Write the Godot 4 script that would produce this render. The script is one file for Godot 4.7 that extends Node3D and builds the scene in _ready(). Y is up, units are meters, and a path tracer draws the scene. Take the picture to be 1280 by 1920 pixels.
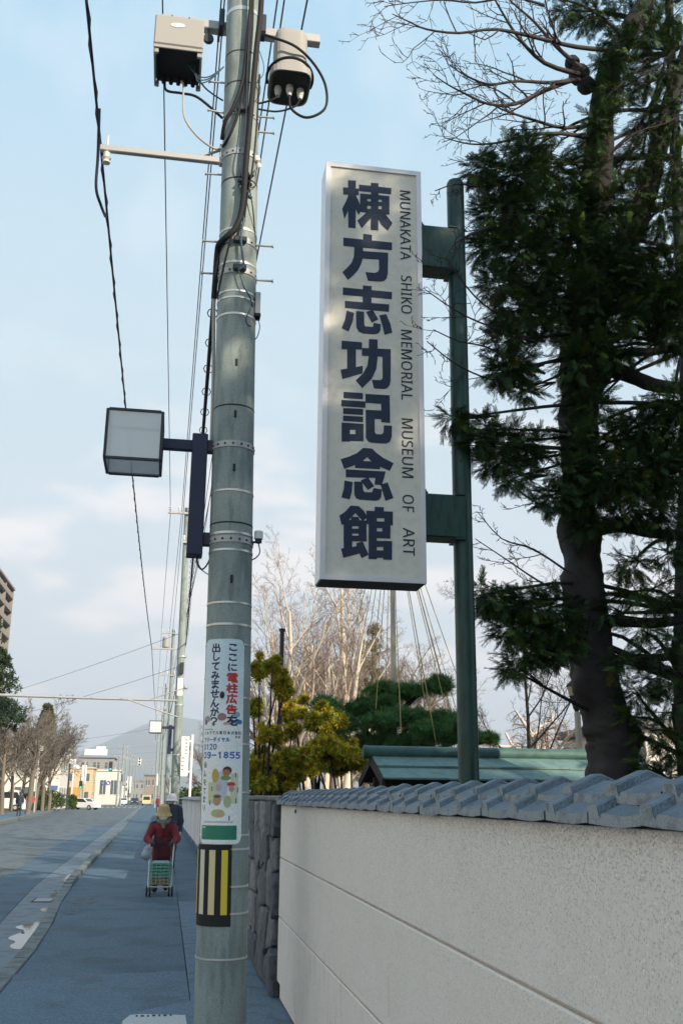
extends Node3D

var M := {}          # materials by name
var taken := {}      # names in use at top level
var rng := RandomNumberGenerator.new()

# ---------- mesh builder: collects faces, commits as one mesh ----------
class B:
	var v := PackedVector3Array()
	var n := PackedVector3Array()
	var t := PackedVector2Array()
	var c := PackedColorArray()
	var ix := PackedInt32Array()
	var col := Color(1, 1, 1)
	var colored := false
	func face(a: Vector3, b: Vector3, d: Vector3, nn: Vector3, ua := Vector2.ZERO, ub := Vector2.ZERO, ud := Vector2.ZERO) -> void:
		var k := v.size()
		v.append(a); v.append(b); v.append(d)
		for i in 3:
			n.append(nn)
			c.append(col)
		t.append(ua); t.append(ub); t.append(ud)
		if (d - a).cross(b - a).dot(nn) >= 0.0:
			ix.append(k); ix.append(k + 1); ix.append(k + 2)
		else:
			ix.append(k); ix.append(k + 2); ix.append(k + 1)
	func tri(a: Vector3, b: Vector3, d: Vector3) -> void:
		face(a, b, d, (d - a).cross(b - a).normalized())
	func quad(a: Vector3, b: Vector3, d: Vector3, e: Vector3, u0 := Vector2(0, 0), u1 := Vector2(1, 0), u2 := Vector2(1, 1), u3 := Vector2(0, 1)) -> void:
		var nn := (d - a).cross(b - e).normalized()
		var g := nn if nn.dot((d - a).cross(b - a)) >= 0.0 else -nn
		face(a, b, d, g, u0, u1, u2)
		face(a, d, e, g, u0, u2, u3)
	# box given by centre, size and basis, edges chamfered by bev
	func box(ctr: Vector3, s: Vector3, bev := 0.0, bs := Basis.IDENTITY) -> void:
		var h := s * 0.5
		var q := Vector3(minf(bev, h.x * 0.9), minf(bev, h.y * 0.9), minf(bev, h.z * 0.9))
		for ax in 3:
			for sg in [-1.0, 1.0]:
				var e1: int = (ax + 1) % 3
				var e2: int = (ax + 2) % 3
				var p := []
				for k in [[-1, -1], [1, -1], [1, 1], [-1, 1]]:
					var w := Vector3.ZERO
					w[ax] = sg * h[ax]
					w[e1] = k[0] * (h[e1] - q[e1])
					w[e2] = k[1] * (h[e2] - q[e2])
					p.append(w)
				var nn := Vector3.ZERO
				nn[ax] = sg
				nn = bs * nn
				var uvs := []
				for w in p:
					uvs.append(Vector2(w[e1], w[e2]))
				face(ctr + bs * p[0], ctr + bs * p[1], ctr + bs * p[2], nn, uvs[0], uvs[1], uvs[2])
				face(ctr + bs * p[0], ctr + bs * p[2], ctr + bs * p[3], nn, uvs[0], uvs[2], uvs[3])
		if bev <= 0.0:
			return
		for ax in 3:      # edge strips along ax
			var e1: int = (ax + 1) % 3
			var e2: int = (ax + 2) % 3
			for a in [-1.0, 1.0]:
				for d in [-1.0, 1.0]:
					var p := []
					for k in [[-1, 0], [1, 0], [1, 1], [-1, 1]]:
						var w := Vector3.ZERO
						w[ax] = k[0] * (h[ax] - q[ax])
						w[e1] = a * (h[e1] - (q[e1] if k[1] == 1 else 0.0))
						w[e2] = d * (h[e2] - (0.0 if k[1] == 1 else q[e2]))
						p.append(ctr + bs * w)
					var nn := Vector3.ZERO
					nn[e1] = a; nn[e2] = d
					nn = (bs * nn).normalized()
					face(p[0], p[1], p[2], nn)
					face(p[0], p[2], p[3], nn)
		for a in [-1.0, 1.0]:
			for d in [-1.0, 1.0]:
				for e in [-1.0, 1.0]:
					var sgn := Vector3(a, d, e)
					var p := []
					for ax in 3:
						var w := sgn * (h - q)
						w[ax] = sgn[ax] * h[ax]
						p.append(ctr + bs * w)
					face(p[0], p[1], p[2], (bs * sgn).normalized())
	# a bar of rectangular section from a to b
	func bar(a: Vector3, b: Vector3, w: float, hh: float, bev := 0.0, upv := Vector3.UP) -> void:
		var z := (b - a).normalized()
		var x := upv.cross(z)
		if x.length() < 0.01:
			x = Vector3.RIGHT
		x = x.normalized()
		box((a + b) * 0.5, Vector3(w, hh, a.distance_to(b)), bev, Basis(x, z.cross(x), z))
	# smooth tube through points with radii
	func tube(p: Array, r: Array, sides := 6, cap := true) -> void:
		var m := p.size()
		if m < 2:
			return
		var base := v.size()
		var d0: Vector3 = (p[1] - p[0]).normalized()
		var u := d0.cross(Vector3(0.31, 0.91, 0.27) if absf(d0.y) < 0.9 else Vector3(1, 0.1, 0.2)).normalized()
		var run := 0.0
		for i in m:
			var d: Vector3 = (p[mini(i + 1, m - 1)] - p[maxi(i - 1, 0)]).normalized()
			u = (u - d * u.dot(d)).normalized()
			var w := d.cross(u)
			if i > 0:
				run += p[i].distance_to(p[i - 1])
			for k in sides + 1:
				var an := TAU * k / sides
				var o := u * cos(an) + w * sin(an)
				v.append(p[i] + o * r[i]); n.append(o); c.append(col)
				t.append(Vector2(float(k) / sides, run))
		for i in m - 1:
			for k in sides:
				var q := base + i * (sides + 1) + k
				var s := q + sides + 1
				ix.append(q); ix.append(s); ix.append(q + 1)
				ix.append(q + 1); ix.append(s); ix.append(s + 1)
		if cap:
			for e in [0, m - 1]:
				var d: Vector3 = (p[1] - p[0]) if e == 0 else (p[m - 1] - p[m - 2])
				var nn: Vector3 = -d.normalized() if e == 0 else d.normalized()
				var q: int = base + e * (sides + 1)
				for k in range(1, sides - 1):
					face(v[q], v[q + k], v[q + k + 1], nn)
	func rod(a: Vector3, b: Vector3, r: float, sides := 8) -> void:
		tube([a, b], [r, r], sides)
	# flat polygon pushed out between two offsets along the basis' z
	func prism(poly: PackedVector2Array, z0: float, z1: float, o: Vector3, bs := Basis.IDENTITY) -> void:
		var id := Geometry2D.triangulate_polygon(poly)
		for k in range(0, id.size(), 3):
			var a := poly[id[k]]
			var b := poly[id[k + 1]]
			var d := poly[id[k + 2]]
			for z in [z0, z1]:
				face(o + bs * Vector3(a.x, a.y, z), o + bs * Vector3(b.x, b.y, z), o + bs * Vector3(d.x, d.y, z), bs.z * (-1.0 if z == z0 else 1.0) * signf(z1 - z0), a, b, d)
		var cw := Geometry2D.is_polygon_clockwise(poly)
		for k in poly.size():
			var a := poly[k]
			var b := poly[(k + 1) % poly.size()]
			var e := (b - a).normalized()
			var o2 := Vector2(-e.y, e.x) if cw else Vector2(e.y, -e.x)
			var nn := bs * Vector3(o2.x, o2.y, 0)
			var p0 := o + bs * Vector3(a.x, a.y, z0)
			var p1 := o + bs * Vector3(b.x, b.y, z0)
			var p2 := o + bs * Vector3(b.x, b.y, z1)
			var p3 := o + bs * Vector3(a.x, a.y, z1)
			face(p0, p1, p2, nn)
			face(p0, p2, p3, nn)
	# turned shape: profile of (radius, height) about the basis' y
	func lathe(prof: Array, sides: int, o: Vector3, bs := Basis.IDENTITY, sx := 1.0, sz := 1.0) -> void:
		for i in prof.size() - 1:
			var a: Vector2 = prof[i]
			var b: Vector2 = prof[i + 1]
			var e := (b - a).normalized()
			for k in sides:
				var q := []
				for w in [[a, k], [a, k + 1], [b, k + 1], [b, k]]:
					var an: float = TAU * w[1] / sides
					q.append([o + bs * Vector3(cos(an) * w[0].x * sx, w[0].y, sin(an) * w[0].x * sz), bs * Vector3(cos(an) * e.y / sx, -e.x, sin(an) * e.y / sz).normalized()])
				for f in [[0, 1, 2], [0, 2, 3]]:
					if q[f[0]][0].is_equal_approx(q[f[1]][0]) or q[f[1]][0].is_equal_approx(q[f[2]][0]) or q[f[0]][0].is_equal_approx(q[f[2]][0]):
						continue
					var k0 := v.size()
					var g: Vector3 = (q[f[2]][0] - q[f[0]][0]).cross(q[f[1]][0] - q[f[0]][0])
					var ord: Array = f if g.dot(q[f[0]][1] + q[f[1]][1] + q[f[2]][1]) >= 0.0 else [f[0], f[2], f[1]]
					for w in ord:
						v.append(q[w][0]); n.append(q[w][1]); c.append(col); t.append(Vector2.ZERO)
					ix.append(k0); ix.append(k0 + 1); ix.append(k0 + 2)
	func ball(o: Vector3, r: Vector3, seg := 12, rings := 8, bs := Basis.IDENTITY) -> void:
		var base := v.size()
		for i in rings + 1:
			var th := PI * i / rings
			for k in seg + 1:
				var ph := TAU * k / seg
				var d := Vector3(sin(th) * cos(ph), cos(th), sin(th) * sin(ph))
				v.append(o + bs * (d * r)); n.append((bs * (d / r)).normalized()); c.append(col); t.append(Vector2(float(k) / seg, float(i) / rings))
		for i in rings:
			for k in seg:
				var q := base + i * (seg + 1) + k
				var s := q + seg + 1
				for f in [[q, q + 1, s], [q + 1, s + 1, s]]:
					var g := (v[f[2]] - v[f[0]]).cross(v[f[1]] - v[f[0]])
					if g.length() < 1e-12:
						continue
					if g.dot(n[f[0]] + n[f[1]] + n[f[2]]) < 0.0:
						f = [f[0], f[2], f[1]]
					ix.append(f[0]); ix.append(f[1]); ix.append(f[2])
	func mesh() -> ArrayMesh:
		var a := []
		a.resize(Mesh.ARRAY_MAX)
		a[Mesh.ARRAY_VERTEX] = v
		a[Mesh.ARRAY_NORMAL] = n
		a[Mesh.ARRAY_TEX_UV] = t
		if colored:
			a[Mesh.ARRAY_COLOR] = c
		a[Mesh.ARRAY_INDEX] = ix
		var m := ArrayMesh.new()
		m.add_surface_from_arrays(Mesh.PRIMITIVE_TRIANGLES, a)
		return m

# ---------- scene helpers ----------
func numbered(called: String) -> String:
	taken[called] = taken.get(called, -1) + 1
	return called if taken[called] == 0 else "%s_%03d" % [called, taken[called]]

func tag(o: Node, label := "", category := "", group := "", kind := "") -> Node:
	if label: o.set_meta("label", label)
	if category: o.set_meta("category", category)
	if group: o.set_meta("group", group)
	if kind: o.set_meta("kind", kind)
	return o

# an empty node at a thing's base; parts are built in world metres and hung under it
func thing(called: String, label: String, category: String, at := Vector3.ZERO, group := "") -> Node3D:
	var o := Node3D.new()
	o.name = numbered(called)
	add_child(o)
	o.position = at
	tag(o, label, category, group)
	return o

func part(called: String, b, m: Material, parent: Node3D = null) -> MeshInstance3D:
	var o := MeshInstance3D.new()
	o.mesh = b.mesh() if b is B else b
	o.material_override = m
	if parent == null:
		o.name = numbered(called)
		add_child(o)
	else:
		o.name = called
		parent.add_child(o, true)
		var p: Node = parent
		var off := Vector3.ZERO
		while p != self:
			off += p.position
			p = p.get_parent()
		o.position = -off
	return o

func structure(called: String, b, m: Material, parent: Node3D = null) -> MeshInstance3D:
	var o := part(called, b, m, parent)
	if parent == null:
		o.set_meta("kind", "structure")
	return o

func single(called: String, b, m: Material, label: String, category: String, group := "") -> MeshInstance3D:
	var o := part(called, b, m)
	tag(o, label, category, group)
	return o

func lin(r: float, g: float, b: float) -> Color:
	return Color(r, g, b).linear_to_srgb()

func plain(key: String, r: float, g: float, b: float, rough := 0.8, metal := 0.0) -> StandardMaterial3D:
	var m := StandardMaterial3D.new()
	m.resource_name = key
	m.albedo_color = lin(r, g, b)
	m.roughness = rough
	m.metallic = metal
	M[key] = m
	return m

func noise_tex(freq: float, sd: int, size: int, stops: Array, octaves := 4, kind := FastNoiseLite.TYPE_SIMPLEX_SMOOTH) -> NoiseTexture2D:
	var f := FastNoiseLite.new()
	f.noise_type = kind
	f.seed = sd
	f.frequency = freq
	f.fractal_octaves = octaves
	var t := NoiseTexture2D.new()
	t.width = size
	t.height = size
	t.seamless = true
	t.noise = f
	if stops:
		var g := Gradient.new()
		var off := PackedFloat32Array()
		var cs := PackedColorArray()
		for s in stops:
			off.append(s[0])
			cs.append(lin(s[1], s[1], s[1]) if s.size() == 2 else lin(s[1], s[2], s[3]))
		g.offsets = off
		g.colors = cs
		t.color_ramp = g
	return t

func noise_normal(freq: float, sd: int, size: int, strength: float, octaves := 3) -> NoiseTexture2D:
	var t := noise_tex(freq, sd, size, [], octaves)
	t.as_normal_map = true
	t.bump_strength = strength
	return t

# surface with fine grain (uv1, world) times coarse patches (uv2, world)
func rough_stuff(key: String, r: float, g: float, b: float, rough: float, fine: Array, fine_scale: float, coarse: Array, coarse_scale: float, bump := 0.0, sd := 1) -> StandardMaterial3D:
	var m := plain(key, r, g, b, rough)
	m.uv1_triplanar = true
	m.uv1_world_triplanar = true
	m.uv1_scale = Vector3.ONE * fine_scale
	m.albedo_texture = noise_tex(0.09, sd, 512, fine)
	if coarse:
		m.detail_enabled = true
		m.detail_blend_mode = BaseMaterial3D.BLEND_MODE_MUL
		m.detail_uv_layer = BaseMaterial3D.DETAIL_UV_2
		m.detail_albedo = noise_tex(0.012, sd + 50, 512, coarse, 5)
		m.uv2_triplanar = true
		m.uv2_world_triplanar = true
		m.uv2_scale = Vector3.ONE * coarse_scale
	if bump > 0.0:
		m.normal_enabled = true
		m.normal_texture = noise_normal(0.09, sd, 512, 6.0)
		m.normal_scale = bump
	return m

# per-grain speckle, as of sand or chippings: one texel is one grain
func grain_image(size: int, sd: int, lo: float, hi: float, pale: float, dark: float) -> Image:
	var r := RandomNumberGenerator.new()
	r.seed = sd
	var im := Image.create(size, size, false, Image.FORMAT_RGB8)
	for y in size:
		for x in size:
			var v := r.randf_range(lo, hi)
			var k := r.randf()
			if k < pale:
				v *= 1.5
			elif k > 1.0 - dark:
				v *= 0.5
			var c := lin(v * 0.66, v * 0.66, v * 0.66)
			im.set_pixel(x, y, c)
	return im

func grainy(m: StandardMaterial3D, sd: int, metres: float, lo: float, hi: float, pale: float, dark: float, bump: float) -> void:
	var im := grain_image(512, sd, lo, hi, pale, dark)
	m.albedo_color = (m.albedo_color.srgb_to_linear() * (1.0 / 0.66)).linear_to_srgb()
	m.albedo_texture = ImageTexture.create_from_image(im)
	m.uv1_scale = Vector3.ONE / metres
	var nm: Image = im.duplicate()
	nm.convert(Image.FORMAT_RGBA8)
	nm.bump_map_to_normal_map(2.0)
	m.normal_enabled = true
	m.normal_texture = ImageTexture.create_from_image(nm)
	m.normal_scale = bump

func _ready() -> void:
	rng.seed = 20240317
	eye_and_light()
	materials()
	plant_materials()
	ground()
	hills()
	near_wall()
	stone_wall()
	far_wall()
	near_pole()
	pole_fittings()
	pole_advertisement()
	street_lamp(Vector3(0, 0, 0), true)
	museum_sign()
	gate_roof()
	far_poles()
	wires()
	left_side()
	far_street()
	garden()
	cherry_and_cypress()
	shade_trees()
	people()
	small_things()

func eye_and_light() -> void:
	var cam := Camera3D.new()
	cam.name = "camera"
	cam.transform = Transform3D(Basis(Vector3(0.985796, 0.009531, 0.167676), Vector3(-0.055526, 0.960740, 0.271838), Vector3(-0.158502, -0.277287, 0.947623)), Vector3(0, 1.6, 0))
	cam.fov = 54.474
	cam.near = 0.05
	cam.far = 30000.0
	add_child(cam)
	cam.current = true
	var env := Environment.new()
	env.background_mode = Environment.BG_SKY
	env.tonemap_mode = Environment.TONE_MAPPER_LINEAR
	env.tonemap_exposure = EXPOSURE
	env.sdfgi_enabled = true
	env.ssao_enabled = true
	env.ssil_enabled = true
	env.fog_enabled = true
	env.fog_light_color = Color(0.86, 0.91, 0.98)
	env.fog_density = 0.0002
	var sky := Sky.new()
	var pm := PanoramaSkyMaterial.new()
	pm.panorama = sky_image()
	sky.sky_material = pm
	env.sky = sky
	var we := WorldEnvironment.new()
	we.name = "world_environment"
	we.environment = env
	add_child(we)
	var sun := DirectionalLight3D.new()
	sun.name = "sun"
	sun.light_energy = 1.6
	sun.light_color = Color(1.0, 0.93, 0.82)
	sun.light_angular_distance = 0.55
	sun.shadow_enabled = true
	var az := deg_to_rad(35.0)
	var el := deg_to_rad(27.0)
	var to_sun := Vector3(sin(az) * cos(el), sin(el), cos(az) * cos(el))
	sun.look_at_from_position(to_sun * 100.0, Vector3.ZERO, Vector3.UP)
	add_child(sun)

const EXPOSURE := 1.62

func sky_image() -> ImageTexture:
	var w := 1536
	var h := 768
	var im := Image.create(w, h, false, Image.FORMAT_RGBF)
	var f := FastNoiseLite.new()
	f.seed = 77
	f.frequency = 1.0
	f.fractal_octaves = 5
	f.fractal_gain = 0.52
	var zen := Vector3(0.3, 0.47, 0.63)
	var mid := Vector3(0.28, 0.455, 0.59)
	var low := Vector3(0.41, 0.515, 0.585)
	var hor := Vector3(0.575, 0.565, 0.585)
	for y in h:
		var e := PI * (0.5 - (y + 0.5) / h)
		var deg := rad_to_deg(e)
		var base: Vector3
		if deg <= 0.0:
			base = Vector3(0.40, 0.41, 0.42)
		elif deg < 10.0:
			base = hor.lerp(low, smoothstep(0.0, 10.0, deg) * 0.55)
		elif deg < 24.0:
			base = hor.lerp(low, 0.55).lerp(low, smoothstep(10.0, 24.0, deg))
		elif deg < 48.0:
			base = low.lerp(mid, smoothstep(24.0, 48.0, deg))
		else:
			base = mid.lerp(zen, smoothstep(48.0, 90.0, deg))
		var band := smoothstep(0.5, 3.0, deg) * (1.0 - smoothstep(13.0, 27.0, deg))
		var veil := smoothstep(10.0, 25.0, deg) * (1.0 - smoothstep(45.0, 70.0, deg))
		for x in w:
			var c := base
			if deg > 0.0 and (band > 0.0 or veil > 0.0):
				var a := TAU * (x + 0.5) / w
				var p := Vector3(cos(a), 0, sin(a))
				var k := 1.0 / (0.22 + sin(e))
				var q := p * 1.9 * k
				if band > 0.0:
					var m := f.get_noise_3d(p.x * 3.2, e * 13.0, p.z * 3.2) * 0.75 + f.get_noise_3d(p.x * 11.0 + 9.0, e * 30.0, p.z * 11.0) * 0.25
					var cl := smoothstep(0.02, 0.34, m + 0.03) * band
					c = c.lerp(Vector3(0.68, 0.655, 0.65), cl * 0.95)
				if veil > 0.0:
					var m2 := f.get_noise_2d(q.x * 1.3 + 40.0, q.z * 1.3)
					c = c.lerp(Vector3(0.5, 0.58, 0.65), smoothstep(0.12, 0.6, m2) * veil * 0.4)
			im.set_pixel(x, y, Color(c.x, c.y, c.z))
	return ImageTexture.create_from_image(im)

func materials() -> void:
	rough_stuff("asphalt", 0.07, 0.127, 0.182, 0.74, [[0.0, 0.35], [0.4, 0.75], [0.65, 1.05], [1.0, 2.2]], 2.6, [[0.2, 0.66, 0.72, 0.72], [0.42, 0.92], [0.6, 1.05], [0.82, 1.42, 1.32, 1.2]], 0.15, 0.8, 3)
	rough_stuff("asphalt_patch", 0.084, 0.148, 0.208, 0.72, [[0.0, 0.35], [0.4, 0.78], [0.65, 1.05], [1.0, 2.2]], 2.7, [[0.2, 0.72], [0.5, 1.0], [0.78, 1.25]], 0.17, 0.8, 5)
	var rd := rough_stuff("road", 0.105, 0.13, 0.148, 0.7, [[0.0, 0.4], [0.5, 0.92], [1.0, 1.7]], 0.8, [[0.25, 0.65], [0.5, 1.0], [0.75, 1.4]], 0.1, 0.5, 7)
	rd.uv2_scale = Vector3(0.16, 0.1, 0.045)
	rough_stuff("gutter", 0.105, 0.148, 0.19, 0.55, [[0.0, 0.6], [0.5, 0.95], [1.0, 1.3]], 2.6, [[0.25, 0.6], [0.5, 0.95], [0.75, 1.2]], 0.4, 0.4, 9)
	rough_stuff("kerb", 0.165, 0.185, 0.19, 0.75, [[0.0, 0.6], [0.5, 0.95], [1.0, 1.3]], 3.1, [[0.25, 0.65], [0.5, 0.95], [0.75, 1.2]], 0.6, 0.4, 11)
	rough_stuff("strip", 0.11, 0.175, 0.24, 0.75, [[0.0, 0.6], [0.5, 0.95], [1.0, 1.3]], 3.0, [[0.25, 0.7], [0.5, 1.0], [0.75, 1.25]], 0.5, 0.5, 13)
	rough_stuff("soil", 0.11, 0.09, 0.06, 0.95, [[0.0, 0.5], [0.5, 0.95], [1.0, 1.5]], 1.2, [[0.3, 0.7], [0.7, 1.3]], 0.05, 0.6, 15)
	rough_stuff("lawn", 0.2, 0.19, 0.06, 0.95, [[0.0, 0.5, 0.55, 0.5], [0.5, 0.95, 0.95, 0.9], [1.0, 1.4, 1.3, 1.3]], 1.5, [[0.3, 0.7, 0.85, 0.7], [0.7, 1.3, 1.15, 1.1]], 0.12, 0.8, 17)
	rough_stuff("plaster", 0.82, 0.765, 0.725, 0.92, [[0.0, 0.55], [0.3, 0.8], [0.5, 0.97], [0.75, 1.0], [1.0, 1.1]], 2.0, [[0.1, 0.9, 0.91, 0.89], [0.35, 0.98], [0.8, 1.0]], 0.3, 0.3, 19)
	var conc := rough_stuff("concrete", 0.305, 0.355, 0.35, 0.85, [[0.0, 0.55], [0.4, 0.85], [0.65, 1.02], [1.0, 1.35]], 2.6, [[0.2, 0.62, 0.66, 0.66], [0.5, 0.98, 0.99, 0.98], [0.8, 1.2]], 1.0, 0.4, 21)
	conc.uv2_scale = Vector3(1.6, 0.28, 1.6)
	rough_stuff("stone_dark", 0.13, 0.145, 0.165, 0.82, [[0.0, 0.5], [0.5, 0.9], [1.0, 1.6]], 2.4, [[0.2, 0.6], [0.5, 1.0], [0.8, 1.5]], 1.4, 1.2, 23)
	rough_stuff("stone_mid", 0.21, 0.22, 0.235, 0.82, [[0.0, 0.5], [0.5, 0.9], [1.0, 1.6]], 2.4, [[0.2, 0.6], [0.5, 1.0], [0.8, 1.4]], 1.4, 1.2, 23)
	rough_stuff("stone_pale", 0.3, 0.31, 0.315, 0.82, [[0.0, 0.5], [0.5, 0.9], [1.0, 1.6]], 2.4, [[0.2, 0.6], [0.5, 1.0], [0.8, 1.4]], 1.4, 1.2, 23)
	for k in 3:
		var g: float = [0.92, 1.0, 1.08][k]
		var tl := rough_stuff("tile_%d" % k, 0.13 * g, 0.178 * g, 0.232 * g, 0.42, [[0.0, 0.5], [0.4, 0.85], [0.62, 1.0], [0.8, 1.15], [1.0, 1.9]], 2.4, [[0.15, 0.55, 0.56, 0.56], [0.42, 0.9], [0.6, 1.05, 1.04, 1.0], [0.8, 1.7, 1.6, 1.35]], 2.2, 0.8, 25 + k)
		tl.roughness = 0.4
	rough_stuff("tile_end_lit", 0.3, 0.34, 0.37, 0.8, [[0.0, 0.5], [0.5, 0.95], [1.0, 1.3]], 3.0, [[0.2, 0.6], [0.5, 1.0], [0.8, 1.2]], 2.2, 0.4, 29)  # paler than the tiles: light on the street-facing ends put into the colour
	rough_stuff("bark_cherry", 0.04, 0.036, 0.037, 0.85, [[0.0, 0.35], [0.45, 0.8], [0.62, 1.2], [1.0, 2.2]], 1.0, [[0.2, 0.6], [0.8, 1.4]], 0.5, 1.0, 31)
	M.bark_cherry.uv1_scale = Vector3(0.7, 4.0, 0.7)
	rough_stuff("bark_dark", 0.02, 0.0175, 0.017, 0.9, [[0.0, 0.4], [0.5, 0.9], [1.0, 1.9]], 1.5, [], 0.5, 1.0, 33)
	M.bark_dark.uv1_scale = Vector3(4.0, 0.8, 4.0)
	rough_stuff("bark_grey", 0.2, 0.165, 0.135, 0.9, [[0.0, 0.5], [0.5, 0.95], [1.0, 1.6]], 1.5, [], 0.5, 0.8, 35)
	rough_stuff("bark_birch", 0.66, 0.58, 0.49, 0.8, [[0.0, 0.35], [0.3, 0.85], [0.6, 1.05], [1.0, 1.2]], 1.2, [], 0.5, 0.5, 37)
	plain("twig", 0.04, 0.032, 0.034, 0.85)
	plain("twig_warm", 0.17, 0.12, 0.09, 0.85)
	plain("twig_pale", 0.19, 0.165, 0.14, 0.85)
	plain("twig_birch", 0.28, 0.21, 0.17, 0.85)
	plain("black_cable", 0.006, 0.0065, 0.01, 0.75)
	plain("wire", 0.014, 0.02, 0.055, 0.6)
	plain("blue_wire", 0.03, 0.085, 0.12, 0.5)
	plain("pale_cable", 0.4, 0.38, 0.36, 0.6)
	plain("galvanised", 0.42, 0.42, 0.42, 0.5, 0.35)
	plain("steel_strap", 0.62, 0.62, 0.6, 0.38, 0.6)
	plain("dark_paint", 0.022, 0.026, 0.04, 0.5)
	plain("navy_paint", 0.014, 0.02, 0.06, 0.55)
	plain("black", 0.01, 0.01, 0.012, 0.6)
	plain("white_paint", 0.74, 0.74, 0.73, 0.55)
	plain("cream_case", 0.35, 0.34, 0.335, 0.6)
	plain("porcelain", 0.7, 0.68, 0.64, 0.3)
	plain("rubber", 0.015, 0.015, 0.016, 0.8)
	var gr := rough_stuff("green_paint", 0.01, 0.058, 0.05, 0.4, [[0.0, 0.6], [0.5, 1.0], [1.0, 1.35]], 2.0, [[0.18, 0.5, 0.55, 0.55], [0.45, 0.95], [0.62, 1.1], [0.82, 1.9, 1.5, 1.4]], 0.9, 0.3, 41)
	gr.uv2_scale = Vector3(2.0, 0.4, 2.0)
	rough_stuff("copper_green", 0.16, 0.265, 0.255, 0.62, [[0.0, 0.7], [0.5, 1.0], [1.0, 1.25]], 2.5, [[0.2, 0.75], [0.5, 1.0], [0.8, 1.15]], 0.8, 0.2, 43)
	rough_stuff("copper_dark", 0.06, 0.15, 0.145, 0.6, [[0.0, 0.6], [0.5, 1.0], [1.0, 1.3]], 2.0, [[0.2, 0.7], [0.8, 1.3]], 0.8, 0.2, 45)
	plain("dark_timber", 0.03, 0.028, 0.027, 0.85)
	rough_stuff("sign_face", 0.76, 0.735, 0.66, 0.5, [[0.0, 0.85], [0.5, 0.98], [1.0, 1.07]], 3.6, [[0.15, 0.92, 0.915, 0.9], [0.5, 1.0], [0.75, 1.02, 1.015, 1.0], [0.9, 1.07, 1.05, 0.99]], 1.1, 0.08, 47)
	plain("sign_frame", 0.74, 0.72, 0.75, 0.4, 0.25)
	plain("sign_ink", 0.009, 0.022, 0.058, 0.6)
	var water := plain("water", 0.03, 0.035, 0.04, 0.03)
	water.metallic_specular = 0.9
	grainy(M.asphalt, 201, 3.4, 0.35, 1.5, 0.09, 0.1, 0.7)
	grainy(M.asphalt_patch, 202, 3.4, 0.4, 1.5, 0.09, 0.1, 0.7)
	grainy(M.road, 203, 5.0, 0.4, 1.5, 0.08, 0.08, 0.5)
	grainy(M.strip, 204, 2.6, 0.5, 1.4, 0.06, 0.08, 0.5)
	grainy(M.gutter, 205, 2.0, 0.65, 1.25, 0.05, 0.06, 0.4)
	grainy(M.kerb, 206, 1.6, 0.65, 1.25, 0.05, 0.07, 0.4)
	grainy(M.plaster, 207, 1.5, 0.88, 1.06, 0.01, 0.035, 0.22)
	grainy(M.concrete, 208, 1.2, 0.72, 1.2, 0.03, 0.07, 0.3)
	grainy(M.bark_cherry, 209, 1.4, 0.4, 1.6, 0.08, 0.1, 0.9)
	M.bark_cherry.uv1_scale = Vector3(0.5, 2.4, 0.5)
	# the near wall wears the same plaster with its own stains
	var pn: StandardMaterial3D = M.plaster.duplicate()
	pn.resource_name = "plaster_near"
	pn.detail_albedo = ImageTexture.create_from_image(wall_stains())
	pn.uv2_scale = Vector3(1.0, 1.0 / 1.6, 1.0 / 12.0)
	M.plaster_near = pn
	var pf := plain("pane_frost", 0.86, 0.89, 0.9, 0.5)
	pf.transparency = BaseMaterial3D.TRANSPARENCY_ALPHA
	pf.albedo_color.a = 0.58
	var pc := plain("pane_clear", 0.6, 0.64, 0.66, 0.05)
	pc.transparency = BaseMaterial3D.TRANSPARENCY_ALPHA
	pc.albedo_color.a = 0.25

# stains on the near wall, one picture over its length (12 m) and height (1.6 m): soot specks under the tiles, algae runs low down, a hairline crack
func wall_stains() -> Image:
	var w := 2048
	var h := 512
	var im := Image.create(w, h, false, Image.FORMAT_RGB8)
	var f := FastNoiseLite.new()
	f.seed = 31
	f.frequency = 0.02
	f.fractal_octaves = 4
	var r := RandomNumberGenerator.new()
	r.seed = 32
	for y in h:
		var ym := 1.6 * (1.0 - (y + 0.5) / h)
		for x in w:
			var zm := 12.0 * (x + 0.5) / w
			var v := 1.0 + 0.035 * f.get_noise_2d(x * 0.6, y * 0.35)
			var g := 0.0
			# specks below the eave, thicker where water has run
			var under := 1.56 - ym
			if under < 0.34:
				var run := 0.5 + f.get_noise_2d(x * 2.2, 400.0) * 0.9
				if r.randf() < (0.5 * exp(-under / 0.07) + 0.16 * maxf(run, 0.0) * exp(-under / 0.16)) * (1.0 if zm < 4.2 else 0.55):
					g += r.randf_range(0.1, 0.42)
			# algae runs near the far end, low on the wall
			var low := f.get_noise_2d(x * 3.4 + 900.0, y * 0.22)
			if zm > 5.8 and zm < 9.2 and ym < 0.72 and low > 0.12:
				if r.randf() < 0.55:
					g += (low - 0.08) * r.randf_range(0.25, 0.75)
			# blotches of dust, grain by grain
			if f.get_noise_2d(x * 0.9 - 300.0, y * 0.9) > 0.26 and r.randf() < 0.22:
				g += r.randf_range(0.03, 0.12)
			v *= 1.0 - g
			im.set_pixel(x, y, lin(minf(v * 0.985, 1.0), minf(v, 1.0), minf(v * 0.985, 1.0)))
	for c in [[4.62, 0.86, 0.7], [3.1, 0.5, 0.36], [6.9, 1.5, 1.36]]:
		var x: float = c[0] / 12.0 * w
		var y0 := int((1.0 - c[1] / 1.6) * h)
		var y1 := int((1.0 - c[2] / 1.6) * h)
		for y in range(y0, y1):
			x += r.randf_range(-0.35, 0.35)
			im.set_pixel(int(x), y, lin(0.42, 0.42, 0.4))
	return im

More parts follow.
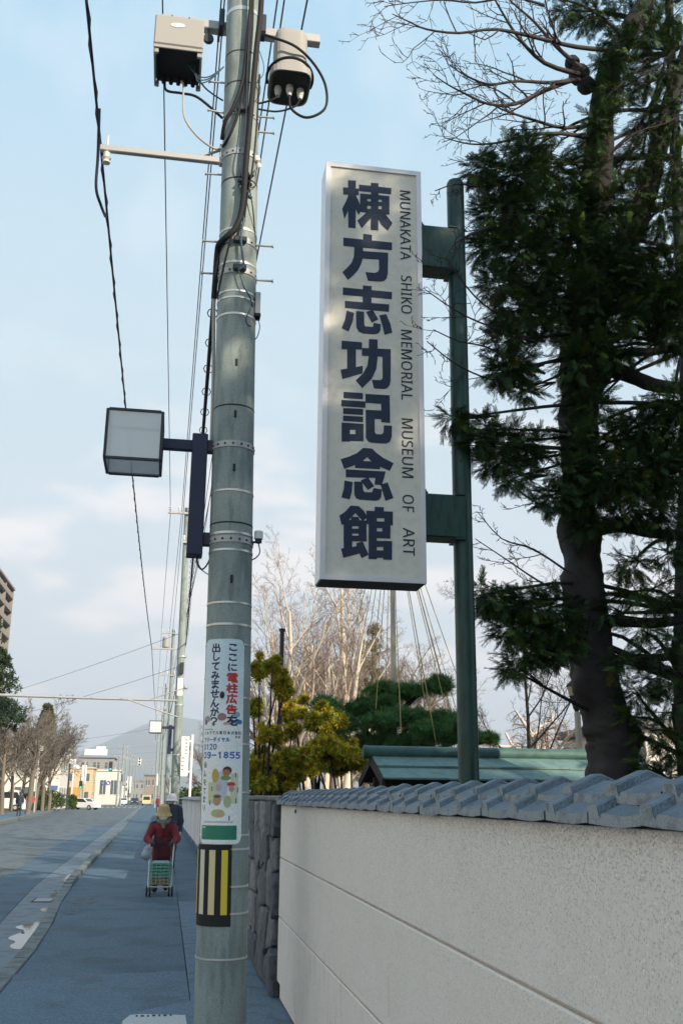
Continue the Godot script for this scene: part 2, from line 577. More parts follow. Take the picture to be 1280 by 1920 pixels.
# where the street's edges run: x for a depth z (metres ahead of the corner)
func along(tab: Array, z: float) -> float:
	for i in tab.size() - 1:
		if z <= tab[i + 1][0]:
			return lerpf(tab[i][1], tab[i + 1][1], clampf((z - tab[i][0]) / (tab[i + 1][0] - tab[i][0]), 0.0, 1.0))
	return tab[-1][1]

const KERB := [[-30, -1.1], [4, -1.24], [9.7, -1.28], [12, -1.28], [14.5, -1.36], [17, -1.5], [21, -1.63], [47, -1.95], [76, -2.4], [120, -2.95], [250, -3.7], [420, -5.5]]
const GUTTER := [[-30, -1.7], [4, -1.86], [9, -1.95], [14.7, -2.07], [20.4, -2.34], [47, -2.68], [76, -3.05], [120, -3.6], [250, -4.4], [420, -6.2]]
const LEFT := [[-30, -8.1], [0, -8.5], [62, -9.35], [124, -12.1], [165, -13.2], [250, -14.0], [420, -17.0]]

func strip(zs: Array, xa: Callable, xb: Callable, y: float) -> B:
	var b := B.new()
	for i in zs.size() - 1:
		var z0: float = zs[i]
		var z1: float = zs[i + 1]
		b.quad(Vector3(xa.call(z0), y, -z0), Vector3(xb.call(z0), y, -z0), Vector3(xb.call(z1), y, -z1), Vector3(xa.call(z1), y, -z1))
	return b

func ground() -> void:
	var b := B.new()
	b.quad(Vector3(-14000, -0.16, 3000), Vector3(14000, -0.16, 3000), Vector3(14000, -0.16, -14000), Vector3(-14000, -0.16, -14000))
	structure("ground", b, M.soil)
	var zs := [-30, -10, 0, 4, 6.5, 9, 10.5, 12, 14.5, 17, 21, 27, 35, 47, 62, 76, 95, 124, 165, 210, 250, 420]
	structure("road", strip(zs, func(z): return along(LEFT, z), func(z): return along(GUTTER, z) - 0.012, -0.05), M.road)
	structure("road_dark_strip", strip([6.5, 9, 12, 14.5, 17, 21, 27, 35, 47, 62], func(z): return along(GUTTER, z) - 1.0 - 0.12 * sin(z * 0.21), func(z): return along(GUTTER, z) - 0.014, -0.046), M.asphalt)  # darker, bluer asphalt strip along the gutter
	structure("gutter", strip(zs, func(z): return along(GUTTER, z), func(z): return along(KERB, z) - 0.17, -0.042), M.gutter)
	structure("pavement", strip([10.2] + zs.filter(func(z): return z >= 10.5), func(z): return along(KERB, z) + 0.005, func(z): return 0.289, 0.0), M.asphalt)
	structure("pavement_patch", strip([-30, -10, 0, 4, 6.5, 9, 10.2], func(z): return along(KERB, z) + 0.005, func(z): return 0.29, 0.004), M.asphalt_patch)
	# the repair's ragged far edge, and pale grit washed up against the kerb
	var edge := B.new()
	for i in 24:
		var xa := lerpf(-1.3, 0.285, i / 24.0)
		var xb := lerpf(-1.3, 0.285, (i + 1) / 24.0)
		var za := 10.44 + 0.05 * sin(xa * 5.0) + 0.025 * sin(xa * 17.0)
		var zb := 10.44 + 0.05 * sin(xb * 5.0) + 0.025 * sin(xb * 17.0)
		edge.quad(Vector3(xa, 0.004, -10.2), Vector3(xb, 0.004, -10.2), Vector3(xb, 0.004, -zb), Vector3(xa, 0.004, -za))
		edge.quad(Vector3(xa, 0.004, -za), Vector3(xb, 0.004, -zb), Vector3(xb, -0.001, -zb - 0.012), Vector3(xa, -0.001, -za - 0.012))
	structure("pavement_repair_edge", edge, M.asphalt_patch)
	rough_stuff("grit", 0.13, 0.165, 0.19, 0.95, [[0.0, 0.4], [0.5, 0.9], [1.0, 1.5]], 2.6, [[0.2, 0.6], [0.5, 1.0], [0.8, 1.3]], 0.6, 0.8, 61)
	for g in [[-1.2, 17.3, 0.28, 0.9, 3], [-1.24, 15.9, 0.14, 0.5, 5]]:
		var ring := PackedVector2Array()
		var gr := RandomNumberGenerator.new()
		gr.seed = g[4]
		for k in 26:
			var an := TAU * k / 26.0
			ring.append(Vector2(g[0], g[1]) + Vector2(cos(an) * g[2], sin(an) * g[3]) * gr.randf_range(0.5, 1.1))
		var gb := B.new()
		var id := Geometry2D.triangulate_polygon(ring)
		for q in range(0, id.size(), 3):
			gb.face(Vector3(ring[id[q]].x, 0.003, -ring[id[q]].y), Vector3(ring[id[q + 1]].x, 0.003, -ring[id[q + 1]].y), Vector3(ring[id[q + 2]].x, 0.003, -ring[id[q + 2]].y), Vector3.UP)
		structure("grit_patch", gb, M.grit)
	structure("wall_side_strip", strip([-30, 0, 6, 12, 17.2], func(z): return 0.297, func(z): return 1.5, 0.002), M.strip)
	structure("wall_side_path", strip([17.22, 24, 35, 50, 76, 120, 250], func(z): return 0.297, func(z): return 1.5 - 0.004 * (z - 17), -0.003), M.asphalt)
	# kerb stones beside the gutter
	var kerb := Node3D.new()
	kerb.name = "kerb"
	add_child(kerb)
	kerb.set_meta("kind", "structure")
	var z := 3.0
	while z < 120.0:
		var len := 0.6 if z < 50.0 else 1.2
		var x0 := along(KERB, z) - 0.085
		var x1 := along(KERB, z + len) - 0.085
		var top := 0.012
		if z > 18.5:
			top = lerpf(0.012, 0.085, smoothstep(18.5, 22.0, z))
		if z > 47.0:
			top = lerpf(0.085, 0.01, smoothstep(47.0, 50.0, z)) if z < 72.0 else lerpf(0.01, 0.1, smoothstep(72.0, 75.0, z))
		var k := B.new()
		var h := top + 0.12
		var d := Vector3(x1 - x0, 0, -len).normalized()
		var bs := Basis(Vector3(-d.z, 0, d.x), Vector3.UP, -d)
		k.box(Vector3((x0 + x1) * 0.5 + rng.randf_range(-0.004, 0.004), top - h * 0.5 + rng.randf_range(-0.003, 0.003), -(z + len * 0.5)), Vector3(0.165, h, len - rng.randf_range(0.008, 0.02)), 0.012, bs)
		part("kerb_stone", k, M.kerb, kerb)
		z += len
	# far pavement, its kerb and the lawn
	structure("far_pavement", strip([-30, 0, 30, 62, 90, 124, 160], func(q): return along(LEFT, q) - 3.2, func(q): return along(LEFT, q) - 0.16, 0.14), M.strip)
	structure("lawn", strip([-30, 0, 30, 62, 90, 124, 150], func(q): return -75.0, func(q): return along(LEFT, q) - 3.21, 0.17), M.lawn)
	var lk := Node3D.new()
	lk.name = "far_kerb"
	add_child(lk)
	lk.set_meta("kind", "structure")
	z = 44.0
	while z < 158.0:
		var a := Vector3(along(LEFT, z) - 0.08, 0.05, -z)
		var c := Vector3(along(LEFT, z + 1.9) - 0.08, 0.05, -z - 1.9)
		var k := B.new()
		k.bar(a, c, 0.17, 0.26, 0.02)
		part("kerb_stone", k, M.kerb, lk)
		z += 1.95
	# zebra crossing at the far junction
	var zc := Node3D.new()
	zc.name = "zebra_crossing"
	add_child(zc)
	zc.set_meta("kind", "structure")
	for r in 2:
		for i in 11:
			var x := -12.6 + i * 0.86
			var k := B.new()
			var zz := 168.0 if r == 0 else 200.0
			k.quad(Vector3(x, -0.044, -zz), Vector3(x + 0.45, -0.044, -zz), Vector3(x + 0.45, -0.044, -zz - 4.0), Vector3(x, -0.044, -zz - 4.0))
			part("stripe", k, M.white_paint, zc)
	var cross := B.new()
	cross.quad(Vector3(-80, -0.047, -176), Vector3(60, -0.047, -176), Vector3(60, -0.047, -196), Vector3(-80, -0.047, -196))
	structure("cross_road", cross, M.road)
	# puddles lying in the gutter
	var pd := [
		[[-1.47, 15.3], [-1.72, 14.75], [-1.86, 14.4], [-1.62, 14.02], [-1.74, 13.62], [-1.78, 13.3], [-1.61, 13.02], [-1.66, 12.7], [-1.58, 12.42], [-1.475, 12.38], [-1.46, 13.2], [-1.46, 14.2]],
		[[-1.64, 16.9], [-1.78, 16.6], [-1.72, 16.3], [-1.6, 16.2], [-1.585, 16.6]],
		[[-1.72, 19.6], [-1.86, 19.2], [-1.83, 18.6], [-1.735, 18.5], [-1.715, 19.1]],
		[[-1.81, 24.5], [-2.0, 23.6], [-1.97, 22.0], [-1.83, 21.6], [-1.815, 23.0]],
	]
	for i in pd.size():
		var ring := PackedVector2Array()
		for k in pd[i].size():
			var p0 := Vector2(pd[i][k - 1][0], pd[i][k - 1][1])
			var p1 := Vector2(pd[i][k][0], pd[i][k][1])
			var p2 := Vector2(pd[i][(k + 1) % pd[i].size()][0], pd[i][(k + 1) % pd[i].size()][1])
			ring.append(p1.lerp(p0, 0.25))
			ring.append(p1.lerp(p2, 0.25))
		var k := B.new()
		var id := Geometry2D.triangulate_polygon(ring)
		for q in range(0, id.size(), 3):
			k.face(Vector3(ring[id[q]].x, -0.0375, -ring[id[q]].y), Vector3(ring[id[q + 1]].x, -0.0375, -ring[id[q + 1]].y), Vector3(ring[id[q + 2]].x, -0.0375, -ring[id[q + 2]].y), Vector3.UP)
		structure("puddle", k, M.water)
	# drain grate set in the gutter
	var g := thing("drain_grate", "rusty slotted iron drain grate set in the gutter beside the puddles", "drain grate", Vector3(-1.87, -0.04, -18.0))
	var fr := B.new()
	for s in [-1, 1]:
		fr.box(Vector3(-1.87 + s * 0.15, -0.036, -18.0), Vector3(0.025, 0.012, 0.62), 0.002)
		fr.box(Vector3(-1.87, -0.036, -18.0 + s * 0.3), Vector3(0.275, 0.012, 0.025), 0.002)
	part("frame", fr, M.dark_timber, g)
	for i in 11:
		var k := B.new()
		k.box(Vector3(-1.87, -0.036, -18.27 + i * 0.054), Vector3(0.275, 0.01, 0.022), 0.002)
		part("bar", k, M.galvanised, g)
	# dead leaves lying in the puddle
	for p in [[-1.66, 13.9, "dark dead leaf lying in the middle of the largest puddle"], [-1.85, 19.7, "dark dead leaf lying on the gutter beyond the drain grate"]]:
		var k := B.new()
		var q := Vector3(p[0], -0.034, -p[1])
		k.tri(q + Vector3(-0.02, 0, 0), q + Vector3(0.03, 0.01, 0.02), q + Vector3(0.01, 0.004, -0.04))
		k.tri(q + Vector3(-0.02, 0, 0), q + Vector3(-0.01, 0.012, 0.04), q + Vector3(0.03, 0.01, 0.02))
		single("fallen_leaf", k, M.bark_dark, p[2], "leaf", "leaves in the gutter")

func hills() -> void:
	# a rounded mountain far beyond the end of the street, with a lower shoulder
	var b := B.new()
	var f := FastNoiseLite.new()
	f.seed = 4
	f.frequency = 0.0006
	f.fractal_octaves = 5
	var nx := 90
	var nz := 14
	var top := func(x: float, z: float) -> float:
		var h := 600.0 * exp(-pow((x - 80.0) / 900.0, 2.0)) + 90.0 * exp(-pow((x - 1900.0) / 900.0, 2.0)) + 120.0 * exp(-pow((x + 1700.0) / 800.0, 2.0)) + 20.0
		var s := 1.0 - absf(z)
		return (h + f.get_noise_2d(x, z * 900.0) * 90.0) * s * s * (3.0 - 2.0 * s) - 4.0
	for i in nx:
		for k in nz:
			var q := []
			for w in [[i, k], [i + 1, k], [i + 1, k + 1], [i, k + 1]]:
				var x: float = -4200.0 + 9000.0 * w[0] / nx
				var z: float = -1.0 + 2.0 * w[1] / nz
				q.append(Vector3(x, top.call(x, z), -8300.0 - z * 1500.0))
			b.quad(q[0], q[1], q[2], q[3])
	rough_stuff("hill", 0.07, 0.085, 0.06, 0.95, [[0.0, 0.6], [1.0, 1.3]], 0.002, [], 1.0, 0.0, 71)
	structure("hills", b, M.hill)

# roof tile: a section (z, height) swept along a path (x, y)
func swept(sec: Array, path: Array, z0: float) -> B:
	var b := B.new()
	var m := sec.size()
	for i in path.size() - 1:
		for k in m:
			var s0: Vector2 = sec[k]
			var s1: Vector2 = sec[(k + 1) % m]
			var p: Vector2 = path[i]
			var q: Vector2 = path[i + 1]
			b.quad(Vector3(p.x, p.y + s0.y, z0 + s0.x), Vector3(p.x, p.y + s1.y, z0 + s1.x), Vector3(q.x, q.y + s1.y, z0 + s1.x), Vector3(q.x, q.y + s0.y, z0 + s0.x))
	var poly := PackedVector2Array()
	for s in sec:
		poly.append(s)
	var id := Geometry2D.triangulate_polygon(poly)
	for e in [0, path.size() - 1]:
		var p: Vector2 = path[e]
		for k in range(0, id.size(), 3):
			b.face(Vector3(p.x, p.y + sec[id[k]].y, z0 + sec[id[k]].x), Vector3(p.x, p.y + sec[id[k + 1]].y, z0 + sec[id[k + 1]].x), Vector3(p.x, p.y + sec[id[k + 2]].y, z0 + sec[id[k + 2]].x), Vector3(-1.0 if e == 0 else 1.0, 0, 0))
	return b

# bare tile end, a hair in front; light on the fronts put into colour
func end_face(sec: Array, p: Vector2, side: float) -> B:
	var b := B.new()
	var poly := PackedVector2Array()
	for s in sec:
		poly.append(s)
	var id := Geometry2D.triangulate_polygon(poly)
	for k in range(0, id.size(), 3):
		b.face(Vector3(p.x + side * 0.0012, p.y + sec[id[k]].y, sec[id[k]].x), Vector3(p.x + side * 0.0012, p.y + sec[id[k + 1]].y, sec[id[k + 1]].x), Vector3(p.x + side * 0.0012, p.y + sec[id[k + 2]].y, sec[id[k + 2]].x), Vector3(side, 0, 0))
	return b

func near_wall() -> void:
	var w := thing("plaster_wall", "low beige plaster garden wall under a grey tiled coping, nearest the camera", "wall", Vector3(1.2, 0, -4.0))
	var z0 := 3.0
	var z1 := -9.0
	var zc := (z0 + z1) * 0.5
	var zl := z0 - z1
	var core := B.new()
	core.box(Vector3(1.105, 0.78, zc + 0.02), Vector3(0.17, 1.52, zl - 0.06), 0.0)
	part("core", core, M.plaster, w)
	var foot := B.new()
	foot.box(Vector3(1.11, 0.06, zc + 0.012), Vector3(0.165, 0.16, zl - 0.03), 0.0)
	part("footing", foot, M.stone_dark, w)
	for c in [[0.142, 0.636], [0.645, 1.106], [1.115, 1.55]]:
		for side in [1.0, 1.21]:
			var b := B.new()
			b.box(Vector3(side, (c[0] + c[1]) * 0.5, zc), Vector3(0.036 if side < 1.1 else 0.03, c[1] - c[0], zl), 0.006)
			b.v = shifted(b.v, Vector3(0.018 if side < 1.1 else -0.015, 0, 0))
			part("plaster_course", b, M.plaster_near, w)
	var e := B.new()
	e.box(Vector3(1.105, 0.845, z1 - 0.006), Vector3(0.2, 1.4, 0.04), 0.004)
	part("plaster_end", e, M.plaster, w)
	# coping: eave tiles to both sides and angled cap tiles over the ridge
	var pitch := 0.272
	var sec := [Vector2(0, 0), Vector2(0, 0.036), Vector2(0.006, 0.041), Vector2(0.048, 0.041), Vector2(0.055, 0.037), Vector2(0.062, 0.016), Vector2(0.07, 0.012), Vector2(0.077, 0.022), Vector2(0.086, 0.0235), Vector2(0.14, 0.0195), Vector2(0.18, 0.0185), Vector2(0.22, 0.0195), Vector2(0.268, 0.022), Vector2(0.268, 0.0), Vector2(0.18, -0.006), Vector2(0.09, -0.004)]
	var eave := [Vector2(0.972, 1.552), Vector2(1.042, 1.585)]
	var cap := [Vector2(1.024, 1.594), Vector2(1.1, 1.6255), Vector2(1.11, 1.6255), Vector2(1.186, 1.594)]
	var back := [Vector2(1.168, 1.585), Vector2(1.238, 1.552)]
	var shapes := []
	var ends := []
	for path in [eave, cap, back]:
		shapes.append(swept(sec, path, 0.0).mesh())
		ends.append(end_face(sec, path[0] if path != back else path[-1], -1.0 if path != back else 1.0).mesh())
	var n := int((z0 + 0.1 - z1) / pitch)
	for i in n:
		var z := z1 - 0.09 + i * pitch
		for r in 3:
			var t := MeshInstance3D.new()
			t.name = "roof_tile"
			t.mesh = shapes[r]
			t.material_override = M["tile_%d" % rng.randi_range(0, 2)]
			w.add_child(t, true)
			t.position = Vector3(rng.randf_range(-0.0015, 0.0015), rng.randf_range(-0.001, 0.0015) + (0.002 if r == 1 else 0.0), z + rng.randf_range(-0.0015, 0.0015)) - w.position
			t.rotation = Vector3(rng.randf_range(-0.0012, 0.0012), rng.randf_range(-0.004, 0.004), rng.randf_range(-0.003, 0.003))
			var e2 := MeshInstance3D.new()
			e2.name = "end_face"
			e2.mesh = ends[r]
			e2.material_override = M.tile_end_lit
			t.add_child(e2, true)
	var bed := B.new()
	var sec2 := PackedVector2Array([Vector2(0.985, 1.546), Vector2(1.035, 1.57), Vector2(1.105, 1.61), Vector2(1.175, 1.57), Vector2(1.225, 1.546)])
	bed.prism(sec2, z1 - 0.06, z0, Vector3.ZERO)
	part("tile_bedding", bed, M.stone_dark, w)
	var nail := B.new()
	nail.lathe([Vector2(0.0, 0.012), Vector2(0.012, 0.01), Vector2(0.016, 0.0)], 10, Vector3(1, 1.505, -7.96), Basis(Vector3(0, 1, 0), Vector3(-1, 0, 0), Vector3(0, 0, 1)))
	part("plug", nail, M.dark_timber, w)

func shifted(v: PackedVector3Array, d: Vector3) -> PackedVector3Array:
	for i in v.size():
		v[i] += d
	return v

func stone_wall() -> void:
	# dry-laid slabs set on edge between the two plaster walls
	var w := thing("stone_wall", "dark rubble stone wall between the pole and the plaster wall", "wall", Vector3(1.2, 0, -11.0))
	var core := B.new()
	core.box(Vector3(1.24, 0.8, -11.56), Vector3(0.44, 1.6, 5.0), 0.0)
	part("core", core, M.black, w)
	var names := ["stone_dark", "stone_mid", "stone_dark", "stone_pale", "stone_mid", "stone_dark"]
	var r := RandomNumberGenerator.new()
	r.seed = 81
	# corners of a shifted lattice, pushed about; each cell is one stone
	var rows := 5
	var cols := 13
	var node := {}
	for j in rows + 1:
		for i in cols * 2 + 3:
			var up := 0.0 if j == 0 or j == rows else r.randf_range(-0.085, 0.085) + (0.06 if (i + j) % 2 == 0 else -0.06)
			node[Vector2i(i, j)] = Vector2(i * 0.205 - 0.1 + r.randf_range(-0.07, 0.07), j * 1.58 / rows + up)
	for j in rows:
		for i in cols:
			var c := i * 2 + (j % 2)
			var poly := PackedVector2Array()
			for k in [[0, 0], [1, 0], [2, 0], [2, 1], [1, 1], [0, 1]]:
				poly.append(node[Vector2i(c + k[0], j + k[1])])
			var mid := Vector2.ZERO
			for p in poly:
				mid += p / 6.0
			for k in 6:
				var q := poly[k] - mid
				poly[k] = mid + q * (1.0 - r.randf_range(0.008, 0.02) / q.length())
				poly[k].x = clampf(poly[k].x, 0.0, 5.0)
			var s := B.new()
			var o := Vector3(0.985 + r.randf_range(-0.016, 0.01), 0, -9.06)
			var bs := Basis(Vector3(0, 0, -1), Vector3.UP, Vector3(-1, 0, 0))
			var tilt := Vector2(r.randf_range(-0.07, 0.07), r.randf_range(-0.05, 0.05))
			var ring := []
			for lv in [[-0.1, 1.0], [0.004, 1.0], [0.022, 0.95], [0.028, 0.72]]:
				var row := []
				for k in 12:
					var p: Vector2 = poly[k / 2] if k % 2 == 0 else poly[k / 2].lerp(poly[(k / 2 + 1) % 6], 0.5)
					var q: Vector2 = mid + (p - mid) * (lv[1] * (r.randf_range(0.985, 1.0) if lv[1] == 1.0 else r.randf_range(0.95, 1.03)))
					row.append(o + bs * Vector3(q.x, q.y, lv[0] + (tilt.dot(q - mid) + r.randf_range(-0.006, 0.008) if lv[0] > 0.0 else 0.0)))
				ring.append(row)
			for l in 3:
				for k in 12:
					s.quad(ring[l][k], ring[l][(k + 1) % 12], ring[l + 1][(k + 1) % 12], ring[l + 1][k])
			var top := o + bs * Vector3(mid.x, mid.y, 0.03 + r.randf_range(0.0, 0.01))
			for k in 12:
				s.face(ring[3][k], ring[3][(k + 1) % 12], top, (Vector3(-1, 0, 0) + (ring[3][k] - top) * 0.6).normalized())
			part("stone", s, M[names[r.randi_range(0, 5)]], w)
	for k in 4:
		var c := B.new()
		c.box(Vector3(1.23, 1.6 + 0.006 * (k % 2), -9.65 - k * 1.25), Vector3(0.5, 0.045, 1.235), 0.01)
		part("coping_slab", c, M.stone_mid, w)

func far_wall() -> void:
	var w := thing("far_plaster_wall", "long beige wall farther along the pavement with a dark roofed top", "wall", Vector3(1.1, 0, -40))
	var z := 14.1
	var i := 0
	while z < 92.0:
		var l := 3.9
		var x := 1.13 - 0.0045 * (z - 14.0)
		var b := B.new()
		b.box(Vector3(x + 0.18, 0.79, -(z + l * 0.5)), Vector3(0.3 + 0.012 * (i % 2), 1.5, l), 0.008)
		part("plaster_panel", b, M.plaster, w)
		var f := B.new()
		f.box(Vector3(x + 0.18, 0.06, -(z + l * 0.5)), Vector3(0.34, 0.2, l - 0.01), 0.01)
		part("footing", f, M.strip, w)
		var r := B.new()
		r.prism(PackedVector2Array([Vector2(x - 0.1, 1.535), Vector2(x + 0.18, 1.64), Vector2(x + 0.46, 1.535), Vector2(x + 0.46, 1.515), Vector2(x - 0.1, 1.515)]), -z, -z - l + 0.01, Vector3.ZERO)
		part("coping", r, M.tile_0, w)
		z += l
		i += 1

func px(y: float) -> float:
	return 0.452 - 0.0174 * y

func pr(y: float) -> float:
	return 0.1775 - 0.0034 * y

func around_pole(y: float, deg: float, out := 0.0) -> Vector3:
	var a := deg_to_rad(deg - 3.4)
	return Vector3(px(y) + sin(a) * (pr(y) + out), y, -7.5 + cos(a) * (pr(y) + out))

func ring_band(b: B, y: float, h: float, proud: float, d0 := 0.0, d1 := 360.0) -> void:
	var m := 40
	var step := (d1 - d0) / m
	for k in m:
		var a0 := d0 + k * step
		var a1 := a0 + step
		b.quad(around_pole(y - h * 0.5, a0, proud), around_pole(y - h * 0.5, a1, proud), around_pole(y + h * 0.5, a1, proud), around_pole(y + h * 0.5, a0, proud))
		b.quad(around_pole(y - h * 0.5, a0, proud), around_pole(y - h * 0.5, a1, proud), around_pole(y - h * 0.5, a1, -0.002), around_pole(y - h * 0.5, a0, -0.002))
		b.quad(around_pole(y + h * 0.5, a0, proud), around_pole(y + h * 0.5, a1, proud), around_pole(y + h * 0.5, a1, -0.002), around_pole(y + h * 0.5, a0, -0.002))

# a stack of rounded-square rings: [y, half x, half z, squareness]
func loft(b: B, o: Vector3, rings: Array, seg := 32) -> void:
	var pts := []
	for r in rings:
		var row := []
		for k in seg:
			var an := TAU * k / seg
			var e: float = pow(pow(absf(cos(an)), r[3]) + pow(absf(sin(an)), r[3]), -1.0 / r[3])
			row.append(o + Vector3(cos(an) * e * r[1], r[0], sin(an) * e * r[2]))
		pts.append(row)
	for i in rings.size() - 1:
		for k in seg:
			b.quad(pts[i][k], pts[i][(k + 1) % seg], pts[i + 1][(k + 1) % seg], pts[i + 1][k])
	for i in [0, rings.size() - 1]:
		var c: Vector3 = o + Vector3(0, rings[i][0], 0)
		for k in seg:
			b.face(c, pts[i][k], pts[i][(k + 1) % seg], Vector3.DOWN if (i == 0) == (rings[0][0] < rings[-1][0]) else Vector3.UP)

func smooth_path(p: Array, n := 6) -> Array:
	var c := Curve3D.new()
	for i in p.size():
		var a: Vector3 = p[maxi(i - 1, 0)]
		var b: Vector3 = p[mini(i + 1, p.size() - 1)]
		c.add_point(p[i], -(b - a) / 6.0, (b - a) / 6.0)
	var out := []
	for i in p.size() - 1:
		for k in n:
			out.append(c.sample(i, float(k) / n))
	out.append(p[-1])
	return out

func cable(called: String, p: Array, r: float, m: Material, label: String, cat := "cable", group := "", sides := 6) -> MeshInstance3D:
	var b := B.new()
	var q := smooth_path(p)
	var rr := []
	for i in q.size():
		rr.append(r)
	b.tube(q, rr, sides)
	return single(called, b, m, label, cat, group)

func near_pole() -> void:
	var t := thing("utility_pole", "tall concrete utility pole in the foreground carrying the lamp and the boxes", "utility pole", Vector3(0.452, 0, -7.5))
	var s := B.new()
	var p := []
	var r := []
	for i in 27:
		var y := -0.05 + i * 0.5
		p.append(Vector3(px(y), y, -7.5))
		r.append(pr(y))
	s.tube(p, r, 40)
	part("shaft", s, M.concrete, t)
	for q in [[Vector3(0.345, 4.581, -7.33).y, 0.012, 0.0015], [Vector3(0.383, 3.62, -7.33).y, 0.012, 0.0015], [Vector3(0.33, 6.646, -7.33).y, 0.014, 0.002], [Vector3(0.306, 7.939, -7.34).y, 0.012, 0.0018], [Vector3(0.317, 7.616, -7.34).y, 0.012, 0.0018]]:
		var b := B.new()
		ring_band(b, q[0], q[1], q[2])
		part("joint_ring", b, M.dark_timber, t)
	for q in [[Vector3(0.373, 3.879, -7.33).y, 0.014], [Vector3(0.387, 3.541, -7.33).y, 0.018], [Vector3(0.392, 3.407, -7.33).y, 0.016], [Vector3(0.327, 5.583, -7.33).y, 0.016], [Vector3(0.329, 5.525, -7.33).y, 0.016], [Vector3(0.335, 5.377, -7.33).y, 0.018], [Vector3(0.338, 5.848, -7.33).y, 0.018], [Vector3(0.369, 3.002, -7.33).y, 0.014], [Vector3(0.375, 2.838, -7.33).y, 0.016], [Vector3(0.348, 6.162, -7.33).y, 0.018], [Vector3(0.289, 8.395, -7.34).y, 0.04], [Vector3(0.416, 0.548, -7.33).y, 0.012]]:
		var b := B.new()
		ring_band(b, q[0], q[1], 0.004)
		part("strap", b, M.steel_strap if q[1] < 0.013 or q[1] > 0.013 else M.concrete, t)
	for q in [[Vector3(0.358, 4.256, -7.33).y, 0.05], [Vector3(0.389, 3.49, -7.33).y, 0.05], [Vector3(0.319, 5.772, -7.33).y, 0.05], [Vector3(0.32, 6.906, -7.33).y, 0.055], [Vector3(0.353, 6.053, -7.33).y, 0.05], [Vector3(0.329, 7.3, -7.34).y, 0.045]]:
		var b := B.new()
		ring_band(b, q[0], q[1], 0.006)
		var band := part("clamp_band", b, M.galvanised, t)
		for k in 9:
			var h := B.new()
			var c := around_pole(q[0], -88.0 + k * 22.0, 0.006)
			var out := (c - Vector3(px(q[0]), q[0], -7.5)).normalized()
			h.rod(c, c + out * 0.003, 0.009, 8)
			part("slot", h, M.dark_timber, band)
	for q in [Vector3(0.352, 4.942, -7.33), Vector3(0.361, 4.501, -7.33), Vector3(0.37, 4.056, -7.33), Vector3(0.385, 3.177, -7.33)]:
		var b := B.new()
		b.box(around_pole(q.y, 4.0, 0.0), Vector3(0.02, 0.062, 0.012), 0.003)
		part("step_socket", b, M.black, t)
	for q in [[Vector3(0.218, 5.807, -7.5).y, -90.0], [Vector3(0.5, 5.772, -7.5).y, 90.0], [Vector3(0.155, 6.761, -7.5).y, -90.0], [Vector3(0.489, 6.099, -7.5).y, 90.0], [Vector3(0.161, 7.701, -7.5).y, -90.0], [Vector3(0.461, 7.221, -7.5).y, 90.0], [Vector3(0.205, 6.108, -7.5).y, -90.0], [Vector3(0.479, 7.378, -7.5).y, 90.0], [Vector3(0.165, 7.367, -7.5).y, -80.0]]:
		var b := B.new()
		var a := around_pole(q[0], q[1], -0.01)
		var d := around_pole(q[0], q[1], 0.13)
		b.rod(a, d, 0.009)
		b.rod(d, d + (d - a).normalized() * 0.012, 0.016)
		part("step_bolt", b, M.galvanised, t)
	# crossarm behind the shaft that carries the box and the transformer
	var arm := B.new()
	var ya: float = Vector3(0.762, 8.463, -7.7).y
	arm.box(Vector3(0.305, ya, -7.72), Vector3(1.47, 0.09, 0.09), 0.006)
	part("crossarm", arm, M.galvanised, t)
	var cl := B.new()
	cl.box(Vector3(px(ya) + 0.19, ya - 0.02, -7.62), Vector3(0.05, 0.2, 0.14), 0.008)
	part("crossarm_clamp", cl, M.dark_paint, t)
	cl = B.new()
	cl.box(Vector3(px(ya) - 0.19, ya - 0.02, -7.62), Vector3(0.05, 0.2, 0.14), 0.008)
	cl.rod(Vector3(px(ya) - 0.21, ya - 0.06, -7.66), Vector3(px(ya) - 0.21, ya - 0.2, -7.66), 0.012)
	part("crossarm_clamp", cl, M.dark_paint, t)
	var pul := B.new()
	var pc: Vector3 = Vector3(0.004, 8.313, -7.7)
	pul.lathe([Vector2(0.0, -0.02), Vector2(0.045, -0.02), Vector2(0.05, 0.0), Vector2(0.045, 0.02), Vector2(0.0, 0.02)], 16, pc, Basis(Vector3.RIGHT, Vector3(0, 0, 1), Vector3(0, -1, 0)))
	pul.bar(pc, pc + Vector3(0, 0.12, 0), 0.025, 0.02)
	part("hanging_eye", pul, M.dark_paint, t)
	# telephone arm reaching out over the road
	var tel := B.new()
	var y2: float = Vector3(-0.351, 6.887, -7.5).y
	tel.box(Vector3(-0.33, y2, -7.5), Vector3(1.04, 0.055, 0.05), 0.005)
	part("telephone_arm", tel, M.galvanised, t)
	var br := B.new()
	br.bar(Vector3(0.0, y2 + 0.03, -7.5), Vector3(px(y2) - 0.12, y2 + 0.14, -7.5), 0.03, 0.012)
	br.box(Vector3(px(y2) - 0.155, y2 + 0.06, -7.5), Vector3(0.05, 0.2, 0.06), 0.006)
	part("arm_brace", br, M.galvanised, t)
	var ins := B.new()
	ins.lathe([Vector2(0.0, -0.05), Vector2(0.035, -0.045), Vector2(0.022, -0.02), Vector2(0.04, 0.0), Vector2(0.022, 0.02), Vector2(0.03, 0.05), Vector2(0.0, 0.055)], 14, Vector3(-0.79, y2 - 0.1, -7.49))
	ins.rod(Vector3(-0.79, y2 - 0.06, -7.49), Vector3(-0.79, y2 + 0.12, -7.49), 0.008)
	part("insulator", ins, M.porcelain, t)
	var ins2 := B.new()
	var q2: Vector3 = Vector3(0.475, 6.868, -7.42)
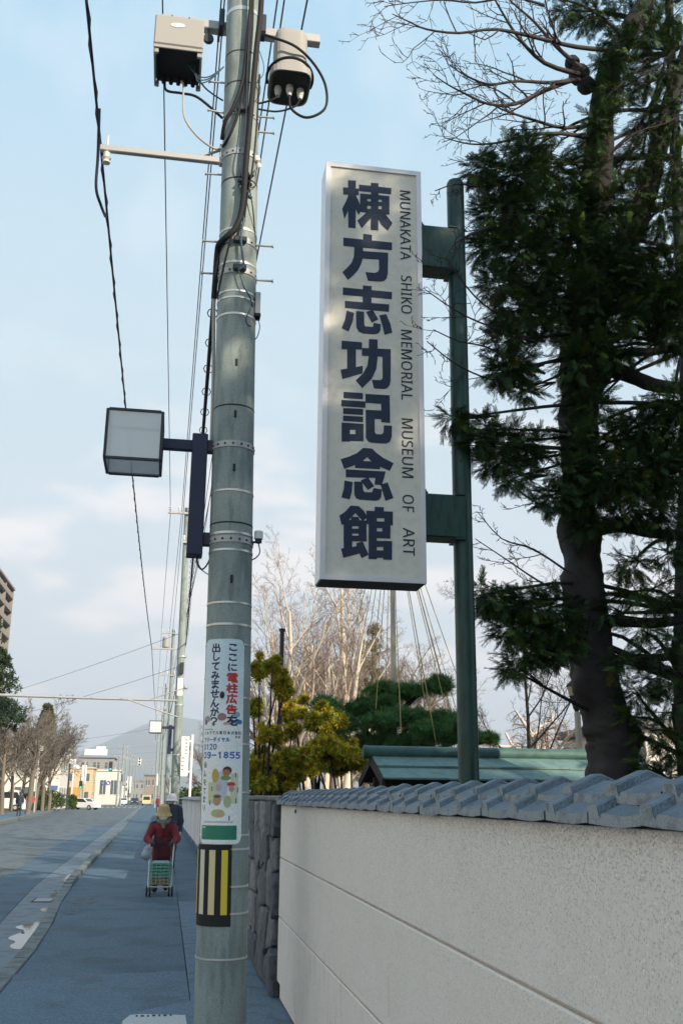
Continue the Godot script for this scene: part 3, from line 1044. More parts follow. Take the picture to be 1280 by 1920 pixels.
	ins2.lathe([Vector2(0.0, -0.05), Vector2(0.03, -0.05), Vector2(0.02, -0.015), Vector2(0.036, 0.01), Vector2(0.026, 0.045), Vector2(0.0, 0.05)], 14, q2, Basis.from_euler(Vector3(0.5, 0, 0.4)))
	ins2.rod(q2, around_pole(q2.y, 80.0), 0.01)
	part("insulator", ins2, M.porcelain, t)
	# cluster of splices and clips half way up
	var r2 := RandomNumberGenerator.new()
	r2.seed = 5
	for k in 9:
		var b := B.new()
		var yy: float = Vector3(0.355, 6.571, -7.33).y + r2.randf_range(-0.16, 0.16)
		var dg := r2.randf_range(0.0, 26.0)
		var a := around_pole(yy, dg, 0.03)
		b.tube([a, a + Vector3(r2.randf_range(-0.05, 0.05), r2.randf_range(-0.08, 0.08), 0.02)], [0.016, 0.014], 8)
		b.rod(a, around_pole(yy, dg, -0.01), 0.006)
		part("splice", b, M.blue_wire if k % 3 == 0 else M.black_cable, t)
	for k in 3:
		var b := B.new()
		var yy: float = [Vector3(0.331, 6.035, -7.33).y, Vector3(0.354, 5.776, -7.33).y, Vector3(0.337, 7.31, -7.33).y][k]
		b.box(around_pole(yy, 6.0, 0.02), Vector3(0.11, 0.05, 0.05), 0.01)
		b.rod(around_pole(yy + 0.02, -10.0, 0.03), around_pole(yy + 0.02, 22.0, 0.03), 0.014)
		part("band_buckle", b, M.dark_paint, t)

func pole_fittings() -> void:
	# switch box on the left
	var f := 7.3
	var x0 := -0.462
	var x1 := -0.037
	var y0: float = Vector3(-0.247, 7.846, -7.3).y
	var y1: float = Vector3(-0.264, 8.152, -7.3).y
	var t := thing("switch_box", "cream steel switch box with open dark underside on the pole's crossarm", "switch box", Vector3(-0.25, y0, -7.5))
	var c := B.new()
	var xm := (x0 + x1) * 0.5
	c.box(Vector3(xm, (y0 + y1) * 0.5 + 0.01, -f - 0.03), Vector3(x1 - x0, y1 - y0, 0.06), 0.012)
	c.box(Vector3(xm, (y0 + y1) * 0.5 + 0.02, -f - 0.27), Vector3(x1 - x0 - 0.012, y1 - y0 - 0.02, 0.42), 0.006)
	part("case", c, M.cream_case, t)
	var lip := B.new()
	for s in [x0 + 0.012, x1 - 0.012]:
		lip.box(Vector3(s, y0 - 0.022, -f - 0.25), Vector3(0.014, 0.075, 0.44), 0.003)
	lip.box(Vector3(xm, y0 - 0.012, -f - 0.008), Vector3(x1 - x0, 0.03, 0.014), 0.003)
	part("skirt", lip, M.cream_case, t)
	var un := B.new()
	un.box(Vector3(xm, y0 + 0.005, -f - 0.25), Vector3(x1 - x0 - 0.05, 0.02, 0.42), 0.0)
	part("underside", un, M.black, t)
	for k in 4:
		var l := B.new()
		l.box(Vector3(x0 + 0.03 if k % 2 == 0 else x1 - 0.03, y0 - 0.045, -f - (0.03 if k < 2 else 0.45)), Vector3(0.035, 0.05, 0.03), 0.004)
		part("lug", l, M.cream_case, t)
	for k in 5:
		var l := B.new()
		l.lathe([Vector2(0.0, -0.05), Vector2(0.018, -0.05), Vector2(0.022, -0.02), Vector2(0.02, 0.02)], 12, Vector3(x0 + 0.09 + k * 0.065, y0 - 0.02, -f - 0.4))
		part("cable_gland", l, M.rubber, t)
	var mk := B.new()
	var el := PackedVector2Array()
	for k in 18:
		var an := TAU * k / 18.0
		el.append(Vector2(cos(an) * 0.062, sin(an) * 0.022 + (0.004 if cos(an) > 0 else 0.0)))
	mk.prism(el, 0.0, 0.003, Vector3(xm - 0.015, y1 - 0.09, -f + 0.001))
	part("maker_plate", mk, M.white_paint, t)
	for k in 2:
		var l := B.new()
		l.lathe([Vector2(0.0, 0.06), Vector2(0.006, 0.055), Vector2(0.006, 0.03), Vector2(0.018, 0.025), Vector2(0.018, -0.005)], 12, Vector3(x0 + 0.14 + k * 0.15, y1 + 0.01, -f - 0.06))
		part("lifting_bolt", l, M.dark_paint, t)
	# transformer on the right, bushings pointing down
	var o: Vector3 = Vector3(0.74, 7.769, -7.3)
	o.z = -7.5
	var tr := thing("pole_transformer", "rounded grey-white transformer with three bushings on the pole's crossarm", "transformer", o)
	var b := B.new()
	loft(b, o, [[0.04, 0.147, 0.16, 4.5], [0.42, 0.147, 0.16, 4.5], [0.47, 0.138, 0.15, 4.0], [0.492, 0.11, 0.12, 3.5]], 40)
	part("tank", b, M.cream_case, tr)
	var fl := B.new()
	loft(fl, o, [[-0.05, 0.186, 0.235, 4.5], [0.015, 0.186, 0.235, 4.5], [0.045, 0.165, 0.2, 4.5]], 40)
	part("flange", fl, M.cream_case, tr)
	var ud := B.new()
	loft(ud, o, [[-0.066, 0.16, 0.205, 4.5], [-0.048, 0.176, 0.225, 4.5]], 40)
	part("underside", ud, M.black, tr)
	for k in 3:
		var q := o + Vector3(-0.1 + k * 0.1, -0.066, 0.02 + 0.03 * (k % 2))
		var w := B.new()
		w.lathe([Vector2(0.0, -0.1), Vector2(0.018, -0.1), Vector2(0.024, -0.07), Vector2(0.03, -0.06), Vector2(0.026, -0.045), Vector2(0.034, -0.035), Vector2(0.03, 0.0)], 14, q)
		part("bushing", w, M.porcelain, tr)
	var hg := B.new()
	hg.box(o + Vector3(0.0, 0.5, -0.09), Vector3(0.08, 0.09, 0.22), 0.008)
	hg.lathe([Vector2(0.0, 0.07), Vector2(0.006, 0.065), Vector2(0.006, 0.03), Vector2(0.018, 0.022), Vector2(0.018, 0.0)], 12, o + Vector3(0.0, 0.53, -0.06))
	part("hanger", hg, M.galvanised, tr)
	# cables at the two boxes
	cable("drop_cable", [o + Vector3(0, -0.16, 0.05), o + Vector3(0.02, -0.3, 0.05), o + Vector3(0.16, -0.38, 0.06), o + Vector3(0.32, -0.26, 0.06), o + Vector3(0.32, -0.02, 0.06), o + Vector3(0.2, 0.15, 0.12), o + Vector3(0.02, 0.22, 0.22), o + Vector3(-0.18, 0.3, 0.2), around_pole(o.y + 0.42, 60.0, 0.02)], 0.012, M.black_cable, "black cable looping right round the rounded transformer")
	cable("drop_cable", [o + Vector3(-0.1, -0.15, 0.03), o + Vector3(-0.14, -0.21, 0.03), o + Vector3(-0.26, -0.26, 0.02), around_pole(o.y - 0.3, 62.0, 0.01)], 0.009, M.black_cable, "short black lead from the transformer's left bushing to the pole")
	cable("drop_cable", [o + Vector3(0.1, -0.15, 0.03), o + Vector3(0.06, -0.25, 0.03), o + Vector3(-0.1, -0.33, 0.03), around_pole(o.y - 0.36, 68.0, 0.01)], 0.009, M.black_cable, "black lead swinging from the transformer's right bushing to the pole")
	var rim := []
	for k in 15:
		var an := deg_to_rad(200.0 - 220.0 * k / 14.0)
		rim.append(o + Vector3(cos(an) * 0.205, 0.02 + 0.05 * sin(an), 0.04 + sin(an) * 0.21))
	cable("drop_cable", rim, 0.013, M.black_cable, "thick black cable wrapped around the front of the transformer flange")
	cable("drop_cable", [Vector3(x0 + 0.1, y0 - 0.03, -7.7), Vector3(x0 + 0.12, y0 - 0.16, -7.68), Vector3(x0 + 0.26, y0 - 0.22, -7.62), Vector3(x1 - 0.02, y0 - 0.3, -7.55), around_pole(y0 - 0.52, -86.0, 0.01)], 0.012, M.black_cable, "black cable sagging from the switch box's left gland to the pole")
	cable("drop_cable", [Vector3(x0 + 0.24, y0 - 0.03, -7.7), Vector3(-0.193, 7.696, -7.6), Vector3(-0.171, 7.353, -7.55), Vector3(-0.069, 7.139, -7.5), Vector3(0.074, 6.987, -7.45), around_pole(Vector3(0.158, 6.991, -7.5).y, -80.0, 0.01)], 0.01, M.pale_cable, "pale cable hanging in a long bow below the switch box")
	cable("drop_cable", [Vector3(x1 - 0.1, y0 + 0.02, -7.55), Vector3(-0.117, 7.836, -7.55), Vector3(0, 7.616, -7.5), around_pole(Vector3(0.169, 7.501, -7.5).y, -84.0, 0.01)], 0.008, M.wire, "thin dark wire running down from the switch box to the pole")
	for k in 3:
		cable("service_wire", [Vector3(x1 - 0.13 + 0.03 * k, y0 - 0.01, -7.5), Vector3(x1 - 0.03, y0 - 0.13 - 0.03 * k, -7.48), Vector3(x1 + 0.07, y0 - 0.12 - 0.02 * k, -7.48), around_pole(y0 - 0.01, -75.0, 0.015)], 0.0055, M.blue_wire, ["upper blue service wire from the switch box to the pole", "middle blue service wire from the switch box to the pole", "lowest blue service wire from the switch box to the pole"][k], "wire", "blue service wires")
	# cables that run down the shaft
	cable("riser_cable", [Vector3(0.436, 9.348, -7.24), Vector3(0.448, 8.417, -7.26), Vector3(0.42, 7.852, -7.27), Vector3(0.398, 7.307, -7.28), Vector3(0.376, 6.773, -7.28), Vector3(0.361, 6.341, -7.29), Vector3(0.316, 6.14, -7.3), Vector3(0.238, 6.044, -7.32), Vector3(0.186, 6.021, -7.4), Vector3(0.174, 5.97, -7.46), Vector3(0.171, 5.768, -7.5), Vector3(0.168, 5.596, -7.55)], 0.026, M.black_cable, "thick black riser cable down the pole that bends over to the left")
	cable("riser_cable", [Vector3(0.347, 9.089, -7.24), Vector3(0.354, 8.42, -7.28), Vector3(0.339, 7.977, -7.3), Vector3(0.316, 7.592, -7.31), Vector3(0.249, 7.317, -7.32), Vector3(0.184, 7.187, -7.36), Vector3(0.166, 7.076, -7.46)], 0.016, M.black_cable, "black riser cable crossing the pole to its left edge below the boxes")
	cable("riser_cable", [Vector3(0.371, 9.093, -7.24), Vector3(0.373, 8.423, -7.28), Vector3(0.355, 7.924, -7.3), Vector3(0.332, 7.539, -7.31), Vector3(0.288, 7.234, -7.31), Vector3(0.225, 7.033, -7.34), Vector3(0.178, 7.001, -7.45)], 0.012, M.black_cable, "thinner black riser cable beside the one crossing to the left")
	cable("riser_cable", [Vector3(0.46, 7.644, -7.28), Vector3(0.45, 7.099, -7.28), Vector3(0.431, 6.728, -7.28), Vector3(0.391, 6.37, -7.29), Vector3(0.38, 6.198, -7.3)], 0.008, M.black_cable, "thin black cable on the right of the thick riser")
	cable("riser_cable", [Vector3(0.379, 6.223, -7.3), Vector3(0.359, 6.045, -7.3), Vector3(0.378, 5.868, -7.29), Vector3(0.391, 5.792, -7.3), Vector3(0.357, 5.749, -7.3)], 0.011, M.blue_wire, "blue cable stub strapped to the pole's front")
	cable("riser_cable", [Vector3(0.348, 5.758, -7.3), Vector3(0.393, 5.607, -7.3), Vector3(0.45, 5.528, -7.33), Vector3(0.484, 5.476, -7.4)], 0.006, M.blue_wire, "thin blue cable slanting down to the small grey box")
	cable("riser_cable", [Vector3(0.295, 6.113, -7.3), Vector3(0.259, 5.941, -7.31), Vector3(0.215, 5.684, -7.34), Vector3(0.191, 5.53, -7.42)], 0.009, M.black_cable, "black cable slanting across the pole front to the left edge")
	cable("riser_cable", [Vector3(0.403, 6.557, -7.3), Vector3(0.448, 6.351, -7.33), Vector3(0.48, 6.157, -7.42), Vector3(0.497, 6.03, -7.46)], 0.006, M.black_cable, "thin black cable bowing to the pole's right edge")
	cable("riser_cable", [Vector3(0.168, 5.596, -7.55), Vector3(0.195, 4.937, -7.58), Vector3(0.205, 4.526, -7.6), Vector3(0.206, 4.32, -7.6)], 0.016, M.pale_cable, "pale conduit running down the pole's left edge to the lamp")
	cable("service_wire", [Vector3(0.338, 6.626, -7.3), Vector3(0.318, 6.773, -7.29), Vector3(0.348, 7.032, -7.28), Vector3(0.357, 7.301, -7.28), Vector3(0.35, 7.738, -7.28), Vector3(0.353, 8.189, -7.28), Vector3(0.346, 8.642, -7.27)], 0.005, M.wire, "thin dark wire climbing the pole front beside the thick riser", "wire")
	cable("service_wire", [Vector3(0.41, 6.609, -7.3), Vector3(0.457, 6.748, -7.38), Vector3(0.476, 6.633, -7.4), Vector3(0.423, 6.53, -7.31)], 0.004, M.black_cable, "small black wire loop standing out at the pole's right edge", "wire")
	cable("service_wire", [Vector3(0.452, 7.962, -7.36), Vector3(0.497, 7.861, -7.4), Vector3(0.496, 7.748, -7.4), Vector3(0.454, 7.669, -7.38)], 0.004, M.blue_wire, "pale blue wire loop right of the pole below the crossarm", "wire")
	cable("service_wire", [Vector3(0.45, 7.669, -7.38), Vector3(0.477, 7.605, -7.4), Vector3(0.47, 7.521, -7.4), Vector3(0.443, 7.457, -7.38)], 0.004, M.blue_wire, "lower pale blue wire loop right of the pole", "wire")
	cable("service_wire", [Vector3(0.492, 5.56, -7.42), Vector3(0.441, 5.379, -7.36), Vector3(0.429, 5.325, -7.35), Vector3(0.453, 5.285, -7.36), Vector3(0.491, 5.308, -7.42)], 0.004, M.wire, "thin dark wire curling on the pole left of the grey junction box", "wire")
	# grey junction box and the white photocell on the right edge
	var jb := thing("junction_box", "small grey junction box strapped to the pole's right edge", "junction box", Vector3(0.523, 5.525, -7.46))
	var k1 := B.new()
	k1.box(Vector3(0.525, 5.526, -7.46), Vector3(0.045, 0.2, 0.09), 0.006)
	part("case", k1, M.galvanised, jb)
	var k2 := B.new()
	k2.box(Vector3(0.528, 5.419, -7.46), Vector3(0.049, 0.03, 0.094), 0.004)
	part("cap", k2, M.black, jb)
	cable("service_wire", [Vector3(0.527, 5.409, -7.46), Vector3(0.551, 5.334, -7.46), Vector3(0.536, 5.246, -7.46), Vector3(0.512, 5.21, -7.47)], 0.004, M.blue_wire, "pale blue wire loop hanging below the grey junction box", "wire")
	var ph := thing("photocell", "white photocell on a black base beside the pole's right edge", "photocell", Vector3(0.599, 3.554, -7.45))
	var k3 := B.new()
	var pc: Vector3 = Vector3(0.599, 3.554, -7.45)
	k3.lathe([Vector2(0.0, 0.035), Vector2(0.03, 0.033), Vector2(0.034, 0.028), Vector2(0.034, -0.03), Vector2(0.0, -0.03)], 20, pc)
	part("cap", k3, M.white_paint, ph)
	var k4 := B.new()
	k4.lathe([Vector2(0.0, -0.03), Vector2(0.026, -0.03), Vector2(0.026, -0.06), Vector2(0.012, -0.065), Vector2(0.0, -0.065)], 16, pc)
	k4.bar(pc + Vector3(0, -0.05, 0), around_pole(pc.y - 0.05, 88.0), 0.02, 0.012)
	part("base", k4, M.dark_paint, ph)
	cable("service_wire", [pc + Vector3(0, -0.06, 0), Vector3(0.613, 3.425, -7.46), Vector3(0.589, 3.382, -7.46), Vector3(0.554, 3.361, -7.47)], 0.005, M.wire, "dark wire from the photocell curling into the pole", "wire")

func street_lamp(d: Vector3, near: bool) -> void:
	var nm := "near" if near else "far"
	var x0 := -0.6
	var x1 := -0.182
	var y0: float = Vector3(-0.384, 4.081, -7.35).y
	var y1: float = Vector3(-0.411, 4.476, -7.35).y
	var t := thing("street_lamp", "square frosted glass street lamp with navy arm on the foreground pole" if near else "small square street lamp on the second utility pole down the street", "street lamp", Vector3(-0.39, y0, -7.55) + d, "square street lamps")
	var f := B.new()
	var w := 0.022
	for x in [x0, x1]:
		for z in [-7.35, -7.75]:
			f.box(Vector3(x, (y0 + y1) * 0.5, z) + d, Vector3(w, y1 - y0, w), 0.002)
	for y in [y0, y1]:
		for z in [-7.35, -7.75]:
			f.box(Vector3((x0 + x1) * 0.5, y, z) + d, Vector3(x1 - x0 - w, w, w - 0.002), 0.002)
		for x in [x0, x1]:
			f.box(Vector3(x, y, -7.55) + d, Vector3(w - 0.002, w, 0.4 - w), 0.002)
	part("frame", f, M.dark_paint, t)
	var mid := Vector3((x0 + x1) * 0.5, (y0 + y1) * 0.5, -7.55) + d
	var hx := (x1 - x0) * 0.5
	var hy := (y1 - y0) * 0.5
	for k in 6:
		var p := B.new()
		match k:
			0: p.box(mid + Vector3(0, 0, 0.2), Vector3(hx * 2 - w, hy * 2 - w, 0.005))
			1: p.box(mid + Vector3(0, 0, -0.2), Vector3(hx * 2 - w, hy * 2 - w, 0.005))
			2: p.box(mid + Vector3(hx, 0, 0), Vector3(0.005, hy * 2 - w, 0.4 - w))
			3: p.box(mid + Vector3(-hx, 0, 0), Vector3(0.005, hy * 2 - w, 0.4 - w))
			4: p.box(mid + Vector3(0, -hy, 0), Vector3(hx * 2 - w, 0.005, 0.4 - w))
			5: p.box(mid + Vector3(0, hy, 0), Vector3(hx * 2 - w, 0.006, 0.4 - w))
		part("pane", p, M.pane_clear if k == 4 else M.pane_frost, t)
	var arm := B.new()
	var ya: float = Vector3(-0.03, 4.267, -7.5).y
	arm.box(Vector3((x1 + px(ya) - 0.12) * 0.5, ya, -7.5) + d, Vector3(px(ya) - 0.12 - x1, 0.085, 0.06), 0.005)
	part("arm", arm, M.navy_paint, t)
	var bx := B.new()
	var yt: float = Vector3(0.114, 4.355, -7.43).y
	var yb: float = Vector3(0.137, 3.373, -7.43).y
	bx.box(Vector3(0.115, (yt + yb) * 0.5, -7.5) + d, Vector3(0.122, yt - yb, 0.14), 0.006)
	part("ballast_box", bx, M.navy_paint, t)
	for y in [ya, Vector3(0.214, 3.512, -7.5).y]:
		var br := B.new()
		br.box(Vector3(0.235, y, -7.5) + d, Vector3(0.14, 0.1, 0.07), 0.005)
		br.rod(Vector3(0.25, y + 0.03, -7.46) + d, Vector3(0.25, y + 0.03, -7.44) + d, 0.013)
		part("bracket", br, M.dark_paint, t)
	if near:
		cable("lamp_lead", [Vector3(0.134, 3.389, -7.5), Vector3(0.146, 3.323, -7.5), Vector3(0.176, 3.278, -7.5), Vector3(0.208, 3.301, -7.5), Vector3(0.237, 3.361, -7.5)], 0.007, M.wire, "dark lead looping below the lamp's navy box to the pole")
		cable("lamp_lead", [Vector3(0.131, 3.394, -7.52), Vector3(0.143, 3.311, -7.52), Vector3(0.185, 3.271, -7.52), Vector3(0.235, 3.235, -7.5)], 0.005, M.pale_cable, "pale lead below the lamp's navy box running to the pole")

func museum_sign() -> void:
	var t := thing("museum_sign", "tall beige museum sign cabinet with navy characters on a green post", "sign", Vector3(2.76, 0, -9.2))
	var post := B.new()
	var pc := Vector3(2.758, 0, -9.2)
	post.tube([pc, pc + Vector3(0, 4, 0), pc + Vector3(0.012, 8.12, 0), pc + Vector3(0.012, 8.15, 0)], [0.099, 0.096, 0.094, 0.08], 28)
	part("post", post, M.green_paint, t)
	for y in [[7.0, 7.5], [4.06, 4.5]]:
		var b := B.new()
		b.box(Vector3(2.55, (y[0] + y[1]) * 0.5, -9.2), Vector3(0.43, y[1] - y[0], 0.25), 0.012)
		var br := part("bracket", b, M.green_paint, t)
		var c := B.new()
		c.box(Vector3(2.36, y[1] + 0.012, -9.2), Vector3(0.05, 0.03, 0.2), 0.004)
		c.rod(Vector3(2.36, y[1] + 0.02, -9.12), Vector3(2.36, y[1] + 0.05, -9.12), 0.014)
		part("bolt", c, M.black, br)
		for s in [-1, 1]:
			var pl := B.new()
			pl.box(Vector3(2.7, (y[0] if s < 0 else y[1]) + s * 0.006, -9.2), Vector3(0.1, 0.02, 0.27), 0.003)
			part("flange_plate", pl, M.green_paint, br)
	var x0 := 1.305
	var x1 := 2.332
	var y0 := 3.572
	var y1 := 8.09
	var cab := B.new()
	cab.box(Vector3((x0 + x1) * 0.5, (y0 + y1) * 0.5, -9.185), Vector3(x1 - x0 - 0.006, y1 - y0 - 0.006, 0.32), 0.004)
	part("cabinet", cab, M.sign_frame, t)
	var base := B.new()
	base.box(Vector3((x0 + x1) * 0.5, y0 - 0.002, -9.18), Vector3(x1 - x0 - 0.03, 0.008, 0.33), 0.0)
	part("bottom_plate", base, M.dark_paint, t)
	# frame of four mitred strips
	var w := 0.05
	for k in 4:
		var poly: PackedVector2Array
		match k:
			0: poly = PackedVector2Array([Vector2(x0, y0), Vector2(x0, y1), Vector2(x0 + w, y1 - w), Vector2(x0 + w, y0 + w)])
			1: poly = PackedVector2Array([Vector2(x1, y0), Vector2(x1, y1), Vector2(x1 - w, y1 - w), Vector2(x1 - w, y0 + w)])
			2: poly = PackedVector2Array([Vector2(x0, y1), Vector2(x1, y1), Vector2(x1 - w, y1 - w), Vector2(x0 + w, y1 - w)])
			3: poly = PackedVector2Array([Vector2(x0, y0), Vector2(x1, y0), Vector2(x1 - w, y0 + w), Vector2(x0 + w, y0 + w)])
		var f := B.new()
		f.prism(poly, -9.06, -9.0, Vector3.ZERO)
		part("frame_strip", f, M.sign_frame, t)
	var face := B.new()
	face.quad(Vector3(x0 + w, y0 + w, -9.018), Vector3(x1 - w, y0 + w, -9.018), Vector3(x1 - w, y1 - w, -9.018), Vector3(x0 + w, y1 - w, -9.018))
	var fc := part("face_panel", face, M.sign_face, t)
	# the seven characters, each built of its own strokes
	for ch in CHARACTERS:
		var b := B.new()
		var k := 0
		for st in ch:
			var poly := PackedVector2Array()
			for i in range(0, st.size(), 2):
				poly.append(Vector2(st[i] * 0.001, st[i + 1] * 0.001))
			b.prism(poly, -9.017, -9.0145 + 0.0002 * k, Vector3.ZERO)
			k += 1
		part("character", b, M.sign_ink, fc)
	var font := SystemFont.new()
	font.font_names = PackedStringArray(["Droid Sans"])
	for q in WORDS:
		var tm := TextMesh.new()
		tm.text = q[0]
		tm.font = font
		tm.font_size = 48
		tm.pixel_size = 0.002
		tm.depth = 0.003
		tm.horizontal_alignment = HORIZONTAL_ALIGNMENT_CENTER
		tm.vertical_alignment = VERTICAL_ALIGNMENT_CENTER
		var o := MeshInstance3D.new()
		o.name = "lettering"
		o.mesh = tm
		o.material_override = M.sign_ink
		fc.add_child(o, true)
		var a: Vector3 = q[1]
		var z: Vector3 = q[2]
		var box := tm.get_aabb()
		var ln := a.distance_to(z) / maxf(box.size.x, 0.01)
		var ht: float = q[3] / maxf(box.size.y, 0.01)
		var mid := (a + z) * 0.5
		# words read downwards: the text's right is the sign's down
		var bs := Basis(Vector3(0, -ln, 0), Vector3(ht, 0, 0), Vector3(0, 0, 1))
		var ctr := box.get_center()
		o.transform = Transform3D(bs, Vector3(mid.x, mid.y, -9.0145) - bs * Vector3(ctr.x, ctr.y, 0) - t.position - fc.position)

const WORDS := [
	["MUNAKATA", Vector3(2.161, 7.844, -9.017), Vector3(2.159, 7.013, -9.017), 0.112],
	["SHIKO", Vector3(2.164, 6.832, -9.017), Vector3(2.165, 6.398, -9.017), 0.112],
	["MEMORIAL", Vector3(2.158, 6.211, -9.017), Vector3(2.162, 5.443, -9.017), 0.112],
	["MUSEUM", Vector3(2.161, 5.243, -9.017), Vector3(2.16, 4.624, -9.017), 0.112],
	["OF", Vector3(2.162, 4.449, -9.017), Vector3(2.163, 4.276, -9.017), 0.112],
	["ART", Vector3(2.166, 4.116, -9.017), Vector3(2.164, 3.841, -9.017), 0.112],
]

const CHARACTERS := [
	[[1491,7806,1658,7808,1658,7729,1492,7719],[1543,7897,1627,7903,1628,7331,1549,7330],[1548,7723,1528,7652,1484,7547,1508,7426,1549,7539],[1626,7732,1673,7617,1695,7577,1660,7494,1627,7558],[1661,7859,2011,7859,2008,7784,1661,7782],[1790,7896,1871,7901,1868,7333,1789,7332],[1674,7752,1750,7753,1750,7531,1675,7533],[1907,7756,1989,7758,1987,7536,1906,7534],[1674,7752,1989,7758,1989,7710,1675,7693],[1675,7662,1989,7681,1989,7637,1675,7608],[1675,7570,1989,7595,1987,7536,1675,7533],[1753,7542,1795,7547,1791,7473,1693,7339,1646,7425,1716,7501],[1866,7476,1866,7534,1941,7538,2021,7437,1971,7344,1903,7402]],
	[[1709,7274,1802,7270,1800,7204,1707,7198],[1499,7206,2015,7205,2013,7114,1500,7109],[1615,7121,1708,7121,1705,6998,1690,6925,1654,6841,1604,6775,1552,6721,1492,6803,1543,6859,1589,6925,1611,6998],[1704,7070,1973,7079,1970,6994,1704,6983],[1875,7073,1973,7079,1969,6833,1953,6781,1876,6864],[1734,6829,1833,6829,1865,6848,1876,6874,1969,6843,1958,6781,1930,6748,1893,6736,1760,6733]],
	[[1500,6629,2013,6628,2010,6546,1499,6546],[1707,6673,1798,6674,1797,6435,1706,6446],[1522,6479,1982,6483,1979,6401,1523,6400],[1541,6371,1617,6352,1604,6259,1563,6140,1491,6170,1526,6271],[1638,6375,1719,6376,1723,6231,1734,6213,1811,6212,1821,6260,1894,6252,1888,6178,1865,6145,1829,6134,1711,6131,1666,6148,1641,6194],[1742,6375,1810,6407,1867,6304,1801,6260],[1879,6349,1949,6371,1993,6266,2012,6170,1933,6138,1915,6220]],
	[[1492,6032,1701,6033,1699,5953,1493,5940],[1549,5949,1638,5953,1640,5733,1551,5723],[1484,5714,1708,5774,1708,5694,1505,5615],[1772,6075,1860,6077,1860,5869,1847,5753,1802,5644,1704,5534,1639,5612,1713,5694,1757,5783,1769,5880],[1701,5970,1996,5982,1994,5895,1701,5886],[1912,5897,1996,5900,1993,5632,1981,5593,1911,5658],[1802,5630,1891,5635,1908,5651,1911,5668,1993,5641,1981,5583,1958,5555,1927,5543,1824,5542]],
	[[1517,5478,1711,5481,1711,5416,1517,5412],[1496,5391,1739,5393,1737,5326,1497,5325],[1515,5307,1714,5311,1713,5248,1514,5245],[1515,5227,1714,5230,1713,5172,1515,5171],[1501,5152,1583,5151,1585,4959,1503,4955],[1638,5151,1719,5154,1719,4973,1639,4970],[1501,5152,1719,5154,1719,5092,1502,5081],[1502,5033,1719,5044,1719,4973,1503,4963],[1737,5474,1983,5478,1983,5381,1738,5381],[1897,5384,1984,5388,1985,5186,1897,5188],[1741,5304,1986,5311,1985,5188,1924,5188,1913,5213,1891,5218,1741,5214],[1741,5304,1829,5307,1831,5073,1847,5055,1812,4966,1763,4976,1743,5012],[1803,5057,1847,5055,1899,5057,1919,5075,1924,5153,2004,5155,2001,5035,1983,4987,1948,4965,1803,4964,1773,4971]],
	[[1716,4903,1759,4903,1759,4813,1712,4764,1638,4722,1531,4674,1495,4771,1586,4808,1655,4845],[1755,4903,1805,4902,1847,4862,1917,4813,2020,4765,1980,4683,1886,4720,1799,4770,1755,4813],[1635,4764,1886,4774,1884,4695,1637,4692],[1546,4671,1940,4674,1920,4606,1547,4591],[1847,4668,1940,4672,1903,4533,1829,4535],[1694,4567,1764,4605,1825,4517,1763,4476],[1534,4556,1614,4546,1606,4448,1587,4369,1506,4385,1528,4470],[1629,4551,1708,4555,1717,4473,1730,4451,1803,4453,1821,4497,1903,4489,1894,4413,1872,4380,1838,4371,1683,4373,1649,4385,1632,4419],[1890,4537,1959,4564,2015,4409,1937,4375]],
	[[1596,4307,1679,4307,1645,4240,1599,4185,1574,4153,1527,4116,1510,4112,1488,4200,1547,4247],[1675,4307,1726,4262,1750,4220,1751,4192,1714,4159,1675,4202,1641,4237],[1529,4159,1612,4164,1614,3892,1532,3880],[1674,4167,1751,4167,1753,3960,1675,3960],[1530,4157,1751,4160,1751,4109,1530,4099],[1607,4198,1675,4198,1684,4155,1595,4154],[1557,4077,1727,4084,1727,4036,1558,4030],[1558,4008,1751,4015,1753,3960,1558,3954],[1507,3878,1618,3899,1677,3917,1690,3841,1530,3790],[1651,3937,1715,3958,1772,3832,1703,3794],[1831,4309,1920,4310,1920,4256,1831,4255],[1750,4265,2010,4270,2008,4204,1750,4193],[1926,4265,2010,4268,2008,4134,1925,4133],[1772,4247,1851,4252,1851,3792,1773,3791],[1750,4265,1831,4266,1823,4135,1750,4132],[1772,4162,1984,4167,1984,4104,1772,4095],[1905,4132,1986,4132,1983,4002,1905,4002],[1772,4063,1984,4067,1983,4002,1772,3999],[1772,3969,2000,3975,1998,3921,1773,3909],[1915,3975,2000,3975,1998,3794,1914,3792],[1773,3875,2000,3882,1998,3818,1773,3800]],
]

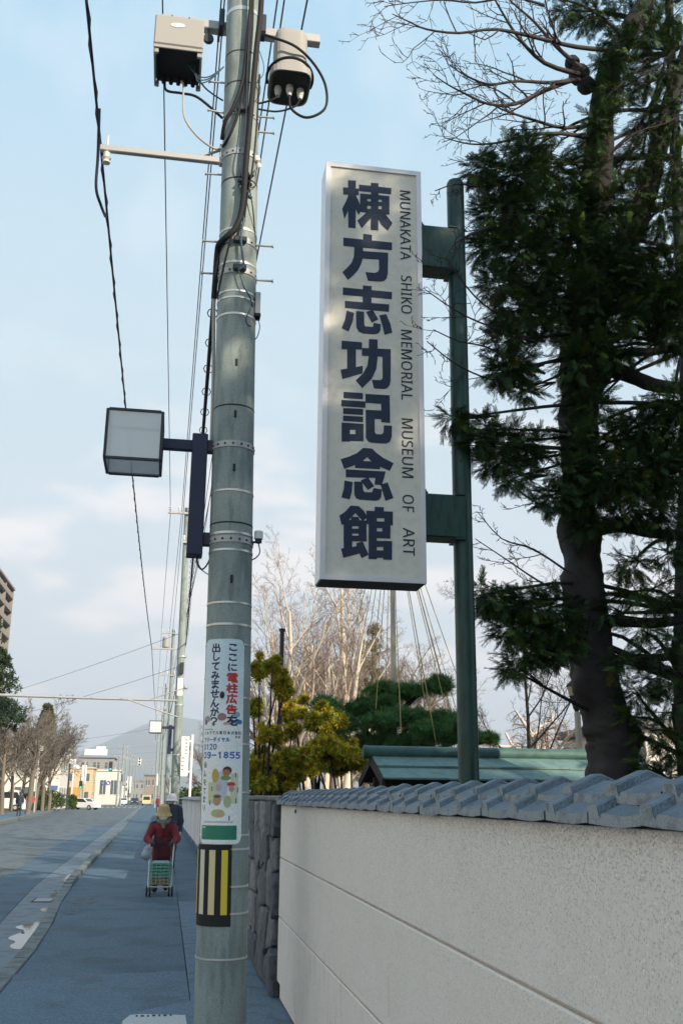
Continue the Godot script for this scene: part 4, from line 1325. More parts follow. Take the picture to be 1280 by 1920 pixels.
# strokes of the printed characters on a unit square (x right, y down)
const GLYPH := {
	"ko": [[0.2, 0.2, 0.5, 0.17, 0.82, 0.22, 0.68, 0.3], [0.2, 0.6, 0.22, 0.78, 0.5, 0.86, 0.86, 0.8]],
	"ni": [[0.16, 0.14, 0.12, 0.5, 0.18, 0.9], [0.42, 0.25, 0.86, 0.24], [0.4, 0.62, 0.5, 0.82, 0.88, 0.8]],
	"den": [[0.15, 0.08, 0.85, 0.08], [0.06, 0.32, 0.06, 0.22, 0.94, 0.22, 0.94, 0.32], [0.5, 0.08, 0.5, 0.45], [0.22, 0.33, 0.38, 0.34], [0.62, 0.34, 0.78, 0.33], [0.18, 0.52, 0.82, 0.52, 0.82, 0.82, 0.18, 0.82, 0.18, 0.52], [0.18, 0.67, 0.82, 0.67], [0.5, 0.5, 0.5, 0.95, 0.92, 0.95, 0.94, 0.85]],
	"chu": [[0.04, 0.3, 0.42, 0.3], [0.24, 0.06, 0.24, 0.96], [0.24, 0.35, 0.05, 0.7], [0.24, 0.38, 0.42, 0.58], [0.62, 0.06, 0.76, 0.15], [0.48, 0.28, 0.95, 0.28], [0.52, 0.56, 0.92, 0.56], [0.72, 0.28, 0.72, 0.9], [0.44, 0.92, 0.97, 0.92]],
	"kou": [[0.52, 0.04, 0.52, 0.18], [0.14, 0.2, 0.95, 0.2], [0.18, 0.2, 0.18, 0.6, 0.06, 0.94], [0.55, 0.38, 0.36, 0.86, 0.86, 0.8], [0.7, 0.58, 0.9, 0.94]],
	"koku": [[0.28, 0.08, 0.16, 0.3], [0.2, 0.22, 0.85, 0.22], [0.52, 0.05, 0.52, 0.46], [0.05, 0.46, 0.95, 0.46], [0.2, 0.62, 0.8, 0.62, 0.8, 0.92, 0.2, 0.92, 0.2, 0.62]],
	"wo": [[0.12, 0.22, 0.82, 0.2], [0.46, 0.06, 0.34, 0.38, 0.14, 0.62, 0.5, 0.46, 0.56, 0.7], [0.92, 0.4, 0.5, 0.62, 0.38, 0.82, 0.55, 0.92, 0.86, 0.9]],
	"de": [[0.5, 0.05, 0.5, 0.92], [0.2, 0.16, 0.2, 0.46, 0.8, 0.46], [0.8, 0.16, 0.8, 0.5], [0.1, 0.56, 0.1, 0.93, 0.9, 0.93], [0.9, 0.56, 0.9, 0.96]],
	"shi": [[0.3, 0.08, 0.26, 0.6, 0.36, 0.88, 0.6, 0.88, 0.88, 0.62]],
	"te": [[0.1, 0.22, 0.88, 0.16, 0.55, 0.36, 0.42, 0.62, 0.52, 0.84, 0.78, 0.9]],
	"mi": [[0.18, 0.2, 0.55, 0.16, 0.3, 0.7, 0.14, 0.78, 0.1, 0.62, 0.3, 0.54, 0.6, 0.6, 0.9, 0.72], [0.76, 0.36, 0.7, 0.7, 0.5, 0.94]],
	"ma": [[0.14, 0.2, 0.86, 0.2], [0.18, 0.42, 0.82, 0.42], [0.5, 0.06, 0.52, 0.76, 0.36, 0.92, 0.18, 0.82, 0.32, 0.7, 0.6, 0.74, 0.86, 0.9]],
	"se": [[0.06, 0.4, 0.94, 0.34], [0.7, 0.08, 0.68, 0.6, 0.56, 0.64], [0.3, 0.14, 0.3, 0.78, 0.42, 0.9, 0.84, 0.88]],
	"n": [[0.5, 0.06, 0.1, 0.92, 0.34, 0.52, 0.5, 0.54, 0.52, 0.84, 0.66, 0.92, 0.92, 0.64]],
	"ka": [[0.1, 0.32, 0.6, 0.28, 0.66, 0.4, 0.56, 0.86, 0.42, 0.82], [0.38, 0.06, 0.28, 0.6, 0.1, 0.94], [0.78, 0.28, 0.94, 0.56], [0.82, 0.04, 0.88, 0.14]],
	"q": [[0.2, 0.3, 0.26, 0.1, 0.6, 0.08, 0.8, 0.24, 0.72, 0.46, 0.48, 0.56, 0.46, 0.72], [0.45, 0.9, 0.47, 0.92]],
	"fu": [[0.12, 0.16, 0.86, 0.16, 0.74, 0.58, 0.36, 0.92]],
	"ri": [[0.24, 0.12, 0.24, 0.58], [0.74, 0.1, 0.74, 0.55, 0.44, 0.92]],
	"bar": [[0.08, 0.5, 0.92, 0.5]],
	"da": [[0.36, 0.06, 0.1, 0.48], [0.32, 0.2, 0.72, 0.2, 0.6, 0.62, 0.26, 0.94], [0.3, 0.46, 0.6, 0.66], [0.84, 0.04, 0.88, 0.14]],
	"i": [[0.8, 0.1, 0.12, 0.56], [0.56, 0.34, 0.56, 0.94]],
	"ya": [[0.08, 0.38, 0.9, 0.24, 0.7, 0.5], [0.32, 0.1, 0.54, 0.94]],
	"ru": [[0.28, 0.16, 0.26, 0.6, 0.06, 0.9], [0.58, 0.1, 0.58, 0.88, 0.94, 0.58]],
	"ro": [[0.18, 0.2, 0.82, 0.2, 0.82, 0.84, 0.18, 0.84, 0.18, 0.2]],
	"u": [[0.5, 0.04, 0.5, 0.2], [0.14, 0.46, 0.14, 0.24, 0.86, 0.24, 0.78, 0.6, 0.42, 0.94]],
	"tou": [[0.1, 0.18, 0.9, 0.18], [0.22, 0.34, 0.78, 0.34, 0.78, 0.62, 0.22, 0.62, 0.22, 0.34], [0.22, 0.48, 0.78, 0.48], [0.5, 0.05, 0.5, 0.96], [0.48, 0.64, 0.1, 0.9], [0.52, 0.64, 0.9, 0.9]],
	"nichi": [[0.22, 0.1, 0.78, 0.1, 0.78, 0.92, 0.22, 0.92, 0.22, 0.1], [0.22, 0.5, 0.78, 0.5]],
	"hon": [[0.08, 0.28, 0.92, 0.28], [0.5, 0.05, 0.5, 0.95], [0.48, 0.3, 0.08, 0.78], [0.52, 0.3, 0.92, 0.78], [0.3, 0.72, 0.7, 0.72]],
	"shiki": [[0.06, 0.28, 0.94, 0.28], [0.64, 0.06, 0.72, 0.6, 0.94, 0.9], [0.1, 0.52, 0.52, 0.52], [0.3, 0.52, 0.3, 0.84], [0.08, 0.9, 0.56, 0.8]],
	"kai": [[0.5, 0.05, 0.08, 0.42], [0.5, 0.05, 0.92, 0.42], [0.3, 0.42, 0.7, 0.42], [0.12, 0.58, 0.88, 0.58], [0.44, 0.6, 0.24, 0.88, 0.74, 0.84], [0.64, 0.7, 0.84, 0.94]],
	"sha": [[0.2, 0.06, 0.28, 0.14], [0.06, 0.28, 0.4, 0.28, 0.08, 0.66], [0.26, 0.44, 0.26, 0.95], [0.52, 0.42, 0.92, 0.42], [0.72, 0.1, 0.72, 0.9], [0.46, 0.9, 0.98, 0.9]],
	"0": [[0.5, 0.08, 0.2, 0.2, 0.14, 0.5, 0.2, 0.8, 0.5, 0.92, 0.8, 0.8, 0.86, 0.5, 0.8, 0.2, 0.5, 0.08]],
	"1": [[0.3, 0.24, 0.55, 0.08, 0.55, 0.93]],
	"2": [[0.16, 0.3, 0.26, 0.12, 0.62, 0.08, 0.82, 0.26, 0.72, 0.48, 0.16, 0.92, 0.86, 0.92]],
	"5": [[0.8, 0.1, 0.26, 0.1, 0.2, 0.46, 0.6, 0.4, 0.84, 0.6, 0.76, 0.84, 0.46, 0.94, 0.16, 0.84]],
	"8": [[0.5, 0.08, 0.24, 0.18, 0.26, 0.4, 0.74, 0.56, 0.84, 0.74, 0.5, 0.93, 0.16, 0.74, 0.26, 0.56, 0.74, 0.4, 0.76, 0.18, 0.5, 0.08]],
	"9": [[0.84, 0.4, 0.5, 0.56, 0.18, 0.42, 0.22, 0.16, 0.5, 0.08, 0.78, 0.16, 0.84, 0.46, 0.74, 0.8, 0.44, 0.93, 0.2, 0.84]],
	"-": [[0.15, 0.52, 0.85, 0.52]],
}

func stroke(im: Image, a: Vector2, b: Vector2, r: float, c: Color) -> void:
	var x0 := maxi(0, int(minf(a.x, b.x) - r - 1.0))
	var x1 := mini(im.get_width() - 1, int(maxf(a.x, b.x) + r + 1.0))
	var y0 := maxi(0, int(minf(a.y, b.y) - r - 1.0))
	var y1 := mini(im.get_height() - 1, int(maxf(a.y, b.y) + r + 1.0))
	var d := b - a
	var l2 := maxf(d.length_squared(), 0.0001)
	for y in range(y0, y1 + 1):
		for x in range(x0, x1 + 1):
			var p := Vector2(x + 0.5, y + 0.5)
			var k := clampf((p - a).dot(d) / l2, 0.0, 1.0)
			var e := clampf(r + 0.5 - p.distance_to(a + d * k), 0.0, 1.0)
			if e > 0.0:
				im.set_pixel(x, y, im.get_pixel(x, y).lerp(c, e))

func glyph(im: Image, g: String, o: Vector2, s: Vector2, r: float, c: Color) -> void:
	for st in GLYPH[g]:
		for i in range(0, st.size() - 2, 2):
			stroke(im, o + Vector2(st[i], st[i + 1]) * s, o + Vector2(st[i + 2], st[i + 3]) * s, r, c)

func blob(im: Image, o: Vector2, s: Vector2, c: Color) -> void:
	for y in range(maxi(0, int(o.y - s.y)), mini(im.get_height(), int(o.y + s.y) + 1)):
		for x in range(maxi(0, int(o.x - s.x)), mini(im.get_width(), int(o.x + s.x) + 1)):
			var e := Vector2((x - o.x) / s.x, (y - o.y) / s.y).length()
			if e < 1.0:
				im.set_pixel(x, y, im.get_pixel(x, y).lerp(c, clampf((1.0 - e) * 6.0, 0.0, 1.0)))

func poster_image() -> ImageTexture:
	var w := 400
	var h := 1960
	var im := Image.create(w, h, false, Image.FORMAT_RGB8)
	im.fill(lin(0.82, 0.84, 0.86))
	for y in 860:       # pale blue printed field on the upper half
		var k := smoothstep(860.0, 380.0, float(y))
		im.fill_rect(Rect2i(0, y, w, 1), lin(0.82, 0.84, 0.86).lerp(lin(0.58, 0.74, 0.82), k * 0.85))
	var ink := lin(0.02, 0.03, 0.09)
	var red := lin(0.46, 0.03, 0.035)
	var blue := lin(0.03, 0.13, 0.42)
	# little street picture behind the two headlines
	blob(im, Vector2(55, 790), Vector2(46, 34), lin(0.34, 0.28, 0.3))
	blob(im, Vector2(40, 820), Vector2(22, 26), lin(0.12, 0.08, 0.22))
	blob(im, Vector2(205, 770), Vector2(44, 40), lin(0.32, 0.16, 0.2))
	blob(im, Vector2(330, 745), Vector2(40, 30), lin(0.2, 0.5, 0.58))
	blob(im, Vector2(350, 815), Vector2(44, 26), lin(0.06, 0.2, 0.42))
	blob(im, Vector2(250, 835), Vector2(36, 18), lin(0.55, 0.38, 0.28))
	blob(im, Vector2(130, 840), Vector2(22, 18), lin(0.2, 0.36, 0.34))
	im.fill_rect(Rect2i(0, 850, w, 30), lin(0.82, 0.84, 0.86))
	var s := Vector2(88, 88)
	var yy := 40.0
	for g in ["ko", "ko", "ni"]:
		glyph(im, g, Vector2(244, yy), s, 7.5, ink)
		yy += 100.0
	for g in ["den", "chu", "kou", "koku"]:
		glyph(im, g, Vector2(240, yy), Vector2(96, 92), 8.5, red)
		yy += 104.0
	glyph(im, "wo", Vector2(244, yy), Vector2(104, 100), 9.0, ink)
	yy = 44.0
	for g in ["de", "shi", "te", "mi", "ma", "se", "n", "ka", "q"]:
		glyph(im, g, Vector2(90, yy), s, 7.5, ink)
		yy += 91.0
	# company line, freephone line and the number
	var x := 22.0
	for g in ["i", "ru", "u", "te", "ru", "tou", "nichi", "hon", "shiki", "kai", "sha"]:
		glyph(im, g, Vector2(x, 906), Vector2(28, 34), 2.6, lin(0.08, 0.09, 0.1))
		x += 33.0
	for k in 12:
		im.fill_rect(Rect2i(24 + k * 9, 884, 6, 11), lin(0.2, 0.2, 0.22))
	glyph(im, "ma", Vector2(322, 948), Vector2(22, 24), 2.0, lin(0.1, 0.1, 0.12))
	glyph(im, "de", Vector2(350, 948), Vector2(22, 24), 2.0, lin(0.1, 0.1, 0.12))
	x = 22.0
	for g in ["fu", "ri", "bar", "da", "i", "ya", "ru"]:
		glyph(im, g, Vector2(x, 968), Vector2(32, 42), 4.0, blue)
		x += 37.0
	x = 20.0
	for g in ["0", "1", "2", "0"]:
		glyph(im, g, Vector2(x, 1028), Vector2(34, 58), 5.0, blue)
		x += 38.0
	x = 18.0
	for g in ["0", "9", "-", "1", "8", "5", "5"]:
		glyph(im, g, Vector2(x, 1104), Vector2(46, 64), 6.5, blue)
		x += 52.0
	# brush writing down the left side
	var br := [["kai", 1196], ["n", 1280], ["wo", 1360], ["te", 1440], ["ma", 1520], ["ri", 1600]]
	for q in br:
		glyph(im, q[0], Vector2(26, q[1]), Vector2(44, 62), 3.6, lin(0.07, 0.06, 0.06))
	# pictures: plain little figures and pale fields between them
	im.fill_rect(Rect2i(96, 1390, 96, 200), lin(0.6, 0.6, 0.36))
	im.fill_rect(Rect2i(290, 1310, 70, 280), lin(0.64, 0.64, 0.48))
	blob(im, Vector2(215, 1420), Vector2(60, 150), lin(0.5, 0.56, 0.64))
	blob(im, Vector2(160, 1330), Vector2(34, 72), lin(0.5, 0.36, 0.1))
	blob(im, Vector2(262, 1280), Vector2(40, 40), lin(0.03, 0.025, 0.02))
	blob(im, Vector2(256, 1302), Vector2(34, 36), lin(0.5, 0.16, 0.08))
	blob(im, Vector2(250, 1350), Vector2(46, 24), lin(0.16, 0.3, 0.12))
	blob(im, Vector2(192, 1440), Vector2(28, 40), lin(0.5, 0.42, 0.42))
	blob(im, Vector2(296, 1408), Vector2(38, 22), lin(0.5, 0.05, 0.04))
	blob(im, Vector2(300, 1450), Vector2(26, 34), lin(0.5, 0.32, 0.24))
	blob(im, Vector2(180, 1560), Vector2(38, 54), lin(0.46, 0.28, 0.22))
	blob(im, Vector2(182, 1522), Vector2(36, 16), lin(0.2, 0.06, 0.04))
	blob(im, Vector2(268, 1570), Vector2(36, 62), lin(0.42, 0.46, 0.26))
	blob(im, Vector2(190, 1680), Vector2(64, 42), lin(0.44, 0.5, 0.2))
	blob(im, Vector2(214, 1690), Vector2(34, 28), lin(0.56, 0.38, 0.24))
	for q in [[330, 1300], [350, 1440], [336, 1540], [128, 1430], [112, 1560], [280, 1700]]:
		im.fill_rect(Rect2i(q[0], q[1], 12, 44), lin(0.14, 0.16, 0.34))
	for k in 22:
		im.fill_rect(Rect2i(56 + k * 12, 1752, 8, 14), lin(0.3, 0.36, 0.34))
	im.fill_rect(Rect2i(24, 1790, 330, 130), lin(0.015, 0.2, 0.125))
	im.fill_rect(Rect2i(32, 1800, 44, 14), lin(0.5, 0.6, 0.56))
	# grime and speckle over the print
	var f := FastNoiseLite.new()
	f.seed = 12
	f.frequency = 0.05
	for y in h:
		for x2 in w:
			var k := 1.0 + f.get_noise_2d(x2, y * 0.5) * 0.07 + f.get_noise_2d(x2 * 9.0, y * 9.0) * 0.06
			var c := im.get_pixel(x2, y)
			im.set_pixel(x2, y, Color(c.r * k, c.g * k, c.b * k))
	return ImageTexture.create_from_image(im)

# a sheet bent round the pole between two angles
func wrap_sheet(y0: float, y1: float, d0: float, d1: float, out: float, corner := 0.0) -> B:
	var b := B.new()
	var m := 28
	for k in m:
		var q := []
		for w in [[k, 0], [k + 1, 0], [k + 1, 1], [k, 1]]:
			var u: float = float(w[0]) / m
			var e := minf(u, 1.0 - u) * deg_to_rad(d1 - d0) * 0.17
			var cut := corner * (1.0 - sqrt(1.0 - pow(1.0 - clampf(e / corner, 0.0, 1.0), 2.0))) if corner > 0.0 else 0.0
			var y := y0 + cut if w[1] == 0 else y1 - cut
			q.append([around_pole(y, lerpf(d0, d1, u), out), Vector2(u, 1.0 - (y - y0) / (y1 - y0))])
		var nn: Vector3 = (q[0][0] + q[2][0]) * 0.5 - Vector3(px(y0), (q[0][0].y + q[2][0].y) * 0.5, -7.5)
		nn.y = 0.0
		nn = nn.normalized()
		b.face(q[0][0], q[1][0], q[2][0], nn, q[0][1], q[1][1], q[2][1])
		b.face(q[0][0], q[2][0], q[3][0], nn, q[0][1], q[2][1], q[3][1])
		for w in [[0, 1], [3, 2]]:
			var a: Vector3 = q[w[0]][0]
			var c: Vector3 = q[w[1]][0]
			b.quad(a, c, c - nn * 0.004, a - nn * 0.004)
	return b

func pole_advertisement() -> void:
	var y1: float = Vector3(0.4, 2.725, -7.33).y
	var y0: float = Vector3(0.391, 1.29, -7.33).y
	var t := thing("pole_poster", "white curved advertising plate with Japanese print wrapped on the foreground pole", "poster", Vector3(px(y0), y0, -7.33))
	plain("poster", 1.0, 1.0, 1.0, 0.38)
	M.poster.albedo_texture = poster_image()
	M.poster.texture_repeat = false
	part("plate", wrap_sheet(y0, y1, -68.0, 42.0, 0.006, 0.05), M.poster, t)
	for y in [y1 - 0.03, y1 - 0.42, y1 - 0.75, y0 + 0.35, y0 + 0.06]:
		var b := B.new()
		ring_band(b, y, 0.01, 0.004, 42.0, 292.0)
		part("strap", b, M.steel_strap, t)
	var kn := B.new()
	var kc := around_pole(Vector3(0.397, 2.317, -7.33).y, -12.0, 0.008)
	kn.ball(kc, Vector3(0.018, 0.026, 0.014), 12, 8)
	part("knob", kn, M.dark_paint, t)
	# striped guard below it
	var g1 := y0 - 0.004
	var g0: float = Vector3(0.371, 0.756, -7.33).y
	var g := thing("striped_guard", "black rubber guard with yellow stripes wrapped low on the foreground pole", "pole guard", Vector3(px(g0), g0, -7.33))
	part("sheet", wrap_sheet(g0, g1, -125.0, 19.0, 0.005), M.rubber, g)
	plain("stripe_yellow", 0.72, 0.56, 0.05, 0.45)
	plain("stripe_faded", 0.72, 0.6, 0.33, 0.55)
	plain("stripe_pale", 0.66, 0.64, 0.5, 0.55)
	var sp := [[-4.0, 10.0, "stripe_yellow"], [-33.0, -18.0, "stripe_faded"], [-62.0, -46.0, "stripe_pale"], [-94.0, -76.0, "stripe_yellow"], [-120.0, -108.0, "stripe_faded"]]
	for s in sp:
		part("stripe", wrap_sheet(g0 + 0.075, g1 - 0.035, s[0], s[1], 0.0075), M[s[2]], g)
	for y in [g1 - 0.03, (g0 + g1) * 0.5 - 0.01, g0 + 0.08]:
		var b := B.new()
		ring_band(b, y, 0.012, 0.005, 17.0, 238.0)
		part("strap", b, M.steel_strap, g)

# ---------- plants ----------
var rt := RandomNumberGenerator.new()

func off_axis(d: Vector3, ang: float, spin: float) -> Vector3:
	var u := d.cross(Vector3(0.3, 0.2, 0.93) if absf(d.y) > 0.8 else Vector3.UP).normalized()
	var w := d.cross(u)
	return (d * cos(ang) + (u * cos(spin) + w * sin(spin)) * sin(ang)).normalized()

# one limb and all that grows from it; bs[level] collects the geometry
func grow(bs: Array, p: Vector3, d: Vector3, ln: float, r: float, lv: int, P: Dictionary) -> void:
	var segs: int = P.segs[lv]
	var pts := [p]
	var rad := [r]
	var dirs := [d]
	for i in segs:
		d = (d + Vector3(rt.randfn(0, 1), rt.randfn(0, 1), rt.randfn(0, 1)) * P.wob[lv] + Vector3.UP * P.up[lv]).normalized()
		p += d * ln / segs
		pts.append(p)
		rad.append(r * lerpf(1.0, P.tip[lv], float(i + 1) / segs))
		dirs.append(d)
	bs[mini(lv, bs.size() - 1)].tube(pts, rad, P.sides[lv], false)
	sprout(bs, pts, rad, dirs, ln, lv, P)

func sprout(bs: Array, pts: Array, rad: Array, dirs: Array, ln: float, lv: int, P: Dictionary) -> void:
	if lv >= P.kids.size():
		return
	var n: int = P.kids[lv]
	var segs := pts.size() - 1
	for k in n:
		var t := clampf(lerpf(P.start[lv], 1.0, (k + rt.randf()) / n), 0.0, 0.999)
		var f := t * segs
		var i := int(f)
		var q: Vector3 = pts[i].lerp(pts[i + 1], f - i)
		var rr: float = lerpf(rad[i], rad[i + 1], f - i)
		var nd := off_axis(dirs[i + 1], deg_to_rad(P.ang[lv]) * rt.randf_range(0.7, 1.25), rt.randf() * TAU)
		var nl: float = ln * P.ratio[lv] * rt.randf_range(0.7, 1.2) * (1.15 - 0.6 * t)
		grow(bs, q, nd, nl, maxf(rr * P.thin[lv], P.least), lv + 1, P)

func bare_tree(called: String, label: String, base: Vector3, h: float, r: float, P: Dictionary, bark: Material, twig: Material, group: String, lean := Vector3.ZERO, sd := 1) -> Node3D:
	rt.seed = sd
	var t := thing(called, label, "tree", base, group)
	var bs := [B.new(), B.new(), B.new()]
	grow(bs, base - Vector3(0, 0.1, 0), (Vector3.UP + lean).normalized(), h, r, 0, P)
	part("trunk", bs[0], bark, t)
	part("limbs", bs[1], bark, t)
	part("crown", bs[2], twig, t)
	return t

const SPREADING := {"segs": [6, 6, 5, 4, 3], "wob": [0.05, 0.12, 0.16, 0.2, 0.2], "up": [0.05, 0.12, 0.08, 0.05, 0.02], "tip": [0.35, 0.3, 0.3, 0.4, 0.5], "sides": [10, 7, 5, 3, 3], "kids": [9, 8, 7, 5], "start": [0.28, 0.2, 0.15, 0.1], "ang": [48, 45, 45, 42], "ratio": [0.62, 0.5, 0.48, 0.5], "thin": [0.55, 0.5, 0.5, 0.6], "least": 0.004}
const UPRIGHT := {"segs": [7, 6, 5, 4, 3], "wob": [0.05, 0.1, 0.14, 0.18, 0.2], "up": [0.06, 0.16, 0.1, 0.04, 0.0], "tip": [0.25, 0.3, 0.3, 0.4, 0.5], "sides": [8, 6, 4, 3, 3], "kids": [10, 7, 6, 5], "start": [0.25, 0.2, 0.15, 0.1], "ang": [36, 38, 42, 42], "ratio": [0.5, 0.48, 0.5, 0.5], "thin": [0.5, 0.5, 0.5, 0.6], "least": 0.0035}
const WEEPING := {"segs": [5, 7, 7, 5], "wob": [0.1, 0.16, 0.12, 0.1], "up": [0.05, 0.06, -0.2, -0.3], "tip": [0.6, 0.35, 0.3, 0.5], "sides": [9, 7, 4, 3], "kids": [8, 9, 7], "start": [0.55, 0.2, 0.15], "ang": [62, 50, 45], "ratio": [0.75, 0.55, 0.55], "thin": [0.6, 0.45, 0.5], "least": 0.005}

# --- leaf pieces ---
func spray_mesh(sd: int) -> ArrayMesh:       # flat scale-leaf fan, about one unit long, along +x
	var b := B.new()
	rt.seed = sd
	b.tube([Vector3.ZERO, Vector3(0.5, 0.03, 0), Vector3(1.0, -0.05, 0)], [0.014, 0.01, 0.004], 3, false)
	for i in 9:
		var x := 0.08 + i * 0.1
		for s in [-1.0, 1.0]:
			var l: float = (0.46 - 0.036 * i) * rt.randf_range(0.7, 1.15)
			var d := Vector3(0.8, rt.randf_range(-0.3, 0.3), s * 0.6).normalized()
			var o := Vector3(x, 0, 0)
			var w := Vector3(0.55, 0.12, -s * 0.8).normalized() * 0.02
			b.tri(o - w, o + w, o + d * l)
			for k in 3:      # leaflets along each side shoot
				var q := o + d * l * (0.3 + 0.25 * k)
				for e in [-1.0, 1.0]:
					var d2 := (d + Vector3(0.1, rt.randf_range(-0.15, 0.15), e * 0.75)).normalized()
					b.tri(q - d * 0.025, q + d * 0.03, q + d2 * l * (0.4 - 0.08 * k))
	return b.mesh()

func tuft_mesh(sd: int, n: int, w: float, cone: float) -> ArrayMesh:      # narrow leaves out of one point, along +y
	var b := B.new()
	rt.seed = sd
	for i in n:
		var d := off_axis(Vector3.UP, deg_to_rad(cone) * sqrt(rt.randf()), rt.randf() * TAU)
		var s := d.cross(Vector3(rt.randfn(0, 1), rt.randfn(0, 1), rt.randfn(0, 1))).normalized() * w
		var l := rt.randf_range(0.7, 1.05)
		var o := d * rt.randf_range(0.0, 0.15)
		b.tri(o - s * 0.5, o + d * l * 0.6 + s, o + d * l)
		b.tri(o - s * 0.5, o + d * l, o + d * l * 0.55 - s)
	return b.mesh()

func leaf_mat(key: String, r: float, g: float, b: float, back := 0.25, rough := 0.6) -> StandardMaterial3D:
	var m := plain(key, r, g, b, rough)
	m.vertex_color_use_as_albedo = true
	m.backlight_enabled = true
	m.backlight = lin(r, g, b) * back
	m.metallic_specular = 0.3
	return m

func scatter(called: String, mesh: Mesh, m: Material, xs: Array, cs: Array, parent: Node3D) -> MultiMeshInstance3D:
	var mm := MultiMesh.new()
	mm.transform_format = MultiMesh.TRANSFORM_3D
	mm.use_colors = true
	mm.mesh = mesh
	mm.instance_count = xs.size()
	for i in xs.size():
		mm.set_instance_transform(i, xs[i])
		mm.set_instance_color(i, cs[i])
	var o := MultiMeshInstance3D.new()
	o.name = called
	o.multimesh = mm
	o.material_override = m
	o.set_meta("kind", "stuff")
	parent.add_child(o, true)
	o.position = -parent.position
	return o

# fill a squashed ball with leaf pieces; the axis of each points out of the clump
func clump(xs: Array, cs: Array, o: Vector3, rad: Vector3, n: int, s0: float, s1: float, along_y: bool, droop: float, tint: Callable, shell := 0.5) -> void:
	for i in n:
		var d := Vector3(rt.randfn(0, 1), rt.randfn(0, 1), rt.randfn(0, 1)).normalized()
		var k := pow(rt.randf(), shell)
		var p := o + d * rad * k
		var ax := (d * Vector3(1, 0.8, 1) + Vector3(rt.randfn(0, 0.45), rt.randfn(0, 0.45) - droop, rt.randfn(0, 0.45))).normalized()
		var q := ax.cross(Vector3(rt.randfn(0, 0.35), 1.0, rt.randfn(0, 0.35))).normalized()
		if not q.is_finite() or q.length() < 0.5:
			q = Vector3.RIGHT
		var w := ax.cross(q)
		var s := rt.randf_range(s0, s1)
		var bs := Basis(q, ax, w) if along_y else Basis(ax, w, -q)
		xs.append(Transform3D(bs.scaled(Vector3.ONE * s), p))
		cs.append(tint.call(k, d))

func tint_green(_k: float, _d: Vector3) -> Color:
	var y := rt.randf()
	if y < 0.1:
		return Color(2.3, 1.9, 0.9)  # bright yellow-green sprays: sun flecks put into the leaf colour
	if y < 0.125:
		return Color(3.0, 1.3, 0.5)
	var v := rt.randf_range(0.6, 1.25)
	return Color(v, v, v * rt.randf_range(0.8, 1.1))

func tint_gold(_k: float, _d: Vector3) -> Color:
	var v := rt.randf_range(0.65, 1.3)
	if rt.randf() < 0.3:
		return Color(v * 0.5, v * 0.78, v * 0.8)
	return Color(v, v * rt.randf_range(0.85, 1.05), v * 0.9)

func tint_plain(_k: float, _d: Vector3) -> Color:
	var v := rt.randf_range(0.65, 1.35)
	return Color(v * rt.randf_range(0.85, 1.2), v, v * rt.randf_range(0.8, 1.1))

